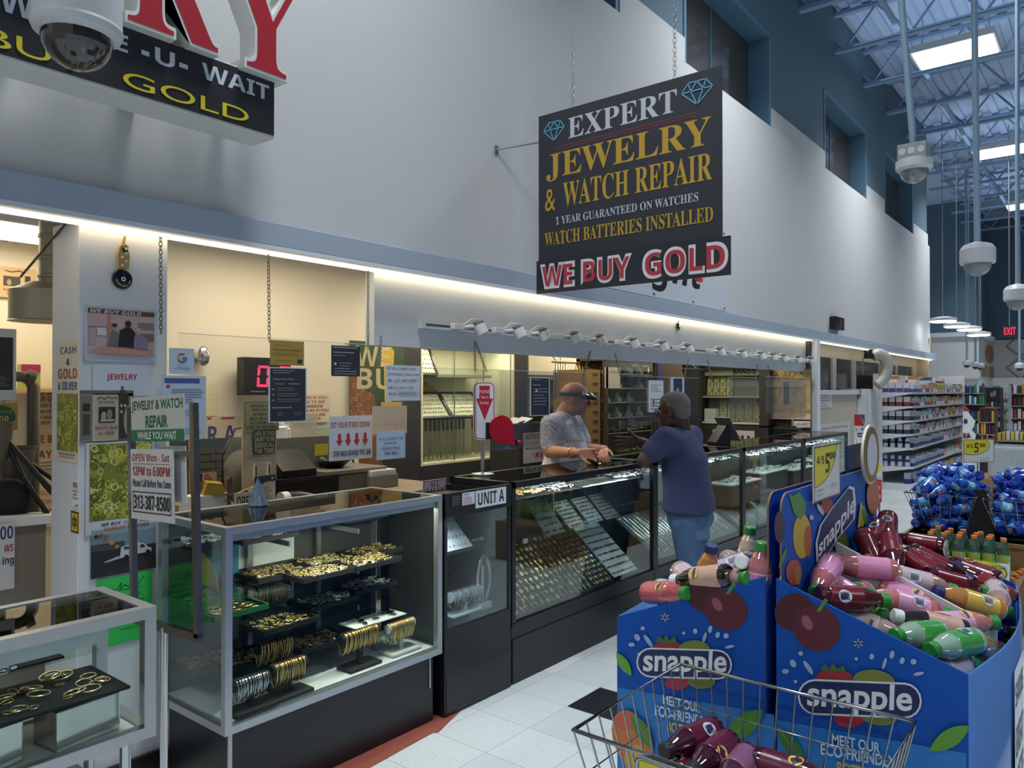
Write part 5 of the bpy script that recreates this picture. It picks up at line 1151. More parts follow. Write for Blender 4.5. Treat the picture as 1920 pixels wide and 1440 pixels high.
o = stuffon('receipt_printer', 'black slanted receipt printer on the cash drawer', 'printer', 535, -3.6, lambda q: (q.prism([(-.1, 0), (.12, 0), (.12, .04), (-.02, .14), (-.1, .14)], -.1, .12, BLACK), q.bb(-.1, .05, -.104, -.101, .07, .1, WHITEP)), bevel=.004); o.location.z += .13
stuffon('hand_tool', 'black handheld tool with a white round head lying on the table', 'tool', 560, -3.35, lambda q: (q.cyl((0, -.11, .04), (0, -.07, .04), .042, WHITE, n=16), q.tube([(0, -.07, .04), (0, 0, .04), (0, .07, .03), (0, .12, .02)], [.04, .038, .03, .02], BLACK, 12), q.bb(.036, .0375, -.02, .05, .035, .045, WHITEP)))
stuffon('grey_machine', 'grey machine with a yellow sticker behind the cash drawer', 'machine', 545, -3.95, lambda q: (q.bb(-.15, .1, -.2, .26, 0, .32, GREYM), q.bb(.101, .103, .1, .2, .2, .27, mat('#c9b52c', .5))), bevel=.005)
for px, lb, r, h in ((523, 'white plastic jar on the grey machine, the taller one', .05, .09), (535, 'white plastic jar on the grey machine, the shorter one', .035, .075)):
    o = stuffon('plastic_jar', lb, 'jar', px, -3.9, lambda q: q.lathe([(r, 0), (r, h * .7), (r * .7, h * .78), (r * .7, h), (0, h)], WHITEP, 16)); o.location.z += .32
o = stuffon('clear_box', 'clear crumpled plastic box on the grey machine', 'box', 555, -3.95, lambda q: q.bb(-.08, .08, -.1, .1, 0, .14, mat('#d8d2c6', .25, 0, .2, 30, alpha=.5))); o.location.z += .32
stuffon('glass_plate', 'clear glass plate leaning on the cream wall', 'plate', 596, -4.2, lambda q: (q.bb(-.004, .004, -.1, .1, 0, .36, glassy('#e2f0e4', .6)), q.bb(-.005, .005, -.1, .1, .355, .36, SHEETW)))
stuffon('grey_case', 'grey lidded case under the black dish', 'case', 640, -3.75, lambda q: (q.bb(-.2, .15, -.24, .22, 0, .1, GREYM), q.bb(-.2, .16, -.25, .23, .105, .13, SHELFM)), bevel=.004)
o = stuffon('black_dish', 'black dish of scraps on the grey case', 'dish', 627, -3.75, lambda q: (q.lathe([(.05, 0), (.1, .05), (.106, .05), (.052, .006)], BLACK, 18), [q.ball((random.uniform(-.06, .06), random.uniform(-.06, .06), .05), .016, m, 7, 5) for m in (WHITEP, mat('#b58a5a'), mat('#c9643a'), mat('#3a8a4a'), WOODT, WHITEP)])); o.location.z += .13
stuffon('grey_case', 'pale flat case between the grey case and the dark panel', 'case', 690, -3.7, lambda q: (q.bb(-.2, .15, -.1, .12, 0, .08, SHELFM), q.bb(-.19, .14, -.09, .11, .08, .11, WHITE)), bevel=.004)
stuffon('wood_block', 'upright brown board beside the dark cabinet panel', 'board', 694, -3.9, lambda q: q.bb(-.1, .1, -.015, .02, 0, .3, mat('#8a6236', .6, 0, .15, 8)))
stuffon('adjustable_lamp', 'black jointed lamp with grey struts behind the arrows notice', 'lamp', 672, -4.05, lambda q: (q.cyl((0, 0, 0), (0, 0, .02), .07, BLACK, n=16), q.tube([(0, 0, .02), (0, -.08, .2), (.05, .06, .32)], .01, STEEL, 6), q.lathe([(.07, .28), (.05, .35), (.02, .37)], BLACK, 14, (.06, .08, 0))))
stuffon('framed_picture', 'blue-grey framed picture of a grey brick wall leaning at the back', 'picture', 392, -4.0, lambda q: (q.bb(-.02, .0, -.22, .22, 0, .33, mat('#46545e', .5, 0, .1, 8)), [q.bb(.0, .004, -.19 + (i % 2) * .03 + j * .1, -.1 + (i % 2) * .03 + j * .1, .035 + i * .042, .07 + i * .042, mat('#57544a', .8, 0, .15, 12)) for i in range(6) for j in range(4 if i % 2 == 0 else 3)]))
stuffon('wood_strip', 'upright light wooden strip beside the brick picture', 'strip', 363, -3.95, lambda q: q.bb(-.02, .02, -.02, .02, 0, .37, WOODT))
t = thing('bead_bag', 'clear bag of silver glitter beads with a black hook', 'bag', onT(450, -3.6))
q = MB(); q.ball((0, 0, .15), .12, mat('#8d897c', .25, .8, .75, 240, bump=1.0), 24, 14, (.06, .1, .14)); q.build('beads', t)
q = MB(); q.ball((0, 0, .2), .1, mat('#d8d4c6', .12, 0, .1, 30, alpha=.14), 14, 8, (.066, .102, .19)); q.build('plastic', t)
q = MB(); q.tube([(0, -.1, .1), (0, -.1, .26), (0, -.03, .4), (0, .04, .41), (0, .05, .37)], .005, BLACK, 6); q.build('hook', t)
q = MB(); put_print(q, [('l', .05, .1, .9, .9, 5, '#a05548')], .1, .07, 0); q.bb(0, .1, .0, .001, 0, .07, WHITEP); q.M = Matrix(); o = q.build('paper_tag', t, loc=(.09, .0, .26), rotz=PI / 2)
stuffon('black_pouch', 'black pouch with a tan edge and white receipt on the bead bag', 'pouch', 462, -3.46, lambda q: (q.prism([(-.05, 0), (.09, .03), (.1, .13), (-.07, .08)], -.01, .01, BLACKF, WOODT), q.bb(.0, .08, -.013, -.011, .05, .11, WHITEP)), rz=PI / 2)
stuffon('white_board', 'upright white board under the black LIFE IS TOO SHORT card', 'board', 487, -3.52, lambda q: (q.bb(-.01, .0, -.1, .1, 0, .44, mat('#d8cbb0', .6, 0, .03, 10)), [q.cyl((.0, y, .14), (.0, y, .22), .012, WHITEP, n=10) for y in (-.03, .05)], [q.bb(.012, .014, y - .003, y + .003, .15, .21, BLACK) for y in (-.03, .05)]))
sign('notice', 'grey notice about repairs not picked up within 30 days', 'notice', (456, 751), (523, 807), ('x', -3.50), [('b', .05, .06, .95, .94, .012, '#3a3a30'), ('t', 'REPAIRS NOT', .5, .18, .62, .09, '#33332c'), ('t', 'PICK UP IN', .5, .31, .5, .09, '#33332c'), ('t', '30 DAYS', .45, .45, .38, .09, '#33332c'), ('t', 'WILL BE SOLD', .5, .59, .66, .09, '#33332c'), ('t', 'TO COVER THE', .5, .73, .66, .09, '#33332c'), ('t', 'COST OF REPAIRS.', .5, .86, .84, .09, '#33332c')], bg='#b5b090')
sign('slogan_card', 'dark card with pale capitals LIFE IS TOO SHORT TO BE SERIOUS', 'sign', (475, 807), (516, 850), ('x', -3.50), [('t', 'LIFE IS TOO', .5, .14, .9, .2, '#cfcb9e'), ('t', 'SHORT TO BE', .5, .38, .9, .2, '#cfcb9e'), ('t', 'SERIOUS ALL', .5, .62, .9, .2, '#cfcb9e'), ('t', 'THE TIME', .5, .86, .9, .2, '#cfcb9e')], bg='#3c3c33')
sign('notice', 'white CASH DISCOUNT sheet with a dark header corner', 'notice', (477, 893), (516, 950), ('x', -3.40), [('p', [(0, .02), (1, 0), (1, .2), (.55, .2), (.3, .3), (0, .45)], '#3a4450'), ('p', [(.0, .5), (.3, .28), (.62, .2), (1, .2), (1, 1), (0, 1)], '#cfc8bb'), ('t', 'CASH', .5, .38, .38, .07, '#55504a', 's'), ('t', 'DISCOUNT', .5, .48, .66, .07, '#55504a', 's'), ('l', .15, .58, .9, .95, 6, '#8d867a'), ('e', .85, .1, .06, .045, '#cfd4da')], bg='#cfc8bb')
sign('open_sign', 'small white OPEN sign standing behind the case', 'sign', (440, 925), (478, 957), ('x', -3.36), [('t', 'OPEN', .52, .5, .84, .62, '#44403c', 'b')], bg='#cfc8bb')
q = MB(); q.bb(-.06, .05, -.1, .1, 0, .10, WHITEP); tag(q.build('white_carton', loc=onT(385, -3.45), rotz=.2), 'white carton with a yellow folded cloth on it', 'box')
o = stuffon('yellow_cloth', 'folded mustard cloth on the white carton', 'cloth', 398, -3.45, lambda q: q.prism([(-.05, 0), (.05, 0), (.04, .05), (-.03, .06)], -.06, .06, mat('#b5963a', .8, 0, .2, 20)), rz=1.2); o.location.z += .1
sign('photo_card', 'photo card of a hand wearing a ring, dark red and orange on one side', 'card', (357, 889), (406, 922), ('x', -3.52), [('r', 0, 0, .45, 1, '#3c3548'), ('p', [(0, .5), (.2, .35), (.45, .45), (.45, .7), (0, .8)], '#b5643a'), ('r', .45, 0, 1, 1, '#c9b8a8'), ('p', [(.5, .1), (.62, .0), (.95, .55), (.9, .95), (.7, .9), (.5, .4)], '#a97f6a')], bg='#b5a595')
t = thing('pen_cup', 'wire cup of pens beside the bead bag', 'cup', onT(430, -3.42)); q = MB()
for z in (.0, .03, .06, .09): q.tube([(.035 * math.cos(i * PI / 8), .035 * math.sin(i * PI / 8), z + .003) for i in range(16)], .0025, DARKMETAL, 4, True)
for i in range(8): q.cyl((.035 * math.cos(i * PI / 4), .035 * math.sin(i * PI / 4), 0), (.035 * math.cos(i * PI / 4), .035 * math.sin(i * PI / 4), .095), .002, DARKMETAL, n=4)
q.lathe([(0, 0), (.034, 0), (.034, .002)], DARKMETAL, 12); q.build('wire_cup', t)
for k, (c, lb) in enumerate((('#b02a2c', 'red pen in the wire cup'), ('#3a8ab5', 'blue pen in the wire cup'), ('#1d1d20', 'black pen in the wire cup'))):
    q = MB(); q.cyl((0, 0, .006), (.02 - .02 * k, .02 * (k - 1), .17), .005, mat(c, .4), n=8); tag(q.build('pen', loc=onT(430, -3.42)), lb, 'pen')
q = MB(); q.lathe([(.045, 0), (0, .12)], mat('#5d6f86', .35, .3, .7, 60), 12); tag(q.build('ring_cone', loc=(-2.9, 1.86, 1.06)), 'striped blue-grey cone on the glass of the long case', 'cone')
sign('notice', 'pink and white ALL SALES FINAL sign behind the narrow black case', 'sign', (793, 902), (837, 932), ('x', -2.965), [('b', .03, .03, .97, .97, .02, '#a8485a'), ('t', 'ALL', .5, .22, .42, .26, '#8a2a3a', 'S'), ('t', 'SALES', .5, .55, .74, .26, '#8a2a3a', 'S'), ('r', .06, .74, .94, .95, '#a8283a'), ('t', 'FINAL', .5, .845, .6, .14, '#e6d8da', 'S')], bg='#dccfd2')
sign('notice', 'white sign WITH OVER and Right in red beside the bald man', 'sign', (982, 812), (1044, 862), ('x', -3.6), [('t', 'WITH OVER 500', .5, .13, .92, .18, '#2c2c3c'), ('t', '★★★★★', .25, .35, .4, .1, '#c9a060', 's'), ('t', 'GOOGLE REVIEWS', .72, .35, .48, .09, '#a83240'), ('t', 'We Must Be Doing Something', .5, .53, .92, .1, '#4a4a5a'), ('t', '“Right”', .6, .79, .72, .26, '#a8283a', 'o')], bg='#cdcac8')
o = on_x(982, 862, -3.6); q = MB(); q.bb(-.3, -.006, -.05, .5, -o.z, .27, CAB); q.bb(-.3, -.006, -.05, .5, .27, .275, BLACK)
tag(q.build('low_cabinet', loc=(-3.6, o.y, o.z)), 'dark low cabinet behind the white Right sign', 'cabinet'); q = MB()
q.add([(0, -.05, .0), (.06, .0, .03), (.0, .05, .0), (.06, .1, .04), (0, .16, .01), (-.1, -.05, .01), (-.06, 0, .05), (-.1, .05, .0), (-.06, .1, .05), (-.1, .16, .0)], [(0, 1, 6, 5), (1, 2, 7, 6), (2, 3, 8, 7), (3, 4, 9, 8)], WHITEP)
tag(q.build('crumpled_paper', loc=(-3.68, o.y + .05, o.z + .276)), 'crumpled paper on the dark low cabinet', 'paper')
# ---------------------------------------------------------------- near corner of the shop, left of the column
PW5 = ('x', -5.08)
sign('photo_print', 'tan photo poster on the far wall, seen beside the slanting chain', 'poster', (-40, 494), (67, 562), PW5, [('r', 0, .0, .3, 1, '#8a7450'), ('r', .42, .3, .72, .62, '#4a4438'), ('e', .52, .5, .04, .1, '#a5957a'), ('t', 'Emil’s dad', .62, .74, .4, .09, '#a05a3c'), ('t', 'in 1959', .62, .86, .28, .08, '#a05a3c'), ('r', .8, .25, .9, 1, '#3a342c'), ('w', [(.45, .12, .55, .16), (.55, .16, .7, .1), (.7, .1, .8, .16)], .01, '#4a4030')], bg='#d0b084')
a5 = on_x(0, 800, -5.08)
sign('notice', 'white wall notice of red and black capitals about selling gold', 'notice', (54, 726), (125, 880), PW5, [('t', 'TO SELL', .5, .06, .7, .06, '#a83a34'), ('t', 'YOUR GOLD', .45, .14, .84, .07, '#a83a34'), ('t', 'YOU NEED TO BRING', .5, .22, .96, .04, '#3a3230'), ('t', 'DRIVER LICENSE', .45, .29, .86, .04, '#3a3230'), ('t', 'TAKE A THUMB PRINT', .5, .36, .96, .04, '#3a3230'), ('t', 'REQUIRED BY LAW', .5, .43, .96, .05, '#a83a34'), ('t', 'WE BUY', .5, .62, .8, .09, '#a83a34'), ('t', 'PAY', .35, .8, .5, .09, '#a83a34'), ('l', .1, .9, .9, .98, 3, '#6a6258')], bg='#e0cfae')
sign('notice', 'white wall notice of orange lettering low behind the tripod poles', 'notice', (50, 918), (120, 985), PW5, [('t', 'ABSOLUTELY', .5, .12, .8, .12, '#c05a40'), ('t', 'NO MERCHANDISE', .5, .35, .95, .12, '#c05a40'), ('t', 'RELEASED WITHOUT', .5, .6, .95, .12, '#4a4038'), ('t', 'CLAIM CHECK', .5, .85, .8, .12, '#c05a40')], bg='#e0cfae')
sign('tv_screen', 'black framed screen hanging at the picture edge', 'screen', (-30, 614), (30, 750), ('x', -3.6), [('r', .05, .12, .9, .86, '#23272b'), ('l', .3, .68, .85, .8, 5, '#6a7078')], bg='#b8c0c9', th=.02)
DUCT = mat('#a5a18f', .45, .5, .1, 8)
p = on_x(99, 500, -3.75); t = thing('vent_duct', 'grey round vent duct with a wide hood beside the column', 'duct', (-3.75, p.y, 0))
q = MB(); zt = 2.425; z1 = on_x(99, 532, -3.75).z; z2 = on_x(90, 547, -3.75).z; z3 = on_x(90, 604, -3.75).z
q.lathe([(.055, z1), (.055, zt)], DUCT, 20); [q.lathe([(.055, z), (.06, z + .005), (.06, z + .015), (.055, z + .02)], DUCT, 20) for z in (z1 + .02, z1 + .1, z1 + .2, z1 + .3)]; q.build('pipe', t)
q = MB(); q.lathe([(.135, z3), (.13, z3 + .005), (.13, z2), (.055, z1)], DUCT, 24, (-.0, -.04, 0)); q.build('hood', t)
t = thing('work_bench', 'grey work bench left of the column', 'bench', (-3.85, .2, 0)); ztop = on_x(60, 985, -3.5).z
q = wb(t); q.bb(-4.3, -3.5, -1.5, 1.25, ztop - .03, ztop, mat('#6a6660', .6, 0, .08, 8)); q.build('bench_top', t); q = wb(t); q.bb(-3.53, -3.505, -1.5, 1.25, 0, ztop - .03, mat('#8a8378', .6, 0, .05, 6)); q.build('front_panel', t)
sign('notice', 'white sign ending in 00 on the front of the grey bench', 'sign', (-50, 990), (27, 1103), ('x', -3.49), [('t', '00', .8, .13, .32, .2, '#3c3a78'), ('t', 'ws', .86, .37, .22, .11, '#b02f3c', 'o'), ('t', 'ing', .84, .57, .28, .16, '#33345a')], bg='#d8d6d8')
def onB(px, X): return Vector((X, on_x(px, 900, X).y, ztop + .001))
t = thing('pipe_frame', 'grey metal pipe frame standing on the bench', 'pipe', onB(62, -3.9)); zz = on_x(62, 706, -3.9).z - ztop
q = MB(); q.tube([(0, -.75, zz), (0, -.06, zz), (0, -.02, zz - .01), (0, 0, zz - .05), (0, 0, 0)], .026, DARKMETAL, 10); q.build('bent_pipe', t); q = MB(); q.cyl((-.05, -.12, 0), (-.05, -.12, zz - .02), .03, STEEL, n=10); q.build('upright', t)
q = MB(); q.cyl((0, -.03, zz), (0, .0, zz - .01), .034, DARKMETAL, n=10); q.build('elbow', t)
for px, X, py0, lb in ((30, -3.75, 838, 'dark metal bucket on a tripod, the nearer one to the column'), (-14, -3.62, 792, 'dark metal bucket at the picture edge, higher one')):
    p = onB(px, X); z = on_x(px, py0, X).z - ztop; t = thing('metal_bucket', lb, 'bucket', p)
    q = MB(); q.lathe([(.055, z - .16), (.075, z - .01), (.08, z), (.07, z), (.05, z - .15), (0, z - .15)], DARKMETAL, 18); q.build('bucket', t)
    q = MB(); q.cyl((0, 0, z - .16), (0, 0, 0), .012, DARKMETAL, n=8); q.build('stand_pole', t)
    for a, l in ((.4, .3), (2.4, .2)): q = MB(); q.tube([(.03, .03, z - .06), (.05 + .02 * math.cos(a), l * .5, z * .45), (.06, l, 0)], .011, BLACK, 7); q.build('tripod_leg', t)
sign('oval_badge', 'round green and gold badge sign at the picture edge', 'sign', (-36, 757), (33, 806), ('x', -3.72), [('e', .5, .5, .5, .5, '#a08a4a'), ('e', .5, .5, .44, .44, '#1f5a44'), ('t', 'Jewelry', .55, .32, .6, .16, '#b5a05a', 's'), ('t', '50', .62, .56, .24, .2, '#cfc8a8', 'S')], bg='#a08a4a')
q = MB(); q.ball((0, 0, .09), .1, BLACKF, 12, 8, (.06, .1, .1)); tag(q.build('black_tool_bag', loc=onB(14, -3.62)), 'black rounded tool bag on the bench at the picture edge', 'bag')
q = MB(); q.prism([(-.15, 0), (.12, 0), (.15, .03), (-.1, .045)], -.06, .06, WHITEP); tag(q.build('paper_roll', loc=onB(40, -3.56), rotz=1.4), 'white papers lying on the grey bench', 'paper')
q = MB(); q.bb(-.03, .03, -.05, .05, 0, .14, mat('#9aa84a', .6, 0, .6, 30)); q.bb(.031, .033, -.05, .05, .1, .14, mat('#b02a5a')); p = on_x(54, 735, -4.95); tag(q.build('herbal_box', loc=(-4.95, p.y, p.z + .02)), 'small green and pink carton on the shelf beside the pipe', 'box')
q = MB(); q.bb(-.1, .1, -.9, .5, -.02, 0, WOODT); tag(q.build('wall_shelf', loc=(-4.99, p.y, p.z + .018)), 'narrow wooden shelf on the wall above the red notices', 'shelf')
q = MB(); q.ball((0, 0, .05), .1, WHITEP, 12, 8, (.07, .12, .05)); tag(q.build('plastic_bag', loc=(-4.97, p.y + .25, p.z + .022)), 'white crumpled plastic bag on the narrow shelf', 'bag')
# ================================================================ the two men
def frame(o, f, up=(0, 0, 1)):
    f = Vector(f).normalized(); l = Vector(up).cross(f).normalized(); u = f.cross(l)
    return Matrix(((f.x, l.x, u.x, o[0]), (f.y, l.y, u.y, o[1]), (f.z, l.z, u.z, o[2]), (0, 0, 0, 1)))
def cap(q, p0, p1, r0, m, r1=None, n=14):
    r1 = r0 if r1 is None else r1
    q.cyl(p0, p1, r0, m, r1, n=n); q.ball(p0, r0, m, n, 8); q.ball(p1, r1, m, n, 8)
def chainc(q, pts, rs, m):
    for i in range(len(pts) - 1): cap(q, pts[i], pts[i + 1], rs[i], m, rs[i + 1])
def loft(q, secs, m, n=22):
    """secs: centre, half width along a, half depth along b"""
    rings = []
    for c, w, d, a, b in secs:
        a, b = Vector(a).normalized(), Vector(b).normalized()
        rings.append([Vector(c) + a * w * math.copysign(abs(math.cos(t)) ** .85, math.cos(t)) + b * d * math.copysign(abs(math.sin(t)) ** .85, math.sin(t)) for t in [2 * PI * i / n for i in range(n)]])
    vs = [p for r in rings for p in r]; fs = []
    for k in range(len(rings) - 1): fs += [(k * n + i, k * n + (i + 1) % n, (k + 1) * n + (i + 1) % n, (k + 1) * n + i) for i in range(n)]
    fs += [tuple(reversed(range(n))), tuple(range((len(rings) - 1) * n, len(rings) * n))]
    q.add(vs, fs, m, True)
def head(q, H, m, fat=1.0):
    M0 = q.M; q.M = M0 @ H
    q.ball((-.012, 0, .03), 1, m, 24, 14, (.102, .079, .09)); q.ball((.022, 0, -.04), 1, m, 20, 12, (.072, .062 * fat, .078)); q.ball((.06, 0, -.092), 1, m, 12, 8, (.03, .032, .026))
    cap(q, (.088, 0, .008), (.112, 0, -.028), .011, m, .016, 10); q.ball((.104, .014, -.03), .01, m, 8, 6); q.ball((.104, -.014, -.03), .01, m, 8, 6)
    cap(q, (.078, -.036, .022), (.078, .036, .022), .013, m, .013, 10); cap(q, (.088, -.018, -.06), (.088, .018, -.06), .008, m, .008, 8); cap(q, (.085, -.016, -.07), (.085, .016, -.07), .008, m, .008, 8)
    for s in (-1, 1):
        q.ball((.06, s * .036, -.03), 1, m, 12, 8, (.03, .026, .03)); q.ball((-.008, s * .08, -.012), 1, m, 12, 8, (.021, .011, .034)); q.ball((-.012, s * .087, .004), 1, m, 10, 6, (.016, .008, .018))
        q.ball((.0, s * .04 * fat, -.075), 1, m, 12, 8, (.05, .03, .035))
    q.M = M0
def eyes(H, t, name='eye'):
    for s in (-1, 1):
        q = MB(); q.M = H; q.ball((.081, s * .031, .002), .011, WHITEP, 10, 8); q.ball((.0885, s * .031, .001), .0055, BLACK, 8, 6); q.build(name, t)
def hand(q, M, m, curl, spread, thumb=(.5, .35), side=1, s=1.0):
    """wrist at the origin, x along the fingers, y to the thumb side, z to the back"""
    M0 = q.M; q.M = M0 @ M @ Matrix.Scale(s, 4)
    ys = [.028, .009, -.010, -.027]; L = [.040, .045, .042, .033]
    for i, y in enumerate(ys):
        cap(q, (.012, y * .6, 0), (.088 - .004 * abs(i - 1), y, 0), .013, m, .0115, 10)
        p = Vector((.088 - .004 * abs(i - 1), y, 0)); a = 0; yaw = spread * (1.5 - i)
        for k in range(3):
            a += curl[i] * (.8 if k == 0 else 1.0); d = Vector((math.cos(a) * math.cos(yaw), math.sin(yaw), -math.sin(a))); l = L[i] * (1, .68, .55)[k]
            cap(q, p, p + d * l, .0098 - .0008 * k, m, .009 - .0009 * k, 10); p = p + d * l
    cap(q, (.015, .012, -.004), (.045, .036, -.008), .015, m, .0125, 10)
    p = Vector((.045, .036, -.008)); a = thumb[0]
    for k in range(2):
        d = Vector((math.cos(a), math.sin(a), -thumb[1])).normalized(); cap(q, p, p + d * (.036, .028)[k], .0115 - .001 * k, m, .0105 - .0015 * k, 10); p = p + d * (.036, .028)[k]; a -= .25
    q.M = M0
def organic(q, name, parent, vox, it=6, fac=.5):
    o = q.build(name, parent)
    r = o.modifiers.new('join', 'REMESH'); r.mode = 'VOXEL'; r.voxel_size = vox; r.use_smooth_shade = True
    s = o.modifiers.new('relax', 'SMOOTH'); s.iterations = it; s.factor = fac
    return o
def skin(c):
    m = mat(c, .5, 0, .12, 30, bump=.05); m.node_tree.nodes['Principled BSDF'].inputs['Subsurface Weight'].default_value = .06; return m
def print_cloth(base, c2, c3, sc):
    m = bpy.data.materials.new('printed_cotton'); m.use_nodes = True; nt = m.node_tree; L = nt.links.new; b = nt.nodes['Principled BSDF']
    tc = nt.nodes.new('ShaderNodeTexCoord'); v = nt.nodes.new('ShaderNodeTexVoronoi'); v.inputs['Scale'].default_value = sc
    n = nt.nodes.new('ShaderNodeTexNoise'); n.inputs['Scale'].default_value = sc * .9; n.inputs['Detail'].default_value = 4
    L(tc.outputs['Object'], v.inputs['Vector']); L(tc.outputs['Object'], n.inputs['Vector'])
    r1 = nt.nodes.new('ShaderNodeValToRGB'); r1.color_ramp.elements[0].position = .34; r1.color_ramp.elements[1].position = .46
    r1.color_ramp.elements[0].color = (*lin(c2), 1); r1.color_ramp.elements[1].color = (*lin(base), 1); L(v.outputs['Distance'], r1.inputs[0])
    r2 = nt.nodes.new('ShaderNodeValToRGB'); r2.color_ramp.elements[0].position = .54; r2.color_ramp.elements[1].position = .62
    r2.color_ramp.elements[0].color = (0, 0, 0, 1); r2.color_ramp.elements[1].color = (1, 1, 1, 1); L(n.outputs['Fac'], r2.inputs[0])
    mx = nt.nodes.new('ShaderNodeMix'); mx.data_type = 'RGBA'; mx.inputs[7].default_value = (*lin(base), 1); L(r2.outputs[0], mx.inputs[0]); L(r1.outputs[0], mx.inputs[6]); L(mx.outputs[2], b.inputs['Base Color'])
    b.inputs['Roughness'].default_value = .8; return m
UP = Vector((0, 0, 1))
# ---- man behind the counter
SK = skin('#b9836a'); F = Vector((.86, .51, 0)).normalized(); LJ = UP.cross(F)
B = Vector((-3.28, 4.62, 0))
t = thing('person', 'bald man in a white and blue patterned shirt with a head magnifier, behind the counter', 'person', B)
O = Matrix.Translation(-B)
hd = at(1079, 748, 5.5); nk = at(1058, 779, 5.52); shR = at(1034, 795, 5.34); shL = at(1074, 792, 5.7); chest = at(1060, 822, 5.52); belly = at(1064, 862, 5.52)
pel = Vector((belly.x - .03, belly.y - .02, .92))
elR = at(1031, 847, 5.32); wrR = on_z(1080, 849, 1.145); knR = wrR + Vector((.082, .048, -.006)); elL = at(1098, 842, 5.75); wrL = on_z(1133, 843, 1.15)
H = frame(hd, F + Vector((0, 0, -.16)))
q = MB(); q.M = O
head(q, H, SK, 1.08); cap(q, H @ Vector((-.03, 0, -.05)), nk, .062, SK, .07)
loft(q, [(pel, .17, .12, LJ, F), (belly, .17, .135, LJ, F), (chest, .18, .12, LJ, F), ((shR + shL) / 2, .17, .085, LJ, F), (nk, .09, .06, LJ, F)], SK)
chainc(q, [shR, elR, wrR], [.06, .047, .03], SK); chainc(q, [shL, elL, wrL], [.06, .047, .03], SK)
for s in (-1, 1):
    hp = pel + LJ * .09 * s; chainc(q, [hp, Vector((hp.x - .03, hp.y, .5)), Vector((hp.x - .06, hp.y, .08))], [.085, .06, .045], SK); cap(q, Vector((hp.x - .06, hp.y, .045)), Vector((hp.x - .06, hp.y, .045)) + F * .15, .04, SK)
dR = (knR - wrR); hand(q, frame(wrR, dR, LJ), SK, [.55, .5, .55, .6], .08, (.55, .5))
dL = Vector((.35, -.75, -.15)); hand(q, frame(wrL, dL, (-.3, -.2, 1)), SK, [.6, .65, .7, .75], .05, (.5, .5))
organic(q, 'body', t, .0065, 3, .4)
eyes(O @ H, t)
SH = print_cloth('#e2e5ec', '#8a93c4', '#9aa0c0', 80)
q = MB(); q.M = O; sw = .018
loft(q, [(Vector((pel.x, pel.y, .86)), .205, .16, LJ, F), (pel + UP * .03 - F * .02, .205, .155, LJ, F), (belly - F * .01, .21, .165, LJ, F), (chest, .21, .15, LJ, F), ((shR + shL) / 2 + UP * .005, .19, .105, LJ, F), (nk - UP * .012, .085, .075, LJ, F)], SH)
for s, e in ((shR, elR), (shL, elL)): chainc(q, [s - UP * .005, s.lerp(e, .68)], [.08, .074], SH); cap(q, nk - UP * .04, s - UP * .005, .075, SH, .08)
organic(q, 'shirt', t, .012, 5, .5)
q = MB(); q.M = O   # open collar
for s in (-1, 1):
    a = nk + LJ * .065 * s; q.tube([a - F * .05 + UP * .02, a + UP * .022, nk + F * .075 + LJ * .05 * s - UP * .02, nk + F * .11 + LJ * .035 * s - UP * .075], [.016, .018, .02, .008], SH, 8, flat=.6)
q.build('collar', t)
TR = mat('#2c2f38', .8, 0, .1, 40); q = MB(); q.M = O
loft(q, [(Vector((pel.x, pel.y, .80)), .18, .135, LJ, F), (Vector((pel.x, pel.y, .9)), .19, .145, LJ, F)], TR)
for s in (-1, 1):
    hp = pel + LJ * .09 * s; chainc(q, [hp - UP * .03, Vector((hp.x - .03, hp.y, .5)), Vector((hp.x - .06, hp.y, .1))], [.1, .08, .07], TR)
organic(q, 'trousers', t, .014, 4)
q = MB(); q.M = O
for s in (-1, 1):
    hp = pel + LJ * .09 * s; c = Vector((hp.x - .06, hp.y, .048)); cap(q, c - F * .03, c + F * .17, .047, BLACK, .045)
organic(q, 'shoes', t, .012, 3)
q = MB(); q.M = O @ H; DG = mat('#3c4440', .4, .2, .1, 30)
q.tube([(-.008 + .112 * math.cos(a), .088 * math.sin(a), .035 + .012 * math.cos(a)) for a in [2 * PI * i / 28 for i in range(28)]], .008, DG, 6, True, flat=2.2); q.build('head_band', t)
q = MB(); q.M = O @ H
V = []
for i in range(13):
    a = -1.25 + 2.5 * i / 12; V.append(((.108 + .012) * math.cos(a) - .008, .098 * math.sin(a), .064)); V.append((.165 * math.cos(a) - .0, .10 * math.sin(a), .018)); V.append((.161 * math.cos(a), .096 * math.sin(a), .012)); V.append((.112 * math.cos(a) - .008, .094 * math.sin(a), .052))
q.add(V, [(i * 4 + k, i * 4 + (k + 1) % 4, i * 4 + 4 + (k + 1) % 4, i * 4 + 4 + k) for i in range(12) for k in range(4)] + [(0, 1, 2, 3), (51, 50, 49, 48)], mat('#1d3130', .12, .1, .1, 20), True); q.build('magnifier_visor', t)
q = MB(); q.M = O @ frame(wrR.lerp(elR, .12), wrR - elR); q.tube([(0, .036 * math.cos(a), .034 * math.sin(a)) for a in [2 * PI * i / 16 for i in range(16)]], .005, GOLD, 6, True); q.build('wrist_chain', t)
q = MB(); q.ball((0, 0, .008), .011, SILVER, 10, 6, (.014, .01, .007)); tag(q.build('ring', loc=Vector((knR.x + .05, knR.y + .03, 1.068))), 'small silver ring held between the bald man’s fingers on the counter', 'ring')
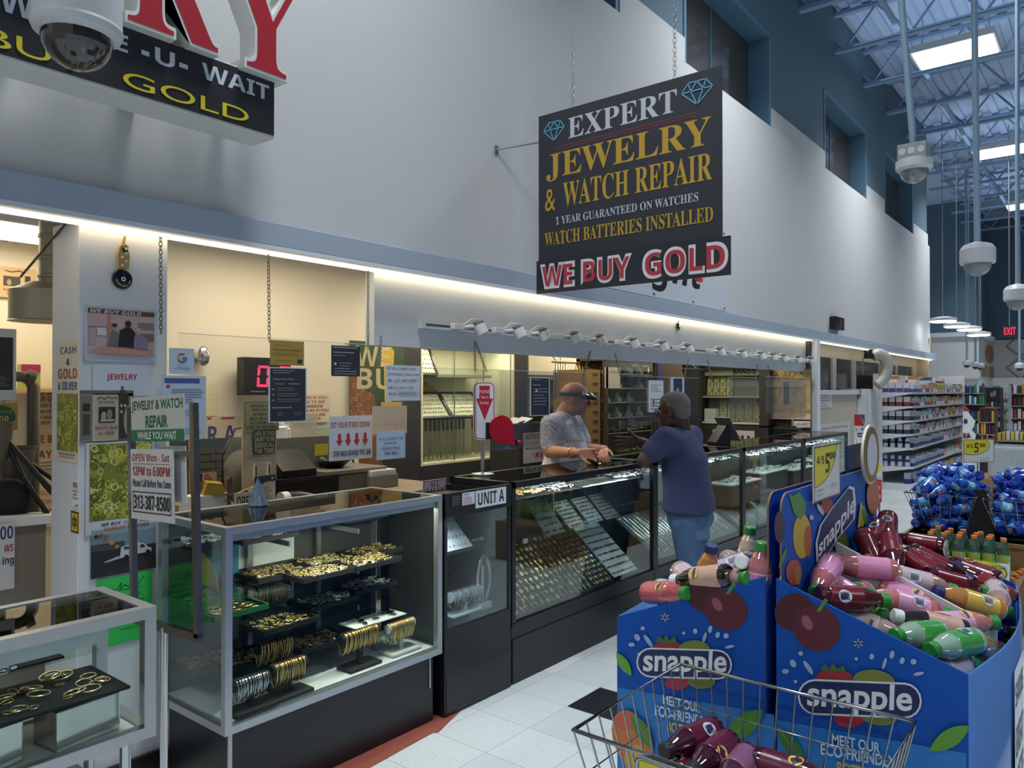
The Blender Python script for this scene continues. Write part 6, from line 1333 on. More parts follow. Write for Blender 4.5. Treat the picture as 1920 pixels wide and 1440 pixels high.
# ---- customer
SK2 = skin('#4c3328'); F = Vector((-.97, -.23, 0)).normalized(); LC = UP.cross(F)
B = Vector((-2.16, 4.66, 0))
t = thing('person', 'grey-haired man in a navy T-shirt and jeans leaning on the glass counter', 'person', B); O = Matrix.Translation(-B)
hd = at(1262, 770, 5.05); nk = at(1277, 808, 5.05); shL = at(1248, 822, 4.88); shR = at(1297, 818, 5.2); chest = at(1283, 860, 5.02); waist = at(1289, 915, 4.98)
pel = at(1292, 962, 4.98); elL = at(1207, 864, 4.86); wrL = Vector((-2.50, 4.72, 1.15)); elR = at(1243, 848, 5.32); wrR = at(1203, 827, 5.33)
H = frame(hd, Vector((-.99, -.12, -.10)))
q = MB(); q.M = O
head(q, H, SK2, 1.0); cap(q, H @ Vector((-.035, 0, -.05)), nk, .062, SK2, .068)
tl = (nk - pel).normalized(); DC = LC.cross(tl).normalized()
loft(q, [(pel, .16, .12, LC, F), (waist, .155, .115, LC, DC), (chest, .17, .11, LC, DC), ((shR + shL) / 2, .16, .08, LC, DC), (nk, .085, .06, LC, DC)], SK2)
chainc(q, [shL, elL, wrL], [.058, .046, .03], SK2); chainc(q, [shR, elR, wrR], [.058, .044, .029], SK2)
for s in (-1, 1):
    hp = pel + LC * .09 * s - UP * .02; kn = Vector((hp.x + .03, hp.y, .44)); an = Vector((hp.x + .10, hp.y, .08)); chainc(q, [hp, kn, an], [.08, .058, .043], SK2); cap(q, an - UP * .035, an - UP * .035 + F * .16, .038, SK2)
d = at(1146, 832, 5.36) - wrR; hand(q, frame(wrR, d, ray(1170, 828)), SK2, [.06, .1, .16, .22], .13, (1.0, -.1), s=1.05)
hand(q, frame(wrL, Vector((-.3, .9, .0)), (0, 0, 1)), SK2, [.3, .35, .4, .4], .05)
organic(q, 'body', t, .0065, 3, .4)
eyes(O @ H, t)
HR = mat('#716d69', .95, 0, .35, 160, bump=.4)
q = MB(); q.M = O @ H
q.ball((-.026, 0, .04), 1, HR, 22, 12, (.096, .084, .09)); q.ball((-.055, 0, -.005), 1, HR, 18, 10, (.062, .077, .075)); q.ball((.0, 0, .06), 1, HR, 18, 10, (.085, .07, .066))
organic(q, 'hair', t, .008, 3)
q = MB(); q.M = O @ H; GF = mat('#15151a', .3, 0, .05, 20)
for s in (-1, 1):
    q.tube([(.106, s * .034 + .024 * math.cos(a), .0 + .019 * math.sin(a)) for a in [2 * PI * i / 14 for i in range(14)]], .003, GF, 5, True)
    q.tube([(.104, s * .058, .006), (.06, s * .083, .006), (.0, s * .09, .006), (-.02, s * .086, -.008)], .0035, GF, 5)
q.tube([(.107, -.011, .004), (.112, 0, .007), (.107, .011, .004)], .0028, GF, 5); q.build('glasses', t)
TS = mat('#3a3e62', .85, 0, .12, 12, bump=.25)
q = MB(); q.M = O
hem = pel + UP * .035
loft(q, [(hem - UP * .02, .205, .165, LC, F), (hem + UP * .05, .20, .165, LC, F), (waist, .19, .155, LC, DC), (chest, .21, .145, LC, DC), ((shR + shL) / 2, .185, .1, LC, DC), (nk - tl * .005, .085, .075, LC, DC)], TS)
chainc(q, [shL, shL.lerp(elL, .58)], [.077, .076], TS); chainc(q, [shR, shR.lerp(elR, .72)], [.075, .07], TS); cap(q, nk - tl * .045, shL, .075, TS, .075); cap(q, nk - tl * .045, shR, .075, TS, .075); cap(q, chest, shL, .12, TS, .08); cap(q, chest, shR, .12, TS, .08)
organic(q, 't_shirt', t, .012, 5)
JN = mat('#42607f', .85, 0, .35, 14, bump=.4); q = MB(); q.M = O
loft(q, [(pel - UP * .08, .165, .13, LC, F), (pel, .175, .145, LC, F), (pel + UP * .06, .165, .135, LC, F)], JN)
for s in (-1, 1):
    hp = pel + LC * .088 * s - UP * .05; kn = Vector((hp.x + .03, hp.y, .44)); an = Vector((hp.x + .10, hp.y, .1)); chainc(q, [hp, kn, an], [.105, .085, .075], JN); q.ball(pel + LC * .075 * s - F * .06 - UP * .03, 1, JN, 14, 8, (.09, .09, .1))
organic(q, 'jeans', t, .013, 4)
dn = (LC * .75 - F * .66).normalized(); q = MB(); c = pel - UP * .085 + dn * .163; q.M = O @ frame(c, dn); q.box((0, 0, 0), (.012, .11, .12), mat('#54718d', .85, 0, .2, 20)); q.build('back_pocket', t, bevel=.003)
q = MB(); q.M = O
for s in (-1, 1):
    an = pel + LC * .09 * s; c = Vector((an.x + .10, an.y, .048)); cap(q, c - F * .03, c + F * .17, .047, mat('#4a4a4e', .6), .044)
organic(q, 'shoes', t, .012, 3)
# ================================================================ the aisle: drink display, baskets, shelves, cameras
def px_print(q, plane, items, out=.0012):
    """print measured on the photograph, laid flat on its board: plane ('y', Y) looks to -y, ('x', X) to +x"""
    ax, pv = plane; f = on_y if ax == 'y' else on_x
    for k, it in enumerate(items):
        o = Vector((0, -out - k * .0003, 0)) if ax == 'y' else Vector((out + k * .0003, 0, 0))
        P = lambda x, y: f(x, y, pv) + o
        if it[0] == 't':
            _, s, bl, ux, uz, col, st, off = it; vs, fs, _r = text_mesh(s, st, off)
            q.add([P(bl[0] + (x + .5) * ux[0] + (z + .5) * uz[0], bl[1] + (x + .5) * ux[1] + (z + .5) * uz[1]) for x, z in vs], fs, pm(col))
        elif it[0] == 'p':
            pts = it[1]; pts = pts[::-1] if area2(pts) > 0 else pts; q.poly([P(*p) for p in pts], pm(it[2]))
        elif it[0] == 'e':
            _, cx, cy, rx, ry, rot, col = it; c, s = math.cos(rot), math.sin(rot)
            q.poly([P(cx + rx * math.cos(a) * c - ry * math.sin(a) * s, cy - rx * math.cos(a) * s - ry * math.sin(a) * c) for a in [2 * PI * i / 22 for i in range(22)]], pm(col))
def pillpts(bl, ux, uz, r=.48, g=0.0, n=8):
    L = math.hypot(*ux); Hh = math.hypot(*uz); a = r * Hh / L; pts = []
    for cx, cz, s in ((1 - a, .5, -PI / 2), (a, .5, PI / 2)):
        for i in range(n + 1):
            t = s + PI * i / n; u = cx + a * math.cos(t) * (1 - g * 2); w = cz + .5 * math.sin(t) * (1 - g * 2)
            pts.append((bl[0] + u * ux[0] + w * uz[0], bl[1] + u * ux[1] + w * uz[1]))
    return pts
NAVY, LBLUE, LEAF = '#16285c', '#2277c6', '#4e8a2c'
def cherry(x, y, r):
    return [('e', x - r * .85, y - r * .7, r * .85, r * .8, .4, '#4a1624'), ('e', x + r * .1, y, r * 1.05, r * .95, -.5, '#5c1c2e'), ('e', x - r * .3, y - r * .25, r * .2, r * .34, .5, '#9a5a68'), ('p', [(x + r * .1, y - r * .75), (x + r * .45, y - r * 1.3), (x + r * .6, y - r * 1.2), (x + r * .25, y - r * .7)], '#5a8a3a')]
def splash(x0, y0, x1, s=1):
    out = []
    for u, v, rx, ry, a in ((0, -.4, 5, 7, .5), (-.06, .0, 6, 4, 0), (.06, -.9, 4, 4, 0), (.12, -.2, 4, 14, .6), (.02, .5, 3, 3, 0), (.62, -.75, 4, 5, 0), (.72, -.4, 3, 10, -.3), (.78, -.85, 4, 7, -.2), (.86, -.55, 4, 6, -.3), (.95, -.5, 5, 5, 0), (.99, .1, 9, 3, .2), (.5, -.65, 3, 3, 0)):
        out.append(('e', x0 + u * (x1 - x0), y0 + v * 34 * s, rx * s, ry * s, a, '#9fb4d6'))
    return out
def logo(bl, ux, uz, tb, tu, tz):
    g = [('p', pillpts(bl, ux, uz), '#dfe3ea'), ('p', pillpts(bl, ux, uz, g=.055), NAVY), ('t', 'snapple', tb, tu, tz, '#e6e9ef', 's', .022)]
    return g
def star(x, y, r): return [('p', [(x + r * math.cos(a) - .9 * math.sin(a), y + r * math.sin(a) + .9 * math.cos(a)), (x + r * math.cos(a) + .9 * math.sin(a), y + r * math.sin(a) - .9 * math.cos(a)), (x + r * .35 * math.cos(a) + .9 * math.sin(a), y + r * .35 * math.sin(a) - .9 * math.cos(a)), (x + r * .35 * math.cos(a) - .9 * math.sin(a), y + r * .35 * math.sin(a) + .9 * math.cos(a))], '#d8c48a') for a in [i * PI / 3 + .5 for i in range(6)]]
def leafp(x0, y0, x1, y1, w, col=LEAF):
    dx, dy = x1 - x0, y1 - y0; L = math.hypot(dx, dy); nx, ny = -dy / L * w, dx / L * w
    a = [(x0 + dx * t + nx * math.sin(PI * t) ** .8, y0 + dy * t + ny * math.sin(PI * t) ** .8) for t in [i / 8 for i in range(9)]]
    b = [(x0 + dx * t - nx * math.sin(PI * t) ** .8, y0 + dy * t - ny * math.sin(PI * t) ** .8) for t in [i / 8 for i in range(8, -1, -1)]]
    return [('p', a + b[1:-1], col), ('p', [(x0, y0), (x0 + nx * .05, y0 + ny * .05), (x1, y1), (x0 - nx * .05, y0 - ny * .05)], '#7fb05a')]
CARD = mat('#0c52b2', .5, 0, .04, 6, spec=.25); KRAFT = mat('#8d6a48', .8, 0, .1, 30); CARDW = mat('#dfe0e2', .5, 0, .03, 10); CARDF = mat('#4f7fc4', .12, 0, .1, 4, coat=.8)
YS, YE = 2.2, 3.34; XM = -.784; X1, X2 = -1.318, -.302; ZB, Z1, Z2 = 1.005, .795, .838
def bin_(name, label, xb, xf, zf, sgn):
    t = thing(name, label, 'drink bin', ((xb + xf) / 2, (YS + YE) / 2, 0))
    for yy, nm in ((YS, 'side_panel'), (YE - .006, 'side_panel')):
        q = wb(t); q.prism([(xb, .01), (xf, .01), (xf, zf), (xb, ZB)], yy, yy + .006, CARD); q.build(nm, t)
    q = wb(t); n = 14; V = []
    for i in range(n + 1):
        y = YS + (YE - YS) * i / n; bu = .055 * math.sin(PI * i / n) * sgn
        for x in (xf + bu, xf + bu - .006 * sgn):
            for z in (.01, zf - .012 * math.sin(PI * i / n)): V.append((x, y, z))
    q.add(V, [f for i in range(n) for f in ((i * 4, i * 4 + 4, i * 4 + 5, i * 4 + 1), (i * 4 + 2, i * 4 + 3, i * 4 + 7, i * 4 + 6), (i * 4 + 1, i * 4 + 5, i * 4 + 7, i * 4 + 3))], CARDF, True); q.build('front_panel', t)
    q = wb(t); c = .05; zt = 1.247
    pr = [(YE, .02), (YE, zt), (YS + .03 + c, zt)] + [(YS + .03 + c - c * math.sin(a), zt - c + c * math.cos(a)) for a in [i * PI / 12 for i in range(1, 7)]] + [(YS + .03, ZB), (YS + .01, ZB - .02), (YS + .01, .02)]
    V = [(xb, y, z) for y, z in pr] + [(xb + .006 * sgn, y, z) for y, z in pr]; m = len(pr)
    q.add(V, [tuple(range(m)), tuple(range(2 * m - 1, m - 1, -1))], CARD); q.add(V, [(i, (i + 1) % m, m + (i + 1) % m, m + i) for i in range(m)], KRAFT); q.build('header_panel', t)
    q = wb(t); q.bb(min(xb, xf) + .008, max(xb, xf) - .008, YS + .008, YE - .01, .5, .508, KRAFT); q.build('inner_shelf', t)
    q = wb(t); ym = YS + .56
    q.prism([(xb + .008 * sgn, .51), (xf - .0 * sgn, .51), (xf - .0 * sgn, zf - .02), (xb + .008 * sgn, ZB + .02)], ym, ym + .012, CARDW); q.build('divider', t)
    return t
b1 = bin_('drink_bin', 'blue cardboard drink bin facing the jewelry counter', XM - .032, X1, Z1, -1)
b2 = bin_('drink_bin', 'blue cardboard drink bin facing the open aisle, with the price sign above', XM, X2, Z2, 1)
P1 = ('y', YS)
q = wb(b1); px_print(q, P1, [('p', [(1158, 1288), (1452, 1340), (1452, 1520), (1158, 1470)], LBLUE)] + cherry(1357, 1143, 40) + star(1248, 1157, 8) + splash(1196, 1208, 1372) + leafp(1158, 1222, 1186, 1266, 9, '#6aa83a')
    + [('e', 1255, 1215, 30, 14, 0, '#9a2a34'), ('p', [(1232, 1203), (1238, 1190), (1246, 1198), (1252, 1188), (1258, 1199), (1268, 1191), (1272, 1204)], '#3f6a34'), ('e', 1304, 1218, 30, 19, 0, '#7a8238'), ('e', 1272, 1278, 22, 14, 0, '#a8283a'), ('e', 1318, 1276, 26, 14, 0, '#6f7a34')]
    + logo((1196, 1268), (179, 5), (0, -56), (1208, 1270), (156, 2), (2, -56))
    + [('t', 'MEET OUR', (1246, 1318), (70, 17), (0, -18), '#c6d8ee', 's', .022), ('t', 'ECO-FRIENDLY', (1231, 1339), (103, 24), (0, -20), '#c6d8ee', 's', .022), ('t', 'BOTTLE.', (1254, 1369), (54, 12), (0, -19), '#c9b250', 's', .022)]
    + [('e', 1188, 1385, 34, 58, .35, '#c8743a'), ('e', 1180, 1350, 20, 18, 0, '#c8624a'), ('e', 1196, 1420, 22, 26, 0, '#c9a03c')] + leafp(1187, 1335, 1228, 1402, 13, '#4f7f3a') + leafp(1360, 1388, 1434, 1328, 20)); q.build('print', b1)
q = wb(b2); px_print(q, P1, [('p', [(1458, 1350), (1812, 1412), (1812, 1560), (1458, 1500)], LBLUE)] + cherry(1527, 1178, 44) + star(1610, 1206, 9) + splash(1488, 1258, 1726, 1.1) + leafp(1461, 1362, 1512, 1436, 14, '#3f7030')
    + [('e', 1566, 1268, 34, 15, .0, '#9a2a34'), ('p', [(1540, 1255), (1548, 1242), (1556, 1252), (1564, 1240), (1572, 1252), (1584, 1246), (1588, 1258)], '#3f6a34'), ('e', 1640, 1276, 40, 22, -.1, '#7a8238'), ('e', 1594, 1346, 28, 16, 0, '#a8283a'), ('e', 1650, 1342, 34, 16, -.1, '#6f7a34')]
    + logo((1498, 1337), (232, 9), (0, -67), (1515, 1336), (196, 10), (2, -63))
    + [('t', 'MEET OUR', (1562, 1393), (90, 17), (0, -20), '#bcd2ee', 's', .022), ('t', 'ECO-FRIENDLY', (1541, 1412), (140, 26), (0, -22), '#bcd2ee', 's', .022), ('t', 'BOTTLE.', (1572, 1445), (70, 14), (0, -20), '#c9b250', 's', .022)] + leafp(1744, 1405, 1820, 1358, 17, '#5a9a34')); q.build('print', b2)
PH = ('x', XM + .006)
q = wb(b2); WP = [(1528, 1057), (1526, 1018), (1534, 985), (1555, 954), (1581, 922), (1590, 911), (1599, 914), (1602, 944), (1600, 972), (1586, 989), (1570, 1007), (1545, 1044), (1534, 1060)]
cx, cy = 1564, 985
px_print(q, PH, [('e', 1461, 988, 10, 30, 0, '#3a2a3a'), ('e', 1503, 1005, 17, 42, -.0, '#c9a83a'), ('e', 1514, 1015, 7, 30, 0, '#b5602c'), ('p', [(1477, 926), (1486, 930), (1497, 922), (1509, 940), (1510, 960), (1500, 974), (1488, 964)], '#4f8a34')] + leafp(1459, 1066, 1474, 1026, 4, '#4f8a34') + [('e', 1487, 1073, 15, 24, 0, '#c05a50'), ('e', 1494, 1078, 6, 18, 0, '#c98a5a'),
    ('e', 1549, 948, 12, 14, 0, '#9a3434'), ('e', 1536, 955, 4, 12, .5, '#a9b9cf'), ('e', 1524, 935, 3, 6, 0, '#a9b9cf'), ('e', 1519, 970, 4, 5, 0, '#a9b9cf'), ('e', 1575, 1018, 14, 22, 0, '#5a6a2c'), ('e', 1560, 1050, 12, 16, 0, '#8a3a34'),
    ('p', WP, '#dfe3ea'), ('p', [(cx + (x - cx) * .91, cy + (y - cy) * .94) for x, y in WP], NAVY), ('t', 'snapple', (1531, 1056), (69, -90), (1, -44), '#e6e9ef', 's', .02),
    ('e', 1634, 930, 12, 34, 0, '#b5623a'), ('p', [(1604, 990), (1610, 940), (1622, 962), (1616, 985)], '#c9b04a'), ('p', [(1611, 955), (1618, 950), (1624, 972), (1621, 986), (1613, 970)], '#4f8a34'), ('e', 1621, 1000, 0.1, .1, 0, NAVY)]); q.build('print', b2)
q = wb(b2); xq = X2 + .052
for z0, z1, s, hh in ((.50, .74, 'GREAT', .03), (.30, .49, 'TASTE', .03)): pass
q.add([(xq + .006, 2.62, .18), (xq + .0065, 2.86, .18), (xq + .0065, 2.86, .74), (xq + .006, 2.62, .74)], [(0, 1, 2, 3)], pm('#d3dbe6'))
for s, z, hh in (('SAME', .66, .07), ('GREAT', .52, .09), ('TASTE', .40, .09)):
    vs, fs, _r = text_mesh(s, 'b'); q.add([(xq + .0075, 2.74 + x * .2, z + zz * hh) for x, zz in vs], fs, pm('#3a4150'))
q.build('print', b2)
# oval topper and price sign
t = thing('oval_topper', 'oval cream and white sign with a gold rim above the blue bin header', 'sign', (XM - .02, 3.2, 0))
a, b = on_x(1598, 836, XM), on_x(1648, 836, XM)
q = wb(t); q.bb(XM - .024, XM - .014, a.y, 3.34, 1.0, a.z, mat('#182f66', .4, 0, .04, 6)); q.build('board', t)
c0 = on_x(1634, 852, XM + .03)
for rx, rz, x, m, nm in ((.135, .115, .03, mat('#d8d2c4', .4), 'oval_rim'), (.125, .107, .0315, mat('#8a6f3a', .4, .4, .3, 60), 'gold_ring'), (.085, .08, .033, mat('#c3c8d2', .35), 'oval_face')):
    q = wb(t); V = []; n = 56
    for xx in (XM + x - (.009 if nm == 'oval_rim' else .0), XM + x): V += [(xx, c0.y + rx * .9 * math.cos(2 * PI * i / n), c0.z + rz * math.sin(2 * PI * i / n)) for i in range(n)]
    q.add(V, [tuple(range(n, 2 * n))] + [(i, (i + 1) % n, n + (i + 1) % n, n + i) for i in range(n)], m); q.build(nm, t)
def price_items(s1='4/$', s2='5', s3='00'):
    return [('p', [(.03, .02)] + [(.03 + .85 * math.sin(a), .02 + .72 * math.cos(a)) for a in [PI / 2 * (1 - i / 10) for i in range(11)]], '#54502a'), ('p', [(.03, .02)] + [(.03 + .82 * math.sin(a), .02 + .70 * math.cos(a)) for a in [PI / 2 * (1 - i / 10) for i in range(11)]], '#d8cf2c'),
            ('t', s1, .24, .27, .28, .17, '#2a2a20', 'b'), ('t', s2, .5, .34, .16, .36, '#2a2a20', 'b'), ('t', s3, .68, .22, .22, .13, '#2a2a20', 'b'), ('t', 'SNAPPLE', .2, .80, .24, .04, '#6a6a66', 's'), ('t', 'DRINKS', .2, .88, .22, .04, '#6a6a66', 's'), ('l', .6, .76, .9, .8, 2, '#8a8a86'), ('b', 0, 0, 1, 1, .015, '#6a2a34')]
sign('price_sign', 'yellow and white price sign 4/$5.00 standing on the blue bin header', 'price sign', (1525, 838), (1575, 926), ('x', XM + .022), price_items(), bg='#d3d8de', th=.003)
# ---------------------------------------------------------------- bottles
BOT = {}
def liquid(c): return mat(c, .05, 0, .15, 30, coat=1)
def bottle_proto(body, label, cap, kind='snap'):
    k = (body, label, cap, kind)
    if k in BOT: return BOT[k], False
    r = thing('juice_bottle', '', 'bottle'); BOT[k] = r
    if kind == 'snap': pf = [(0, .004), (.026, 0), (.032, .006), (.033, .016), (.031, .04), (.032, .06), (.033, .1), (.031, .125), (.024, .15), (.0165, .165), (.0165, .172)]; lz = (.022, .112, .0338); cz = (.168, .192, .0195)
    elif kind == 'sport': pf = [(0, .004), (.03, 0), (.036, .008), (.037, .05), (.033, .12), (.037, .17), (.033, .21), (.018, .245), (.016, .255)]; lz = (.055, .165, .0378); cz = (.25, .272, .018)
    else: pf = [(0, .004), (.03, 0), (.038, .012), (.036, .05), (.034, .1), (.037, .13), (.03, .16), (.018, .18), (.016, .19)]; lz = (.05, .115, .0385); cz = (.186, .21, .02)
    q = MB(); q.lathe(pf, liquid(body), 18); q.build('bottle_body', r)
    q = MB(); z0, z1, R = lz; q.lathe([(R - .001, z0), (R, z0 + .002), (R - .001, (z0 + z1) / 2), (R, z1 - .002), (R - .001, z1)], mat(label, .25, 0, .05, 20, coat=.4), 18)
    if kind == 'snap':
        n = 7
        for a0, zc, rr, c in ((0, z1 - .016, .016, '#d8c04a'), (2.6, z0 + .035, .018, '#cfd6e4')):
            q.add([((R + .0008) * math.cos(a0 + .5 * math.cos(2 * PI * i / 16)), (R + .0008) * math.sin(a0 + .5 * math.cos(2 * PI * i / 16)), zc + rr * math.sin(2 * PI * i / 16)) for i in range(16)], [tuple(range(16))], pm(c))
        vs, fs, _r = text_mesh('snapple', 's', .03); q.add([((R + .0014) * math.cos(a), (R + .0014) * math.sin(a), z1 - .017 + .013 * zz) for a, zz in [(.95 * x, z) for x, z in vs]], fs, pm(NAVY))
        for i in range(6): q.add([((R + .0012) * math.cos(2.6 + a), (R + .0012) * math.sin(2.6 + a), z) for a, z in ((-.3 + i * .1, z0 + .022), (-.25 + i * .1, z0 + .022), (-.25 + i * .1, z0 + .046), (-.3 + i * .1, z0 + .046))], [(0, 1, 2, 3)], pm('#33416a'))
    elif kind == 'sport':
        for a0 in (0, PI * .67, PI * 1.33):
            vs, fs, _r = text_mesh('C·ION', 'o'); q.add([((R + .001) * math.cos(a0 + .35 * z), (R + .001) * math.sin(a0 + .35 * z), (z0 + z1) / 2 - .085 * x) for x, z in vs], fs, pm('#e8eee4'))
            q.add([((R + .0006) * math.cos(a0 + .9 + a), (R + .0006) * math.sin(a0 + .9 + a), z) for a, z in ((-.2, z0 + .004), (.2, z0 + .004), (.2, z1 - .004), (-.2, z1 - .004))], [(0, 1, 2, 3)], pm('#c08a2c'))
    else:
        for a0, c in ((0, '#d8883a'), (2.2, '#e8e4da'), (4.2, '#c8403a')):
            q.add([((R + .0008) * math.cos(a0 + .5 * math.cos(2 * PI * i / 12)), (R + .0008) * math.sin(a0 + .5 * math.cos(2 * PI * i / 12)), .085 + .018 * math.sin(2 * PI * i / 12)) for i in range(12)], [tuple(range(12))], pm(c))
    q.build('label', r)
    q = MB(); q.lathe([(cz[2] - .001, cz[0]), (cz[2], cz[0] + .002), (cz[2], cz[1] - .003), (cz[2] - .003, cz[1]), (0, cz[1])], mat(cap, .35, 0, .03, 20), 18); q.build('cap', r)
    return r, True
def place(base, capp, cols, label, group=None, kind='snap', roll=None, cat='bottle', L=.192, sc=1.0):
    r, new = bottle_proto(*cols, kind)
    if not new: r = dup(r)
    base, capp = Vector(base), Vector(capp); d = (capp - base).normalized(); c = (base + capp) / 2
    r.location = c - d * L / 2; r.scale = (sc, sc, sc)
    r.rotation_euler = (d.to_track_quat('Z', 'Y') @ Matrix.Rotation(random.uniform(0, 6) if roll is None else roll, 4, 'Z').to_quaternion()).to_euler()
    r['label'] = label
    if group: r['group'] = group
    return r
PINK, MAR, GRN, CLR, DRK, AMB, LAV = ('#b06a70', '#d58fb8', '#2f8a3c'), ('#4a1420', '#6f1426', '#2f8a3c'), ('#8fae9a', '#3f9a48', '#2f8a3c'), ('#a88a84', '#c9b4ba', '#2f8a3c'), ('#241a1c', '#c9a490', '#dfe2e4'), ('#b57a3a', '#d8b04a', '#1d2c6a'), ('#9a8a94', '#c3bcd4', '#1d2c6a')
MARN = ('#33101a', '#7a1a2a', '#1d2c6a'); PINKW = ('#c07a78', '#dba3c4', '#2f8a3c')
def on_pile(cx, cy, z0, xf, sl, lift=0, sc=.236, ox=1460, oy=940):
    px, py = ox + cx * sc, oy + cy * sc; d = ray(px, py)   # pile surface: z = z0 + (x - xf) * sl
    tt = (z0 + lift - xf * sl + 0 - CAM.z) / (d.z - sl * d.x); return CAM + d * tt
import numpy as np
def relax(items, rad, offs, lo, hi, zf, iters=40, grav=0.0, flat=1.0):
    """push lying bottles apart: items = [centre, direction, mobility]; lo, hi: box in x and y; zf(x, y): lowest height"""
    C = np.array([i[0][:] for i in items]); D = np.array([i[1][:] for i in items]); W = np.array([i[2] for i in items])[:, None]; n, m = len(items), len(offs); own = np.repeat(np.arange(n), m)
    for _ in range(iters):
        S = (C[:, None] + D[:, None] * np.array(offs)[None, :, None]).reshape(-1, 3); df = S[:, None] - S[None]; ds = np.sqrt((df ** 2).sum(2)) + 1e-9
        ov = np.clip(2 * rad - ds, 0, None); ov[own[:, None] == own[None]] = 0
        ps = (df / ds[..., None] * ov[..., None] * .5).sum(1).reshape(n, m, 3)
        for a in (0, 1): Sa = S[:, a].reshape(n, m); ps[..., a] += np.clip(lo[a] + rad - Sa, 0, None) - np.clip(Sa - hi[a] + rad, 0, None)
        Sz = S[:, 2].reshape(n, m); zl = np.array([zf(x, y) for x, y in S[:, :2]]).reshape(n, m) + rad; ps[..., 2] += np.clip(zl - Sz, 0, None)
        C = C + ps.mean(1) * W * .9; C[:, 2:] -= grav * W
        D = D + (ps * np.array(offs)[None, :, None]).mean(1) / np.mean(np.array(offs) ** 2) * W * .6; D[:, 2] *= flat; D /= np.sqrt((D ** 2).sum(1))[:, None]
    return [(Vector(c), Vector(d)) for c, d in zip(C, D)]
OFF = (-.08, -.03, .02, .07)
def pour(rows, lo, hi, zf, kind, L, sc, rad, offs, iters=40, grav=0.0, flat=1.0):
    for (c, d), row in zip(relax([x[:3] for x in rows], rad, offs, lo, hi, zf, iters, grav, flat), rows): place(c - d * L / 2, c + d * L / 2, row[3], row[4], row[5], kind=kind, L=L, sc=sc)
B2 = [((375, 540), (235, 715), PINK, 'pink bottle leaning on the blue header near the printed peach'), ((690, 570), (520, 515), PINK, 'pink bottle with its speckled bottom up, by the white divider'), ((490, 650), (730, 810), PINKW, 'pink bottle lying under the leaning pink one'), ((930, 670), (1200, 830), PINK, 'pink bottle with a wet bottom in the middle of the near half'),
      ((800, 640), (640, 720), PINKW, 'pink bottle squeezed behind the wet one'), ((400, 790), (770, 860), MAR, 'dark red bottle with a green cap along the cherry edge'), ((1180, 880), (790, 770), PINKW, 'pink bottle with its green cap toward the header'), ((1480, 1050), (915, 905), DRK, 'black bottle with a white cap across the near half'),
      ((1240, 1050), (905, 1070), GRN, 'bright green labelled bottle over the slanted edge'), ((1230, 840), (1740, 945), PINKW, 'pink bottle whose green cap sticks out over the front'), ((640, 890), (905, 1010), CLR, 'clear pinkish bottle under the dark red one'), ((1540, 1170), (1190, 1200), GRN, 'green striped bottle near the low front corner'),
      ((1280, 1300), (1560, 1215), CLR, 'clear bottle with a navy cap in the front corner'), ((1620, 1040), (1540, 1170), ('#7a6a34', '#8d7a44', '#1d2c6a'), 'olive bottle standing head down at the front'), ((650, 240), (850, 400), MAR, 'dark red bottle upside down at the header in the far half'), ((890, 150), (850, 360), MAR, 'dark red bottle standing highest in the far half'),
      ((1180, 380), (960, 270), MAR, 'dark red bottle with its bottom toward the aisle, far half'), ((820, 430), (1010, 580), MAR, 'dark red bottle leaning on the white divider'), ((1100, 510), (950, 430), MARN, 'dark red bottle with a black bottom in the middle of the far half'), ((1190, 480), (1350, 540), MARN, 'nearly black bottle beside the dark bottom one'),
      ((1200, 600), (1650, 730), MAR, 'dark red bottle with a large readable label across the divider'), ((870, 690), (1160, 595), CLR, 'clear bottle with a green cap resting on the white divider'), ((1540, 560), (1400, 460), MAR, 'dark red bottle with its green cap on the far edge'), ((1800, 700), (1580, 600), ('#5a1a20', '#8a2a2c', '#1d2c6a'), 'red bottle with a barcode at the far front corner'),
      ((1700, 850), (1300, 740), AMB, 'amber bottle in a gold label by the front rim'), ((1690, 690), (1780, 840), CLR, 'clear bottle with a navy cap pointing at the front rim'), ((980, 440), (1080, 400), MAR, 'small visible piece of a dark red bottle behind the middle ones'), ((640, 390), (720, 430), ('#6a1422', '#5a101c', '#2a4a9a'), 'dark bottle with a blue cap under the upside down one')]
LO = {True: [], False: []}
ym = YS + .56
for i, (a, b, c, lb) in enumerate(B2):
    lf = -.03 if i in (10, 4, 26, 27, 13) else -.045 if i == 12 else -.012
    ny = i < 14; z0 = .815 if ny else .85; p0, p1 = on_pile(*a, z0, X2, -.34, lf), on_pile(*b, z0, X2, -.34, lf); c0 = (p0 + p1) / 2
    if ny: c0.y = min(c0.y, ym - .045)
    LO[ny].append((c0, (p1 - p0).normalized(), .2 if ny else .3, c, lb, None))
for i in range(30):
    nr = i % 2 == 0; x = random.uniform(XM + .12, X2 - .08); y = random.uniform(YS + .12, YS + .44) if nr else random.uniform(YS + .68, YE - .12); z = (.63 if nr else .70) + (x - X2) * -.3 - random.uniform(0, .06); a = random.uniform(0, 6)
    LO[nr].append((Vector((x, y, z)), Vector((math.cos(a), math.sin(a) * .6, .1)).normalized(), 1.0, random.choice((PINK, PINKW, CLR) if nr else (MAR, MARN)), 'bottle low in the %s half of the aisle bin, under the others' % ('near pink' if nr else 'far dark red'), 'lower bottles in the %s half' % ('near' if nr else 'far')))
for nr in (True, False): pour(LO[nr], (XM + .02, YS + .012 if nr else ym + .014), (X2 + .02, ym - .002 if nr else YE - .008), lambda x, y: .51, 'snap', .218, 1.135, .037, OFF)
S1 = dict(sc=.1354, ox=1200, oy=1000)
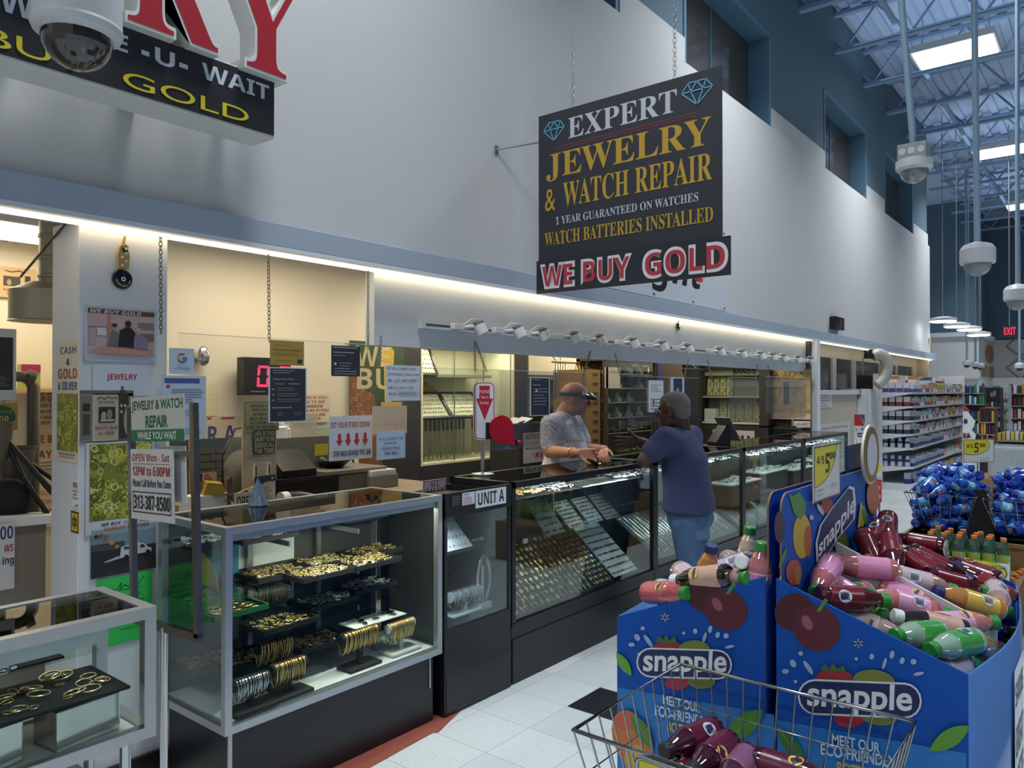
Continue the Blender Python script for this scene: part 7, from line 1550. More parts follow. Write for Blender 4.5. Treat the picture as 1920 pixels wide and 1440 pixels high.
B1 = [((1430, 500), (900, 640), LAV, 'lavender labelled bottle in the middle of the counter-side bin'), ((830, 700), (1270, 720), CLR, 'clear bottle with white label along the edge above the cherries'), ((740, 850), (255, 925), DRK, 'dark bottle with a white cap at the low edge of the counter-side bin'), ((230, 790), (700, 760), LAV, 'pale pink bottle behind the white-capped one'), ((240, 900), (60, 1010), ('#b5545a', '#c86a70', '#2f8a3c'), 'red tinted bottle at the lowest corner of the counter-side bin'),
      ((1130, 320), (1400, 420), CLR, 'clear bottle with its grey bottom up beside the header'), ((1650, 480), (1500, 590), DRK, 'dark bottle with a white cap by the header'), ((1420, 620), (1250, 480), LAV, 'grey-blue labelled bottle under the lavender one'), ((700, 680), (640, 840), CLR, 'clear bottle between the amber and the white-capped ones')]
LB = []
for a, b, c, lb in B1: p0, p1 = on_pile(*a, .835, X1, .36, .0, **S1), on_pile(*b, .835, X1, .36, .0, **S1); LB.append(((p0 + p1) / 2, (p1 - p0).normalized(), .12, c, lb, None))
for (cx, cy), d, c, lb in (((760, 520), (.35, 0, 1), AMB, 'amber bottle with a blue cap standing up in the counter-side bin'), ((1430, 270), (.1, 0, 1), ('#c9b49a', '#d58fb8', '#2f8a3c'), 'pink and clear bottle with a green cap standing by the header'), ((1575, 420), (.4, .3, .6), PINK, 'bottle showing a big green cap right at the blue header')):
    LB.append((on_pile(cx, cy, .835, X1, .36, .045, **S1) + Vector((0, .1 if cx > 1500 else .04, -.07 if cx > 1500 else -.02)), Vector(d).normalized(), .1, c, lb, None))
for i in range(18):
    x, y = random.uniform(X1 + .1, XM - .14), random.uniform(YS + .12, YS + .44) if i % 3 else random.uniform(YS + .68, YE - .14); a = random.uniform(0, 6)
    LB.append((Vector((x, y, .66 + (x - X1) * .3)), Vector((math.cos(a), math.sin(a) * .6, .1)).normalized(), 1.0, random.choice((LAV, CLR, PINKW, DRK)), 'bottle low in the counter-side bin, under the others', 'lower bottles in the counter-side bin'))
for nr in (True, False): pour([x for x in LB if (x[0].y < ym) == nr], (X1 - .02, YS + .008 if nr else ym + .014), (XM - .04, ym - .002 if nr else YE - .008), lambda x, y: .51, 'snap', .218, 1.135, .037, OFF)
# ---------------------------------------------------------------- wire baskets
WIRE = mat('#a9adb2', .25, 1, .05, 30)
def basket(name, label, x0, x1, y0, y1, zt, zb, ins, nx, ny, nz, r, R, legs=True):
    t = thing(name, label, 'wire basket', ((x0 + x1) / 2, (y0 + y1) / 2, 0))
    def C(u, v, k): return Vector((x0 + ins * k + (x1 - x0 - 2 * ins * k) * u, y0 + ins * k + (y1 - y0 - 2 * ins * k) * v, zt + (zb - zt) * k))
    q = wb(t); q.tube([C(0, 0, 0), C(1, 0, 0), C(1, 1, 0), C(0, 1, 0)], R, WIRE, 6, True); q.build('rim', t)
    q = wb(t)
    for k in range(1, nz + 1): q.tube([C(0, 0, k / nz), C(1, 0, k / nz), C(1, 1, k / nz), C(0, 1, k / nz)], r, WIRE, 5, True)
    for i in range(nx + 1):
        for v in (0, 1): q.cyl(C(i / nx, v, 0), C(i / nx, v, 1), r, WIRE, n=5)
        q.cyl(C(i / nx, 0, 1), C(i / nx, 1, 1), r, WIRE, n=5)
    for i in range(1, ny):
        for u in (0, 1): q.cyl(C(u, i / ny, 0), C(u, i / ny, 1), r, WIRE, n=5)
    q.build('wire_mesh', t)
    if legs:
        for u in (0, 1):
            for v in (0, 1): q = wb(t); p = C(u, v, 1); q.cyl(p, (p.x, p.y, 0), .012, WIRE, n=8); q.build('leg', t)
    return t
bk = basket('wire_basket', 'chrome wire basket standing in front of the blue drink bins', -1.05, -.405, 1.545, 2.12, .72, .40, .07, 13, 10, 3, .0026, .0055)
PB_ = []
MB_ = ('#3a0f22', '#5d1a34', '#23232a')
for i, (a, b, lb) in enumerate((((1303, 1402), (1232, 1428), 'dark plum bottle with light print nearest the yellow card in the wire basket'), ((1320, 1390), (1262, 1400), 'dark plum bottle lying deepest behind the others in the wire basket'), ((1358, 1398), (1280, 1442), 'dark plum bottle with large light print, in the middle of the wire basket'), ((1408, 1416), (1335, 1462), 'light purple labelled bottle in the wire basket'), ((1445, 1428), (1525, 1446), 'dark plum bottle beside the light purple one'))):
    p0, p1 = on_z(*a, .555), on_z(*b, .56); PB_.append(((p0 + p1) / 2, (p1 - p0).normalized(), .15, MB_ if i != 3 else ('#4a2034', '#8a5a7c', '#23232a'), lb, None))
for i in range(7):
    PB_.append((Vector((-.88 + .055 * i, random.uniform(1.8, 1.86), .45)), Vector((.1, 1, 0)).normalized(), .4, MB_, 'dark plum bottle at the bottom of the wire basket', 'bottom bottles in the wire basket'))
pour(PB_, (-.97, 1.63), (-.485, 2.04), lambda x, y: .405, 'snap', .23, 1.2, .04, OFF, 40, 0, .6)
t = thing('sign_holder', 'chrome sign holder with a yellow card on the wire basket rim', 'sign holder', on_y(1194, 1418, 1.53)); q = MB()
w, h = .2, .13; R_ = [(x + w / 2, z - h) for x, z in rrect(w, h, .015, 0)]; q.tube([(x, 0, z) for x, z in R_], .005, WIRE, 6, True); q.build('frame', t); q = MB(); q.bb(.006, w - .006, -.001, .001, -h + .006, -.006, mat('#d3cc2c', .4)); q.build('yellow_card', t)
# blue drink baskets on their cardboard pallet
ba = basket('wire_basket', 'wire basket heaped with blue bottles, beside the white shelves', -1.245, -.79, 6.15, 6.95, .805, .53, .09, 6, 9, 3, .003, .005, False)
bb_ = basket('wire_basket', 'wire basket heaped with blue bottles, past the dark gap', -.75, -.27, 6.12, 6.92, .80, .53, .09, 5, 9, 3, .003, .005, False)
q = MB(); q.prism([(-.03, .40), (.03, .40), (.10, 0), (-.10, 0)], -.01, .01, BLACKF); tag(q.build('dark_gap_wedge', loc=(-.77, 6.2, .46)), 'black wedge for the shade in the gap between the baskets of blue bottles', 'board')  # black sheet standing in for the shade between the tapered baskets
q = MB(); q.bb(-.5, .6, -.5, .5, 0, .52, mat('#8a6844', .8, 0, .12, 8)); q.bb(-.52, .62, -.52, .52, .495, .52, KRAFT); tag(q.build('cardboard_pallet', loc=(-.72, 6.6, 0)), 'brown cardboard pallet box under the baskets of blue bottles', 'box')
BL = [('#1f48b0', '#5ab4e4', '#1d3fa8'), ('#1a3c9c', '#3f86d0', '#1d3fa8'), ('#2454b8', '#6ac0e8', '#2040b0')]
for k, (x0, x1, y0, y1, n) in enumerate(((-1.23, -.79, 6.2, 6.9, 118), (-.74, -.28, 6.17, 6.87, 90))):
    R_ = []
    for i in range(n):
        a = random.uniform(0, 6.3); R_.append((Vector((random.uniform(x0 + .05, x1 - .05), random.uniform(y0 + .08, y1 - .05), .60 + .42 * i / n)), Vector((math.cos(a), math.sin(a), random.uniform(-.3, .3))).normalized(), 1.0, random.choice(BL), 'blue drink bottle in the heap of the basket %s' % ('beside the white shelves' if k == 0 else 'past the dark gap'), 'blue bottles in the basket %s' % ('by the white shelves' if k == 0 else 'past the divider')))
    pour(R_, (x0, y0), (x1, y1), lambda x, y: .54, 'kid', .2, .95, .034, (-.07, -.025, .02, .065), 60, .002)
t = thing('price_sign', 'yellow and white price sign 4/$5.00 above the blue bottles', 'price sign', at(1806, 868, 6.6), rot=(0, .02, math.radians(62)))
w, h = .40, .205; q = MB(); q.bb(0, w, 0, .004, 0, h, pm('#d3d8de')); q.build('panel', t)
q = MB(); put_print(q, [('e', .30, .26, .56, .42, '#5a5628'), ('e', .30, .25, .54, .40, '#d8cf2c'), ('p', [(0, 0), (0, -.2), (1, -.2), (1, 0)], '#d3d8de'), ('t', '4/$', .2, .30, .22, .2, '#2a2a20'), ('t', '5', .42, .38, .14, .46, '#2a2a20'), ('t', '00', .62, .26, .2, .2, '#2a2a20'), ('l', .55, .8, .92, .9, 2, '#8a8a86'), ('b', 0, 0, 1, 1, .012, '#7a6a4a')][0:2] + [('t', '4/$', .2, .30, .22, .2, '#2a2a20'), ('t', '5', .42, .36, .14, .42, '#2a2a20'), ('t', '00', .62, .26, .2, .18, '#2a2a20'), ('l', .55, .8, .92, .9, 2, '#8a8a86'), ('b', 0, 0, 1, 1, .012, '#7a6a4a')], w, h)
for i, v in enumerate(q.v): q.v[i] = (min(max(v[0], 0), w), v[1], min(max(v[2], 0), h))
q.build('print', t); q = MB(); q.cyl((w * .5, .01, -.915), (w * .5, .01, .02), .006, WIRE, n=6); q.build('stem', t)
# green bottles on their stack
GB_ = ('#3d5a4c', '#7fae3a', '#d07a2c')
caps = [(255, 820), (275, 800), (322, 770), (370, 828), (400, 815), (430, 790), (500, 845), (515, 825), (540, 800), (632, 850), (655, 830), (690, 820), (762, 860), (780, 845), (890, 875)]
for i, (cx, cy) in enumerate(caps):
    p = on_z(1690 + cx * .2154, 820 + cy * .2154, .62); place((p.x, p.y, .348), (p.x, p.y, .62), GB_, 'green sports drink bottle with an orange cap in the rows before the blue bottles', 'green bottles before the blue ones', kind='sport', L=.272, roll=-1.6 + random.uniform(-.3, .3))
q = MB(); p = on_z(1812, 1000, .62); q.bb(-.34, .3, -.34, 6.06 - p.y, 0, .346, mat('#7a5c3c', .8, 0, .12, 8)); tag(q.build('drink_carton', loc=(p.x, p.y, 0)), 'brown carton stack carrying the green bottles', 'box')
for i, (px, py) in enumerate(((1897, 1083), (1904, 1076), (1912, 1070), (1918, 1066))):
    p = on_z(px, py, .372); place((p.x, p.y, .1), (p.x, p.y, .372), GB_, 'green sports drink bottle low at the picture edge behind the bin', 'green bottles low at the edge', kind='sport', L=.272, roll=-1.6)
p = on_z(1905, 1080, .1); q = MB(); q.bb(-.2, .3, -.1, .25, 0, .098, mat('#2a2c30', .6)); tag(q.build('drink_carton', loc=(p.x, p.y, 0)), 'dark tray under the green bottles at the picture edge', 'box')
sign('price_sign', 'yellow SUPER SPECIAL sign in front of the green bottles', 'price sign', (1822, 1050), (1893, 1096), ('y', 4.6), [('e', .35, .5, .6, .55, '#6a6428'), ('e', .33, .48, .58, .52, '#d8cf2c'), ('t', 'SUPER SPECIAL', .5, .22, .84, .16, '#3a3824', 'b')], bg='#d3d8de', th=.003)
p = on_y(1858, 1096, 4.6); q = MB(); q.cyl((0, 0, 0), (0, 0, p.z + .01), .008, WIRE, n=6); q.bb(-.08, .08, -.06, .06, 0, .01, WIRE); tag(q.build('sign_post', loc=(p.x, 4.612, 0)), 'thin post carrying the yellow SUPER SPECIAL sign', 'post')
# ---------------------------------------------------------------- white wall shelves with cartons
GX0, GX1, GY0, GY1 = -2.98, -2.5, 12.94, 17.9
t = thing('shelf_unit', 'long white shelf unit of small cartons along the white wall', 'shelves', ((GX0 + GX1) / 2, 15.4, 0)); SHW = mat('#d6dade', .45, 0, .03, 8)
q = wb(t); q.bb(GX0 - .03, GX0, GY0 - .02, GY1, 0, 1.82, SHW); q.build('back_panel', t); q = wb(t); q.bb(GX0, GX1, GY1, GY1 + .03, 0, 1.86, SHW); q.build('end_panel', t); q = wb(t); q.bb(GX0 - .06, GX0 + .06, GY0 - .09, GY0 - .03, 0, 1.82, SHW); q.build('upright', t)
q = wb(t); q.bb(GX0, GX1 - .01, GY0, GY1, 0, .11, SHW); q.bb(GX0, GX1 - .05, GY0 + .02, GY1, .0, .02, BLACK); q.build('base', t)
LV = [.11, .37, .665, .88, 1.09, 1.31, 1.525]
for z in LV[1:]:
    q = wb(t); q.bb(GX0, GX1, GY0, GY1, z - .02, z, SHW); q.bb(GX1, GX1 + .004, GY0, GY1, z - .03, z + .006, mat('#aeb5bc', .4, 0, .1, 30)); q.prism([(GX0, z - .02), (GX1, z - .02), (GX0, z - .1)], GY0 - .004, GY0, SHW); q.build('shelf', t)
CT_ = {}
kinds = [('#d8d4de', '#5a4f94'), ('#d5cfd0', '#7a3a4a'), ('#cfd3da', '#4a4a5a'), ('#d0d4d8', '#37425c'), ('#c9ccd4', '#2c3c7a'), ('#b9c2d6', '#2b3f8a'), ('#9fa8bc', '#24306a')]
mixc = [('#c8d4e4', '#4a7ab0'), ('#d8b84a', '#b5602c'), ('#b53a4a', '#d8d0d0'), ('#8ab0c8', '#e0e0e0'), ('#d8d0c8', '#8a3a6a'), ('#5a8a6a', '#d8d8c8'), ('#c87a3a', '#e0d8c8'), ('#3a4a8a', '#c8ccd8'), ('#d890a8', '#f0e0e0'), ('#4a3a3a', '#b09a8a')]
nmk = ['bottom shelf', 'second lowest shelf', 'third lowest shelf', 'middle shelf', 'third highest shelf', 'second highest shelf', 'top shelf']
def carton(x, y, z, w, d, h, cols, lb, grp, rnd=False):
    k = (cols, round(w, 3), round(h, 3), rnd)
    if k not in CT_:
        q = MB(); m1, m2 = mat(cols[0], .4, 0, .05, 20), mat(cols[1], .4, 0, .05, 20)
        if rnd: q.lathe([(w * .45, 0), (w * .5, .004), (w * .5, h * .45, m2), (w * .5, h * .7), (w * .3, h * .85), (w * .3, h), (0, h)], m1, 12)
        else: q.bb(-d / 2, d / 2, -w / 2, w / 2, h * .45, h, m1); q.bb(-d / 2, d / 2, -w / 2, w / 2, 0, h * .45, m2); q.bb(d / 2, d / 2 + .001, -w * .2, w * .2, h * .55, h * .8, m2)
        CT_[k] = o = q.build('carton')
    else: o = CT_[k].copy(); COL.objects.link(o)
    o.location = (x, y, z + .001); return tag(o, lb, 'carton', grp)
for li, z in enumerate(LV):
    for i in range(4):   # end of the shelf, seen from the aisle end
        if li == 0 and i < 3: continue
        h = .15 if li > 1 else .17; carton(GX0 + .08 + i * .105, GY0 + .06, z, .075, .085, h, kinds[6 - li], 'pale carton at the near end of the %s of the white shelf unit' % nmk[li], 'cartons at the shelf end, ' + nmk[li], li in (1, 2))
    y = GY0 + .16
    while y < GY1 - .08:
        f_ = (y - GY0) / (GY1 - GY0); w = random.choice((.08, .1, .12)); h = random.uniform(.11, .165)
        cols = kinds[6 - li] if f_ < .12 else random.choice(mixc[:6] if li > 3 else mixc)
        if li < 3 and f_ < .55: cols = kinds[6 - li]
        carton(GX1 - .07, y + w / 2, z, w, .1, h, cols, 'small packet facing the aisle on the %s of the white shelf unit' % nmk[li], 'packets on the ' + nmk[li]); y += w + random.uniform(.004, .05)
for i in range(6): carton(GX0 + .12 + (i % 2) * .16, GY0 + .5 + i * .6, 1.69, .2, .12, .1, random.choice(mixc), 'carton laid on top of the packets of the top shelf', 'cartons on the very top')
# ---------------------------------------------------------------- booth beside the post
BEI = mat('#b5ae9f', .6, 0, .03, 3); LK = mat('#c9ccce', .5, 0, .03, 4)
t = thing('booth_counter', 'beige booth counter with a white top beside the white end post', 'counter', (-3.12, 10.75, 0)); q = wb(t); q.bb(-3.2, -2.98, 9.86, 11.66, 0, 1.5, BEI); q.build('front_panel', t); q = wb(t); q.bb(-3.2, -2.95, 9.84, 11.7, 1.5, 1.56, LK); q.build('counter_top', t)
t = thing('locker', 'tall white locker between the booth and the shelves', 'locker', (-3.12, 12.25, 0)); q = wb(t); q.bb(-3.24, -3.0, 11.72, 12.80, 0, 1.58, LK); q.build('carcass', t)
for y in (11.74, 12.28): q = wb(t); q.bb(-3.0, -2.985, y, y + .5, .05, 1.55, LK); q.bb(-2.985, -2.975, y + .42, y + .44, .8, .9, STEEL); q.build('door', t)
sign('notice', 'white printed sheet with red corners on the beige booth', 'notice', (1535, 731), (1560, 764), ('x', -2.975), [('p', [(.75, 0), (1, 0), (1, .3)], '#a8323c'), ('p', [(0, 0), (.12, 0), (0, .2)], '#a8323c'), ('l', .12, .15, .85, .9, 6, '#9a9a9a')], bg='#cdcfcf')
sign('notice', 'grey Social Distancing poster on the beige booth', 'poster', (1534, 796), (1594, 868), ('x', -2.974), [('t', 'Social Distancing', .5, .11, .8, .075, '#7a4a4e', 'b'), ('l', .1, .3, .9, .9, 7, '#9aa0a0')], bg='#c2c4c2')
sign('notice', 'black and white tall strip on the white locker', 'strip', (1609, 729), (1614, 748), ('x', -2.97), [('l', .2, .1, .8, .9, 3, '#cfcfcf')], bg='#3a3c40')
HOSE = mat('#b5b5ae', .5, .3, .1, 20)
t = thing('flexible_duct', 'silver ribbed flexible duct arching down in front of the dark booth windows', 'duct', (-3.05, 12.3, 1.58)); pts = []
P = [at(1634, 668, 11.6), at(1645, 662, 11.6), at(1660, 670, 11.6), at(1664, 690, 11.6), at(1658, 710, 11.6), at(1642, 724, 11.6)]; PP = []
for i in range(len(P) - 1):
    for k in range(8): PP.append(P[i].lerp(P[i + 1], k / 8))
PP.append(P[-1]); L3 = [sum((PP[min(max(j, 0), len(PP) - 1)] for j in range(i - 3, i + 4)), Vector()) / 7 for i in range(len(PP))]
q = MB(); q.M = Matrix.Translation(-Vector(t.location)); q.tube(L3, [.085 + .008 * (i % 2) for i in range(len(L3))], HOSE, 14); q.build('hose', t)
q = MB(); q.M = Matrix.Translation(-Vector(t.location)); q.tube([at(1622, 664, 11.6), at(1638, 664, 11.6)], .07, BLACKF, 12); q.tube([at(1618, 700, 11.6), at(1617, 680, 11.6), at(1620, 660, 11.6)], .012, STEEL, 6); q.build('clamp', t)
t = thing('lunch_sign', 'red and white standing sign with LUN lettering behind the blue bin', 'sign', on_y(1602, 836, 9.3)); a, b = on_y(1602, 776, 9.3), on_y(1622, 836, 9.3); w, h = b.x - a.x, a.z - b.z
q = MB(); q.bb(0, w, 0, .02, -b.z, h, pm('#cfd2d6')); q.build('panel', t); q = MB(); put_print(q, [('p', [(0, 0), (.5, 0), (1, .36), (0, .36)], '#a82a34'), ('p', [(.5, 0), (1, .0), (1, .3)], '#4a5560'), ('r', .3, .58, 1, .72, '#20305c'), ('t', 'LUN', .65, .65, .5, .08, '#d8dce2'), ('w', [(.1, .42, .22, .5), (.22, .5, .12, .58), (.3, .45, .2, .5)], .02, '#2a2c34'), ('w', [(.1, .76, .25, .84), (.25, .84, .15, .95), (.6, .8, .8, .86)], .02, '#2a2c34'), ('e', .75, .46, .12, .05, '#6a7488')], w, h); q.build('print', t)
sign('aisle_flag', 'narrow red flag sign at the near end of the white shelves', 'sign', (1643, 899), (1653, 942), ('y', 8.2), [('t', 'S', .5, .35, .5, .14, '#e6d0d0'), ('e', .5, .75, .3, .1, '#e6d0d0'), ('r', .2, .52, .8, .58, '#2a3a7a')], bg='#b53a44', th=.01)
p = on_y(1648, 942, 8.2); q = MB(); q.cyl((0, .02, 0), (0, .02, p.z + .2), .01, WIRE, n=6); q.bb(-.1, .1, -.08, .1, 0, .012, WIRE); tag(q.build('flag_post', loc=(p.x, 8.2, 0)), 'thin post of the narrow red flag sign', 'post')
sign('aisle_flag', 'small yellow price card on the post above the red flag', 'price sign', (1644, 868), (1653, 894), ('y', 8.19), [('e', .4, .35, .5, .35, '#d8cf2c')], bg='#d3d6da')
t = thing('wall_counter_box', 'black box with a dim red digit high on the white wall', 'number display', on_x(1556, 617, -3.045), rot=(0, 0, PI / 2)); a, b = on_x(1556, 590, -3.045), on_x(1572, 617, -3.045); w, h = b.y - a.y, a.z - b.z
q = MB(); q.bb(0, w, -.08, 0, 0, h, BLACK); q.build('housing', t); q = MB(); q.bb(w * .35, w * .65, -.083, -.08, h * .2, h * .8, mat('#5a2a30', .4)); q.build('digits', t)
q = MB(); q.bb(0, .03, -.04, .04, 0, .12, mat('#c9b98a', .5)); p = on_x(1741, 645, -3.045); tag(q.build('wall_sensor', loc=(-3.05, 17.35, p.z)), 'small cream box near the far end of the white wall', 'sensor')
# ---------------------------------------------------------------- cameras and hanging lamps
CAMW = mat('#c9cccf', .4, 0, .03, 10); DOME = mat('#2c2a28', .06, 0, .2, 6, coat=1); DOMEC = mat('#7a7f84', .05, 0, .2, 12, coat=1)
t = thing('dome_camera', 'large white dome camera with a smoked dome, hanging close by the black box sign', 'security camera', at(145, 62, 1.9)); s = 1.9 / 1420
q = MB(); q.lathe([(76 * s, 12 * s), (75 * s, 60 * s), (75 * s, 130 * s), (30 * s, 150 * s), (0, 150 * s)], CAMW, 32); q.build('housing', t)
q = MB(); q.lathe([(60 * s, -10 * s), (74 * s, -2 * s), (78 * s, 8 * s), (76 * s, 14 * s)], CAMW, 32); q.build('ring', t)
q = MB(); q.lathe([(61 * s * math.cos(a), -8 * s + 61 * s * math.sin(a)) for a in [-PI / 2 + i * PI / 20 for i in range(11)]], DOME, 28); q.build('dome', t)
q = MB(); q.cyl((0, 0, 150 * s), (0, 0, 6.88 - t.location.z), .02, CAMW, n=10); q.build('pole', t)
def polecam(label, px, py, tt, rr, top, style=0, far=False):
    t = thing('dome_camera', label, 'security camera', at(px, py, tt)); s = rr
    if style == 0: q = MB(); q.box((0, 0, s * .9), (s * 1.5, s * 1.5, s * .9), STEEL); [q.cyl((x * s * .5, -s * .75, s * .9), (x * s * .5, -s * .77, s * .9), s * .2, CAMW, n=10) for x in (-1, 0, 1)]; q.build('junction_box', t)
    q = MB(); q.lathe([(s * .85, -s * .15), (s, 0), (s, s * .45), (s * .9, s * .5)] if style == 0 else [(s * .95, -s * .1), (s, 0), (s, s * .8), (s * .8, s * 1.1), (s * .2, s * 1.3)], CAMW, 24 if not far else 12); q.build('housing', t)
    q = MB(); q.lathe([(s * .78 * math.cos(a), -s * .1 + s * .78 * math.sin(a)) for a in [-PI / 2 + i * PI / 14 for i in range(8)]], DOMEC if style == 0 else mat('#8d9094', .2, 0, .1, 10) if not far else DOME, 20); q.build('dome', t)
    q = MB(); q.cyl((0, 0, s), Vector((top[0], top[1], top[2])) - Vector(t.location), .017 if not far else .025, mat('#8fa9bf', .45, .2, .03, 10), n=8); q.build('pole', t)
p = at(1688, 0, 3.95); c = at(1714, 316, 3.95); d = (p - c); e = c + d * ((6.88 - c.z) / d.z)
polecam('dome camera with a clear dome under a metal box, on a leaning pole', 1714, 316, 3.95, .088, e, 0)
c = at(1833, 492, 4.3); polecam('white closed dome camera below the clear one, on a straight pole', 1833, 492, 4.3, .09, (c.x - .03, c.y, 6.88), 1)
c = at(1908, 562, 6.2); polecam('white dome camera at the picture edge', 1908, 562, 6.2, .1, (c.x + .02, c.y, 6.88), 1)
for px, py, tt, lb in ((1813, 684, 18, 'tiny dome camera on a white pole before the far wall, first of three'), (1829, 687, 18.5, 'tiny dome camera before the far wall, middle of three'), (1838, 689, 19, 'tiny dome camera before the far wall corner, last of three'), (1912, 690, 16, 'small white camera on a long pole before the diamond wall')):
    c = at(px, py, tt); polecam(lb, px, py, tt, .09, (c.x, c.y, 6.88), 1, True)
for i, (px, py) in enumerate(((1768, 602), (1794, 612), (1817, 618), (1835, 628))):
    t = thing('pendant_lamp', 'round white pendant lamp over the far aisle, %s in line' % ['first', 'second', 'third', 'last'][i], 'lamp', at(px, py, 14.5 + i * .8)); q = MB(); q.lathe([(.16, -.02), (.24, 0), (.24, .05), (.1, .08)], WHITE, 18); q.build('lamp_shade', t); q = MB(); q.lathe([(0, -.022), (.2, -.022), (.23, -.003)], glow('#f4f9ff', 8), 18); q.build('diffuser', t)
    q = MB(); q.cyl((0, 0, .07), (0, 0, 6.88 - t.location.z), .008, STEEL, n=5); q.build('cord', t)
t = sign('exit_sign', 'red EXIT sign hung on a rod before the far wall', 'exit sign', (1880, 611), (1907, 630), ('y', 18), [('t', 'EXIT', .5, .5, .8, .66, '#ff2030')], bg='#3a2c38', th=.06)
for ch in t.children:
    if ch.name.startswith('print'): ch.data.materials[0] = glow('#ff3048', 1.6)
p = on_y(1893, 611, 18.03); q = MB(); q.cyl((0, 0, 0), (0, 0, 6.88 - p.z), .012, STEEL, n=6); tag(q.build('exit_rod', loc=(p.x, 18.03, p.z)), 'rod holding the red EXIT sign', 'rod')
t = sign('wall_banner', 'oval food picture sign with brown letters on the far side wall', 'sign', (1839, 636), (1865, 708), ('x', -3.04), [('e', .5, .32, .5, .32, '#b5a89a'), ('e', .6, .34, .34, .27, '#8a5a4c'), ('r', .0, .68, .35, 1, '#8a6a50'), ('r', .4, .68, .48, 1, '#8a6a50'), ('r', .55, .7, 1, 1, '#8a6a50')], bg='#b9b8b2', th=.05)
# ---------------------------------------------------------------- far aisles
def fbox(name, label, cat, x0, y0, x1, y1, Y_, m, deco=None, d=.5):
    a, b = on_y(x0, y0, Y_), on_y(x1, y1, Y_); t = thing(name, label, cat, (a.x, Y_, 0)); w = b.x - a.x; q = MB(); q.bb(0, w, 0, d, 0, a.z, m); q.build('body', t)
    if deco: deco(t, w, a.z)
    return t
def rows(cols, n, zs, wid=.09, hh=.14, nm='packet'):
    def f(t, w, h):
        for z in zs:
            q = MB(); q.bb(0, w, -.14, 0, z - .02, z, SHELFM); q.build('shelf', t)
            q = MB()
            for i in range(n): q.bb(w * (i + .1) / n, w * (i + .85) / n, -.12, -.03, z, z + hh * random.uniform(.7, 1), mat(random.choice(cols), .4, 0, .05, 20))
            o = q.build(nm + 's', t); o['kind'] = 'stuff'
    return f
dk = ['#2a2c34', '#3a3a44', '#55505a', '#7a3a44', '#c8ccd4']
t = fbox('makeup_rack', 'tall black makeup rack with white lettering in the far aisle', 'shelves', 1849, 727, 1876, 905, 16.5, mat('#1d1f24', .4, 0, .1, 8), rows(dk, 7, (.5, .7, .9, 1.1, 1.25), hh=.1))
q = MB(); w = on_y(1876, 727, 16.5).x - on_y(1849, 727, 16.5).x; put_print(q, [('t', 'elf', .5, .5, .4, .8, '#c9ccd0', 's')], w, .14); q.M = Matrix(); o = q.build('print', t); o.location = (0, -.002, 1.43)
fbox('makeup_rack', 'bright white lit rack beside the black makeup rack', 'shelves', 1876, 722, 1892, 900, 17.5, mat('#b9c4cc', .3, 0, .3, 20), rows(['#d8d8d8', '#c8b8b0', '#e8e0d0', '#8a8a90'], 4, (.6, .8, 1.0, 1.2, 1.4)))
fbox('shop_shelf', 'lit shelf of mixed goods at the picture edge in the far aisle', 'shelves', 1893, 724, 1990, 900, 18.5, mat('#6a5a4c', .6, 0, .3, 10), rows(['#5a2a3a', '#8a3a4a', '#c8c8cc', '#d8c8a8', '#3a3a40', '#b5843a'], 12, (.5, .75, 1.0, 1.25, 1.5), hh=.2))
fbox('shop_shelf', 'dark shelf of bottles with green caps behind the white shelf end', 'shelves', 1790, 726, 1848, 900, 20, mat('#2a2c30', .5, 0, .2, 10), rows(['#2f8a4c', '#d8dce0', '#3a6ab0', '#3a3c44', '#c8d0d4'], 12, (.6, .9, 1.25, 1.5), hh=.22))
fbox('snack_rack', 'round rack of orange and red snack bags in the far aisle', 'rack', 1836, 765, 1866, 880, 14.5, mat('#4a2a2a', .5, 0, .3, 12), rows(['#a8542c', '#8a2a34', '#c8a03a', '#5a2a4a', '#3a2a2a', '#d8b84a'], 6, (.45, .65, .85, 1.05), hh=.2), .4)
fbox('checkout_stand', 'dark checkout stand with yellow packets at the picture edge', 'stand', 1872, 812, 1990, 900, 12, mat('#2c2e34', .5, 0, .2, 10), rows(['#c8a83a', '#d8c05a', '#8a8a90', '#d8d8d8'], 14, (.7, .9), hh=.12))
t = thing('speech_sign', 'white speech bubble shaped sign standing at the shelf end', 'sign', on_y(1805, 905, 13.2)); f_ = lambda x, y: on_y(x, y, 13.2) - Vector(t.location)
q = MB(); pts = [(1806, 772), (1814, 770), (1822, 782), (1829, 790), (1826, 800), (1822, 806), (1830, 815), (1828, 826), (1818, 830), (1806, 832)]; q.prism([(f_(x, y).x, f_(x, y).z) for x, y in pts], -.02, 0, WHITEP); q.bb(0, .1, -.0, .03, -t.location.z, f_(1806, 800).z, CARDW); q.build('panel', t)
q = MB(); px_print(q, ('y', 13.2), [('e', 1811, 790, 4, 5, 0, '#33405c'), ('p', [(1806, 812), (1812, 812), (1812, 822), (1806, 822)], '#a82a34'), ('p', [(1815, 810), (1822, 820), (1812, 822)], '#33405c'), ('p', [(1806, 760), (1812, 762), (1820, 772), (1806, 770)], '#b53a44')]); q.M = Matrix()
for i, v in enumerate(q.v): q.v[i] = tuple(Vector(v) - Vector(t.location) - Vector((0, .021, 0)))
q.build('print', t)
WR = mat('#b9c4c8', .15, 0, .2, 25, alpha=.7)
q = MB(); q.bb(-.2, .5, 0, .5, 0, .34, WR); p = on_y(1893, 852, 9.5); tag(q.build('water_pack', loc=(p.x, 9.5, .62), bevel=.03), 'plastic wrapped pack of water on the brown box behind the price sign', 'water pack')
q = MB(); q.bb(-.3, .8, -.05, .6, 0, .618, KRAFT); tag(q.build('cardboard_box', loc=(p.x, 9.5, 0)), 'brown box under the wrapped water', 'box')
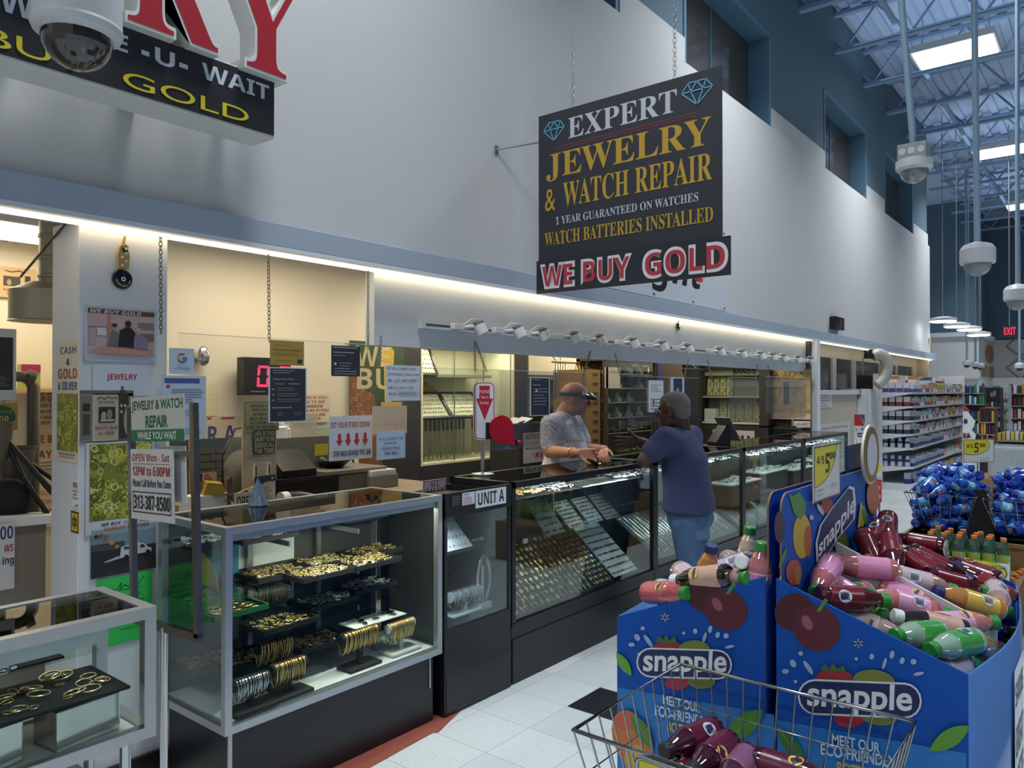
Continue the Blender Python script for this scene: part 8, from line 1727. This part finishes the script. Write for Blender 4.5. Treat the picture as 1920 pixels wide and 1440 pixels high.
# ================================================================ floor sign stand between the two cases
YP = 1.30
a, b = on_y(252, 1150, YP), on_y(372, 1206, YP); xm = (a.x + b.x) / 2; W_ = b.x - a.x; zb = (a.z + b.z) / 2
t = thing('sign_stand', 'tall chrome floor stand holding the jewelry and watch repair signs', 'sign stand', (xm, YP, 0), rot=(0, -.045, 0))
MIR = mat('#a3a19c', .2, 1, .2, 6)
dx = -.045 * (zb + .4)
q = MB(); zt = 1.50; X_ = lambda x: x + .045 * zb
for x in (-W_ / 2, W_ / 2): q.box((X_(x), 0, (zb + zt) / 2), (.024, .02, zt - zb), MIR)
q.box((X_(0), 0, zb), (W_ + .024, .02, .028), MIR); q.box((X_(0), 0, 1.33), (W_, .016, .02), MIR); q.build('frame', t)
q = MB(); q.cyl((-.0, 0, 0), (X_(.0), 0, zb), .014, CHROME, n=12); q.build('post', t)
q = MB(); q.lathe([(.16, 0), (.16, .01), (.03, .025), (0, .025)], MIR, 24); q.build('foot', t)
def stand_sheet(nm, tl, br, items, bg, y, th=.004):
    p, r = on_y(*tl, YP + y), on_y(*br, YP + y); w, h = r.x - p.x, p.z - r.z; zc = (p.z + r.z) / 2; q = MB()
    M = Matrix.Translation((p.x - xm + .045 * zc, y, r.z)); q.M = M; q.bb(0, w, 0, th, 0, h, pm(bg)); q.build(nm, t)
    if items: q = MB(); q.M = M; put_print(q, items, w, h); q.build('print', t)
stand_sheet('header_sign', (246, 742), (345, 832), [('t', 'JEWELRY & WATCH', .5, .22, .96, .28, '#2f6a4c', 's', .032), ('t', 'REPAIR', .5, .56, .42, .27, '#2f6a4c', 's', .032), ('r', 0, .74, 1, 1, '#2f7a54'), ('t', 'WHILE YOU WAIT', .5, .87, .74, .17, '#d6ddd6', 's', .025)], '#c9ccc8', -.018)
stand_sheet('back_sheet', (300, 836), (348, 946), None, '#cfd2d4', .008)
stand_sheet('hours_sign', (246, 838), (325, 985), [('t', 'OPEN Mon - Sat', .48, .12, .88, .11, '#a32a34', 'b'), ('r', .06, .205, .92, .213, '#a32a34'), ('t', '12PM to 6:00PM', .49, .31, .88, .13, '#a32a34', 'b'), ('t', 'Please Call Before You Come', .5, .48, .9, .11, '#3a3660', 'b'), ('b', .05, .6, .95, .9, .012, '#26262a'), ('t', '313-387-8500', .5, .75, .84, .2, '#222226', 'b')], '#d6d8d8', -.022)
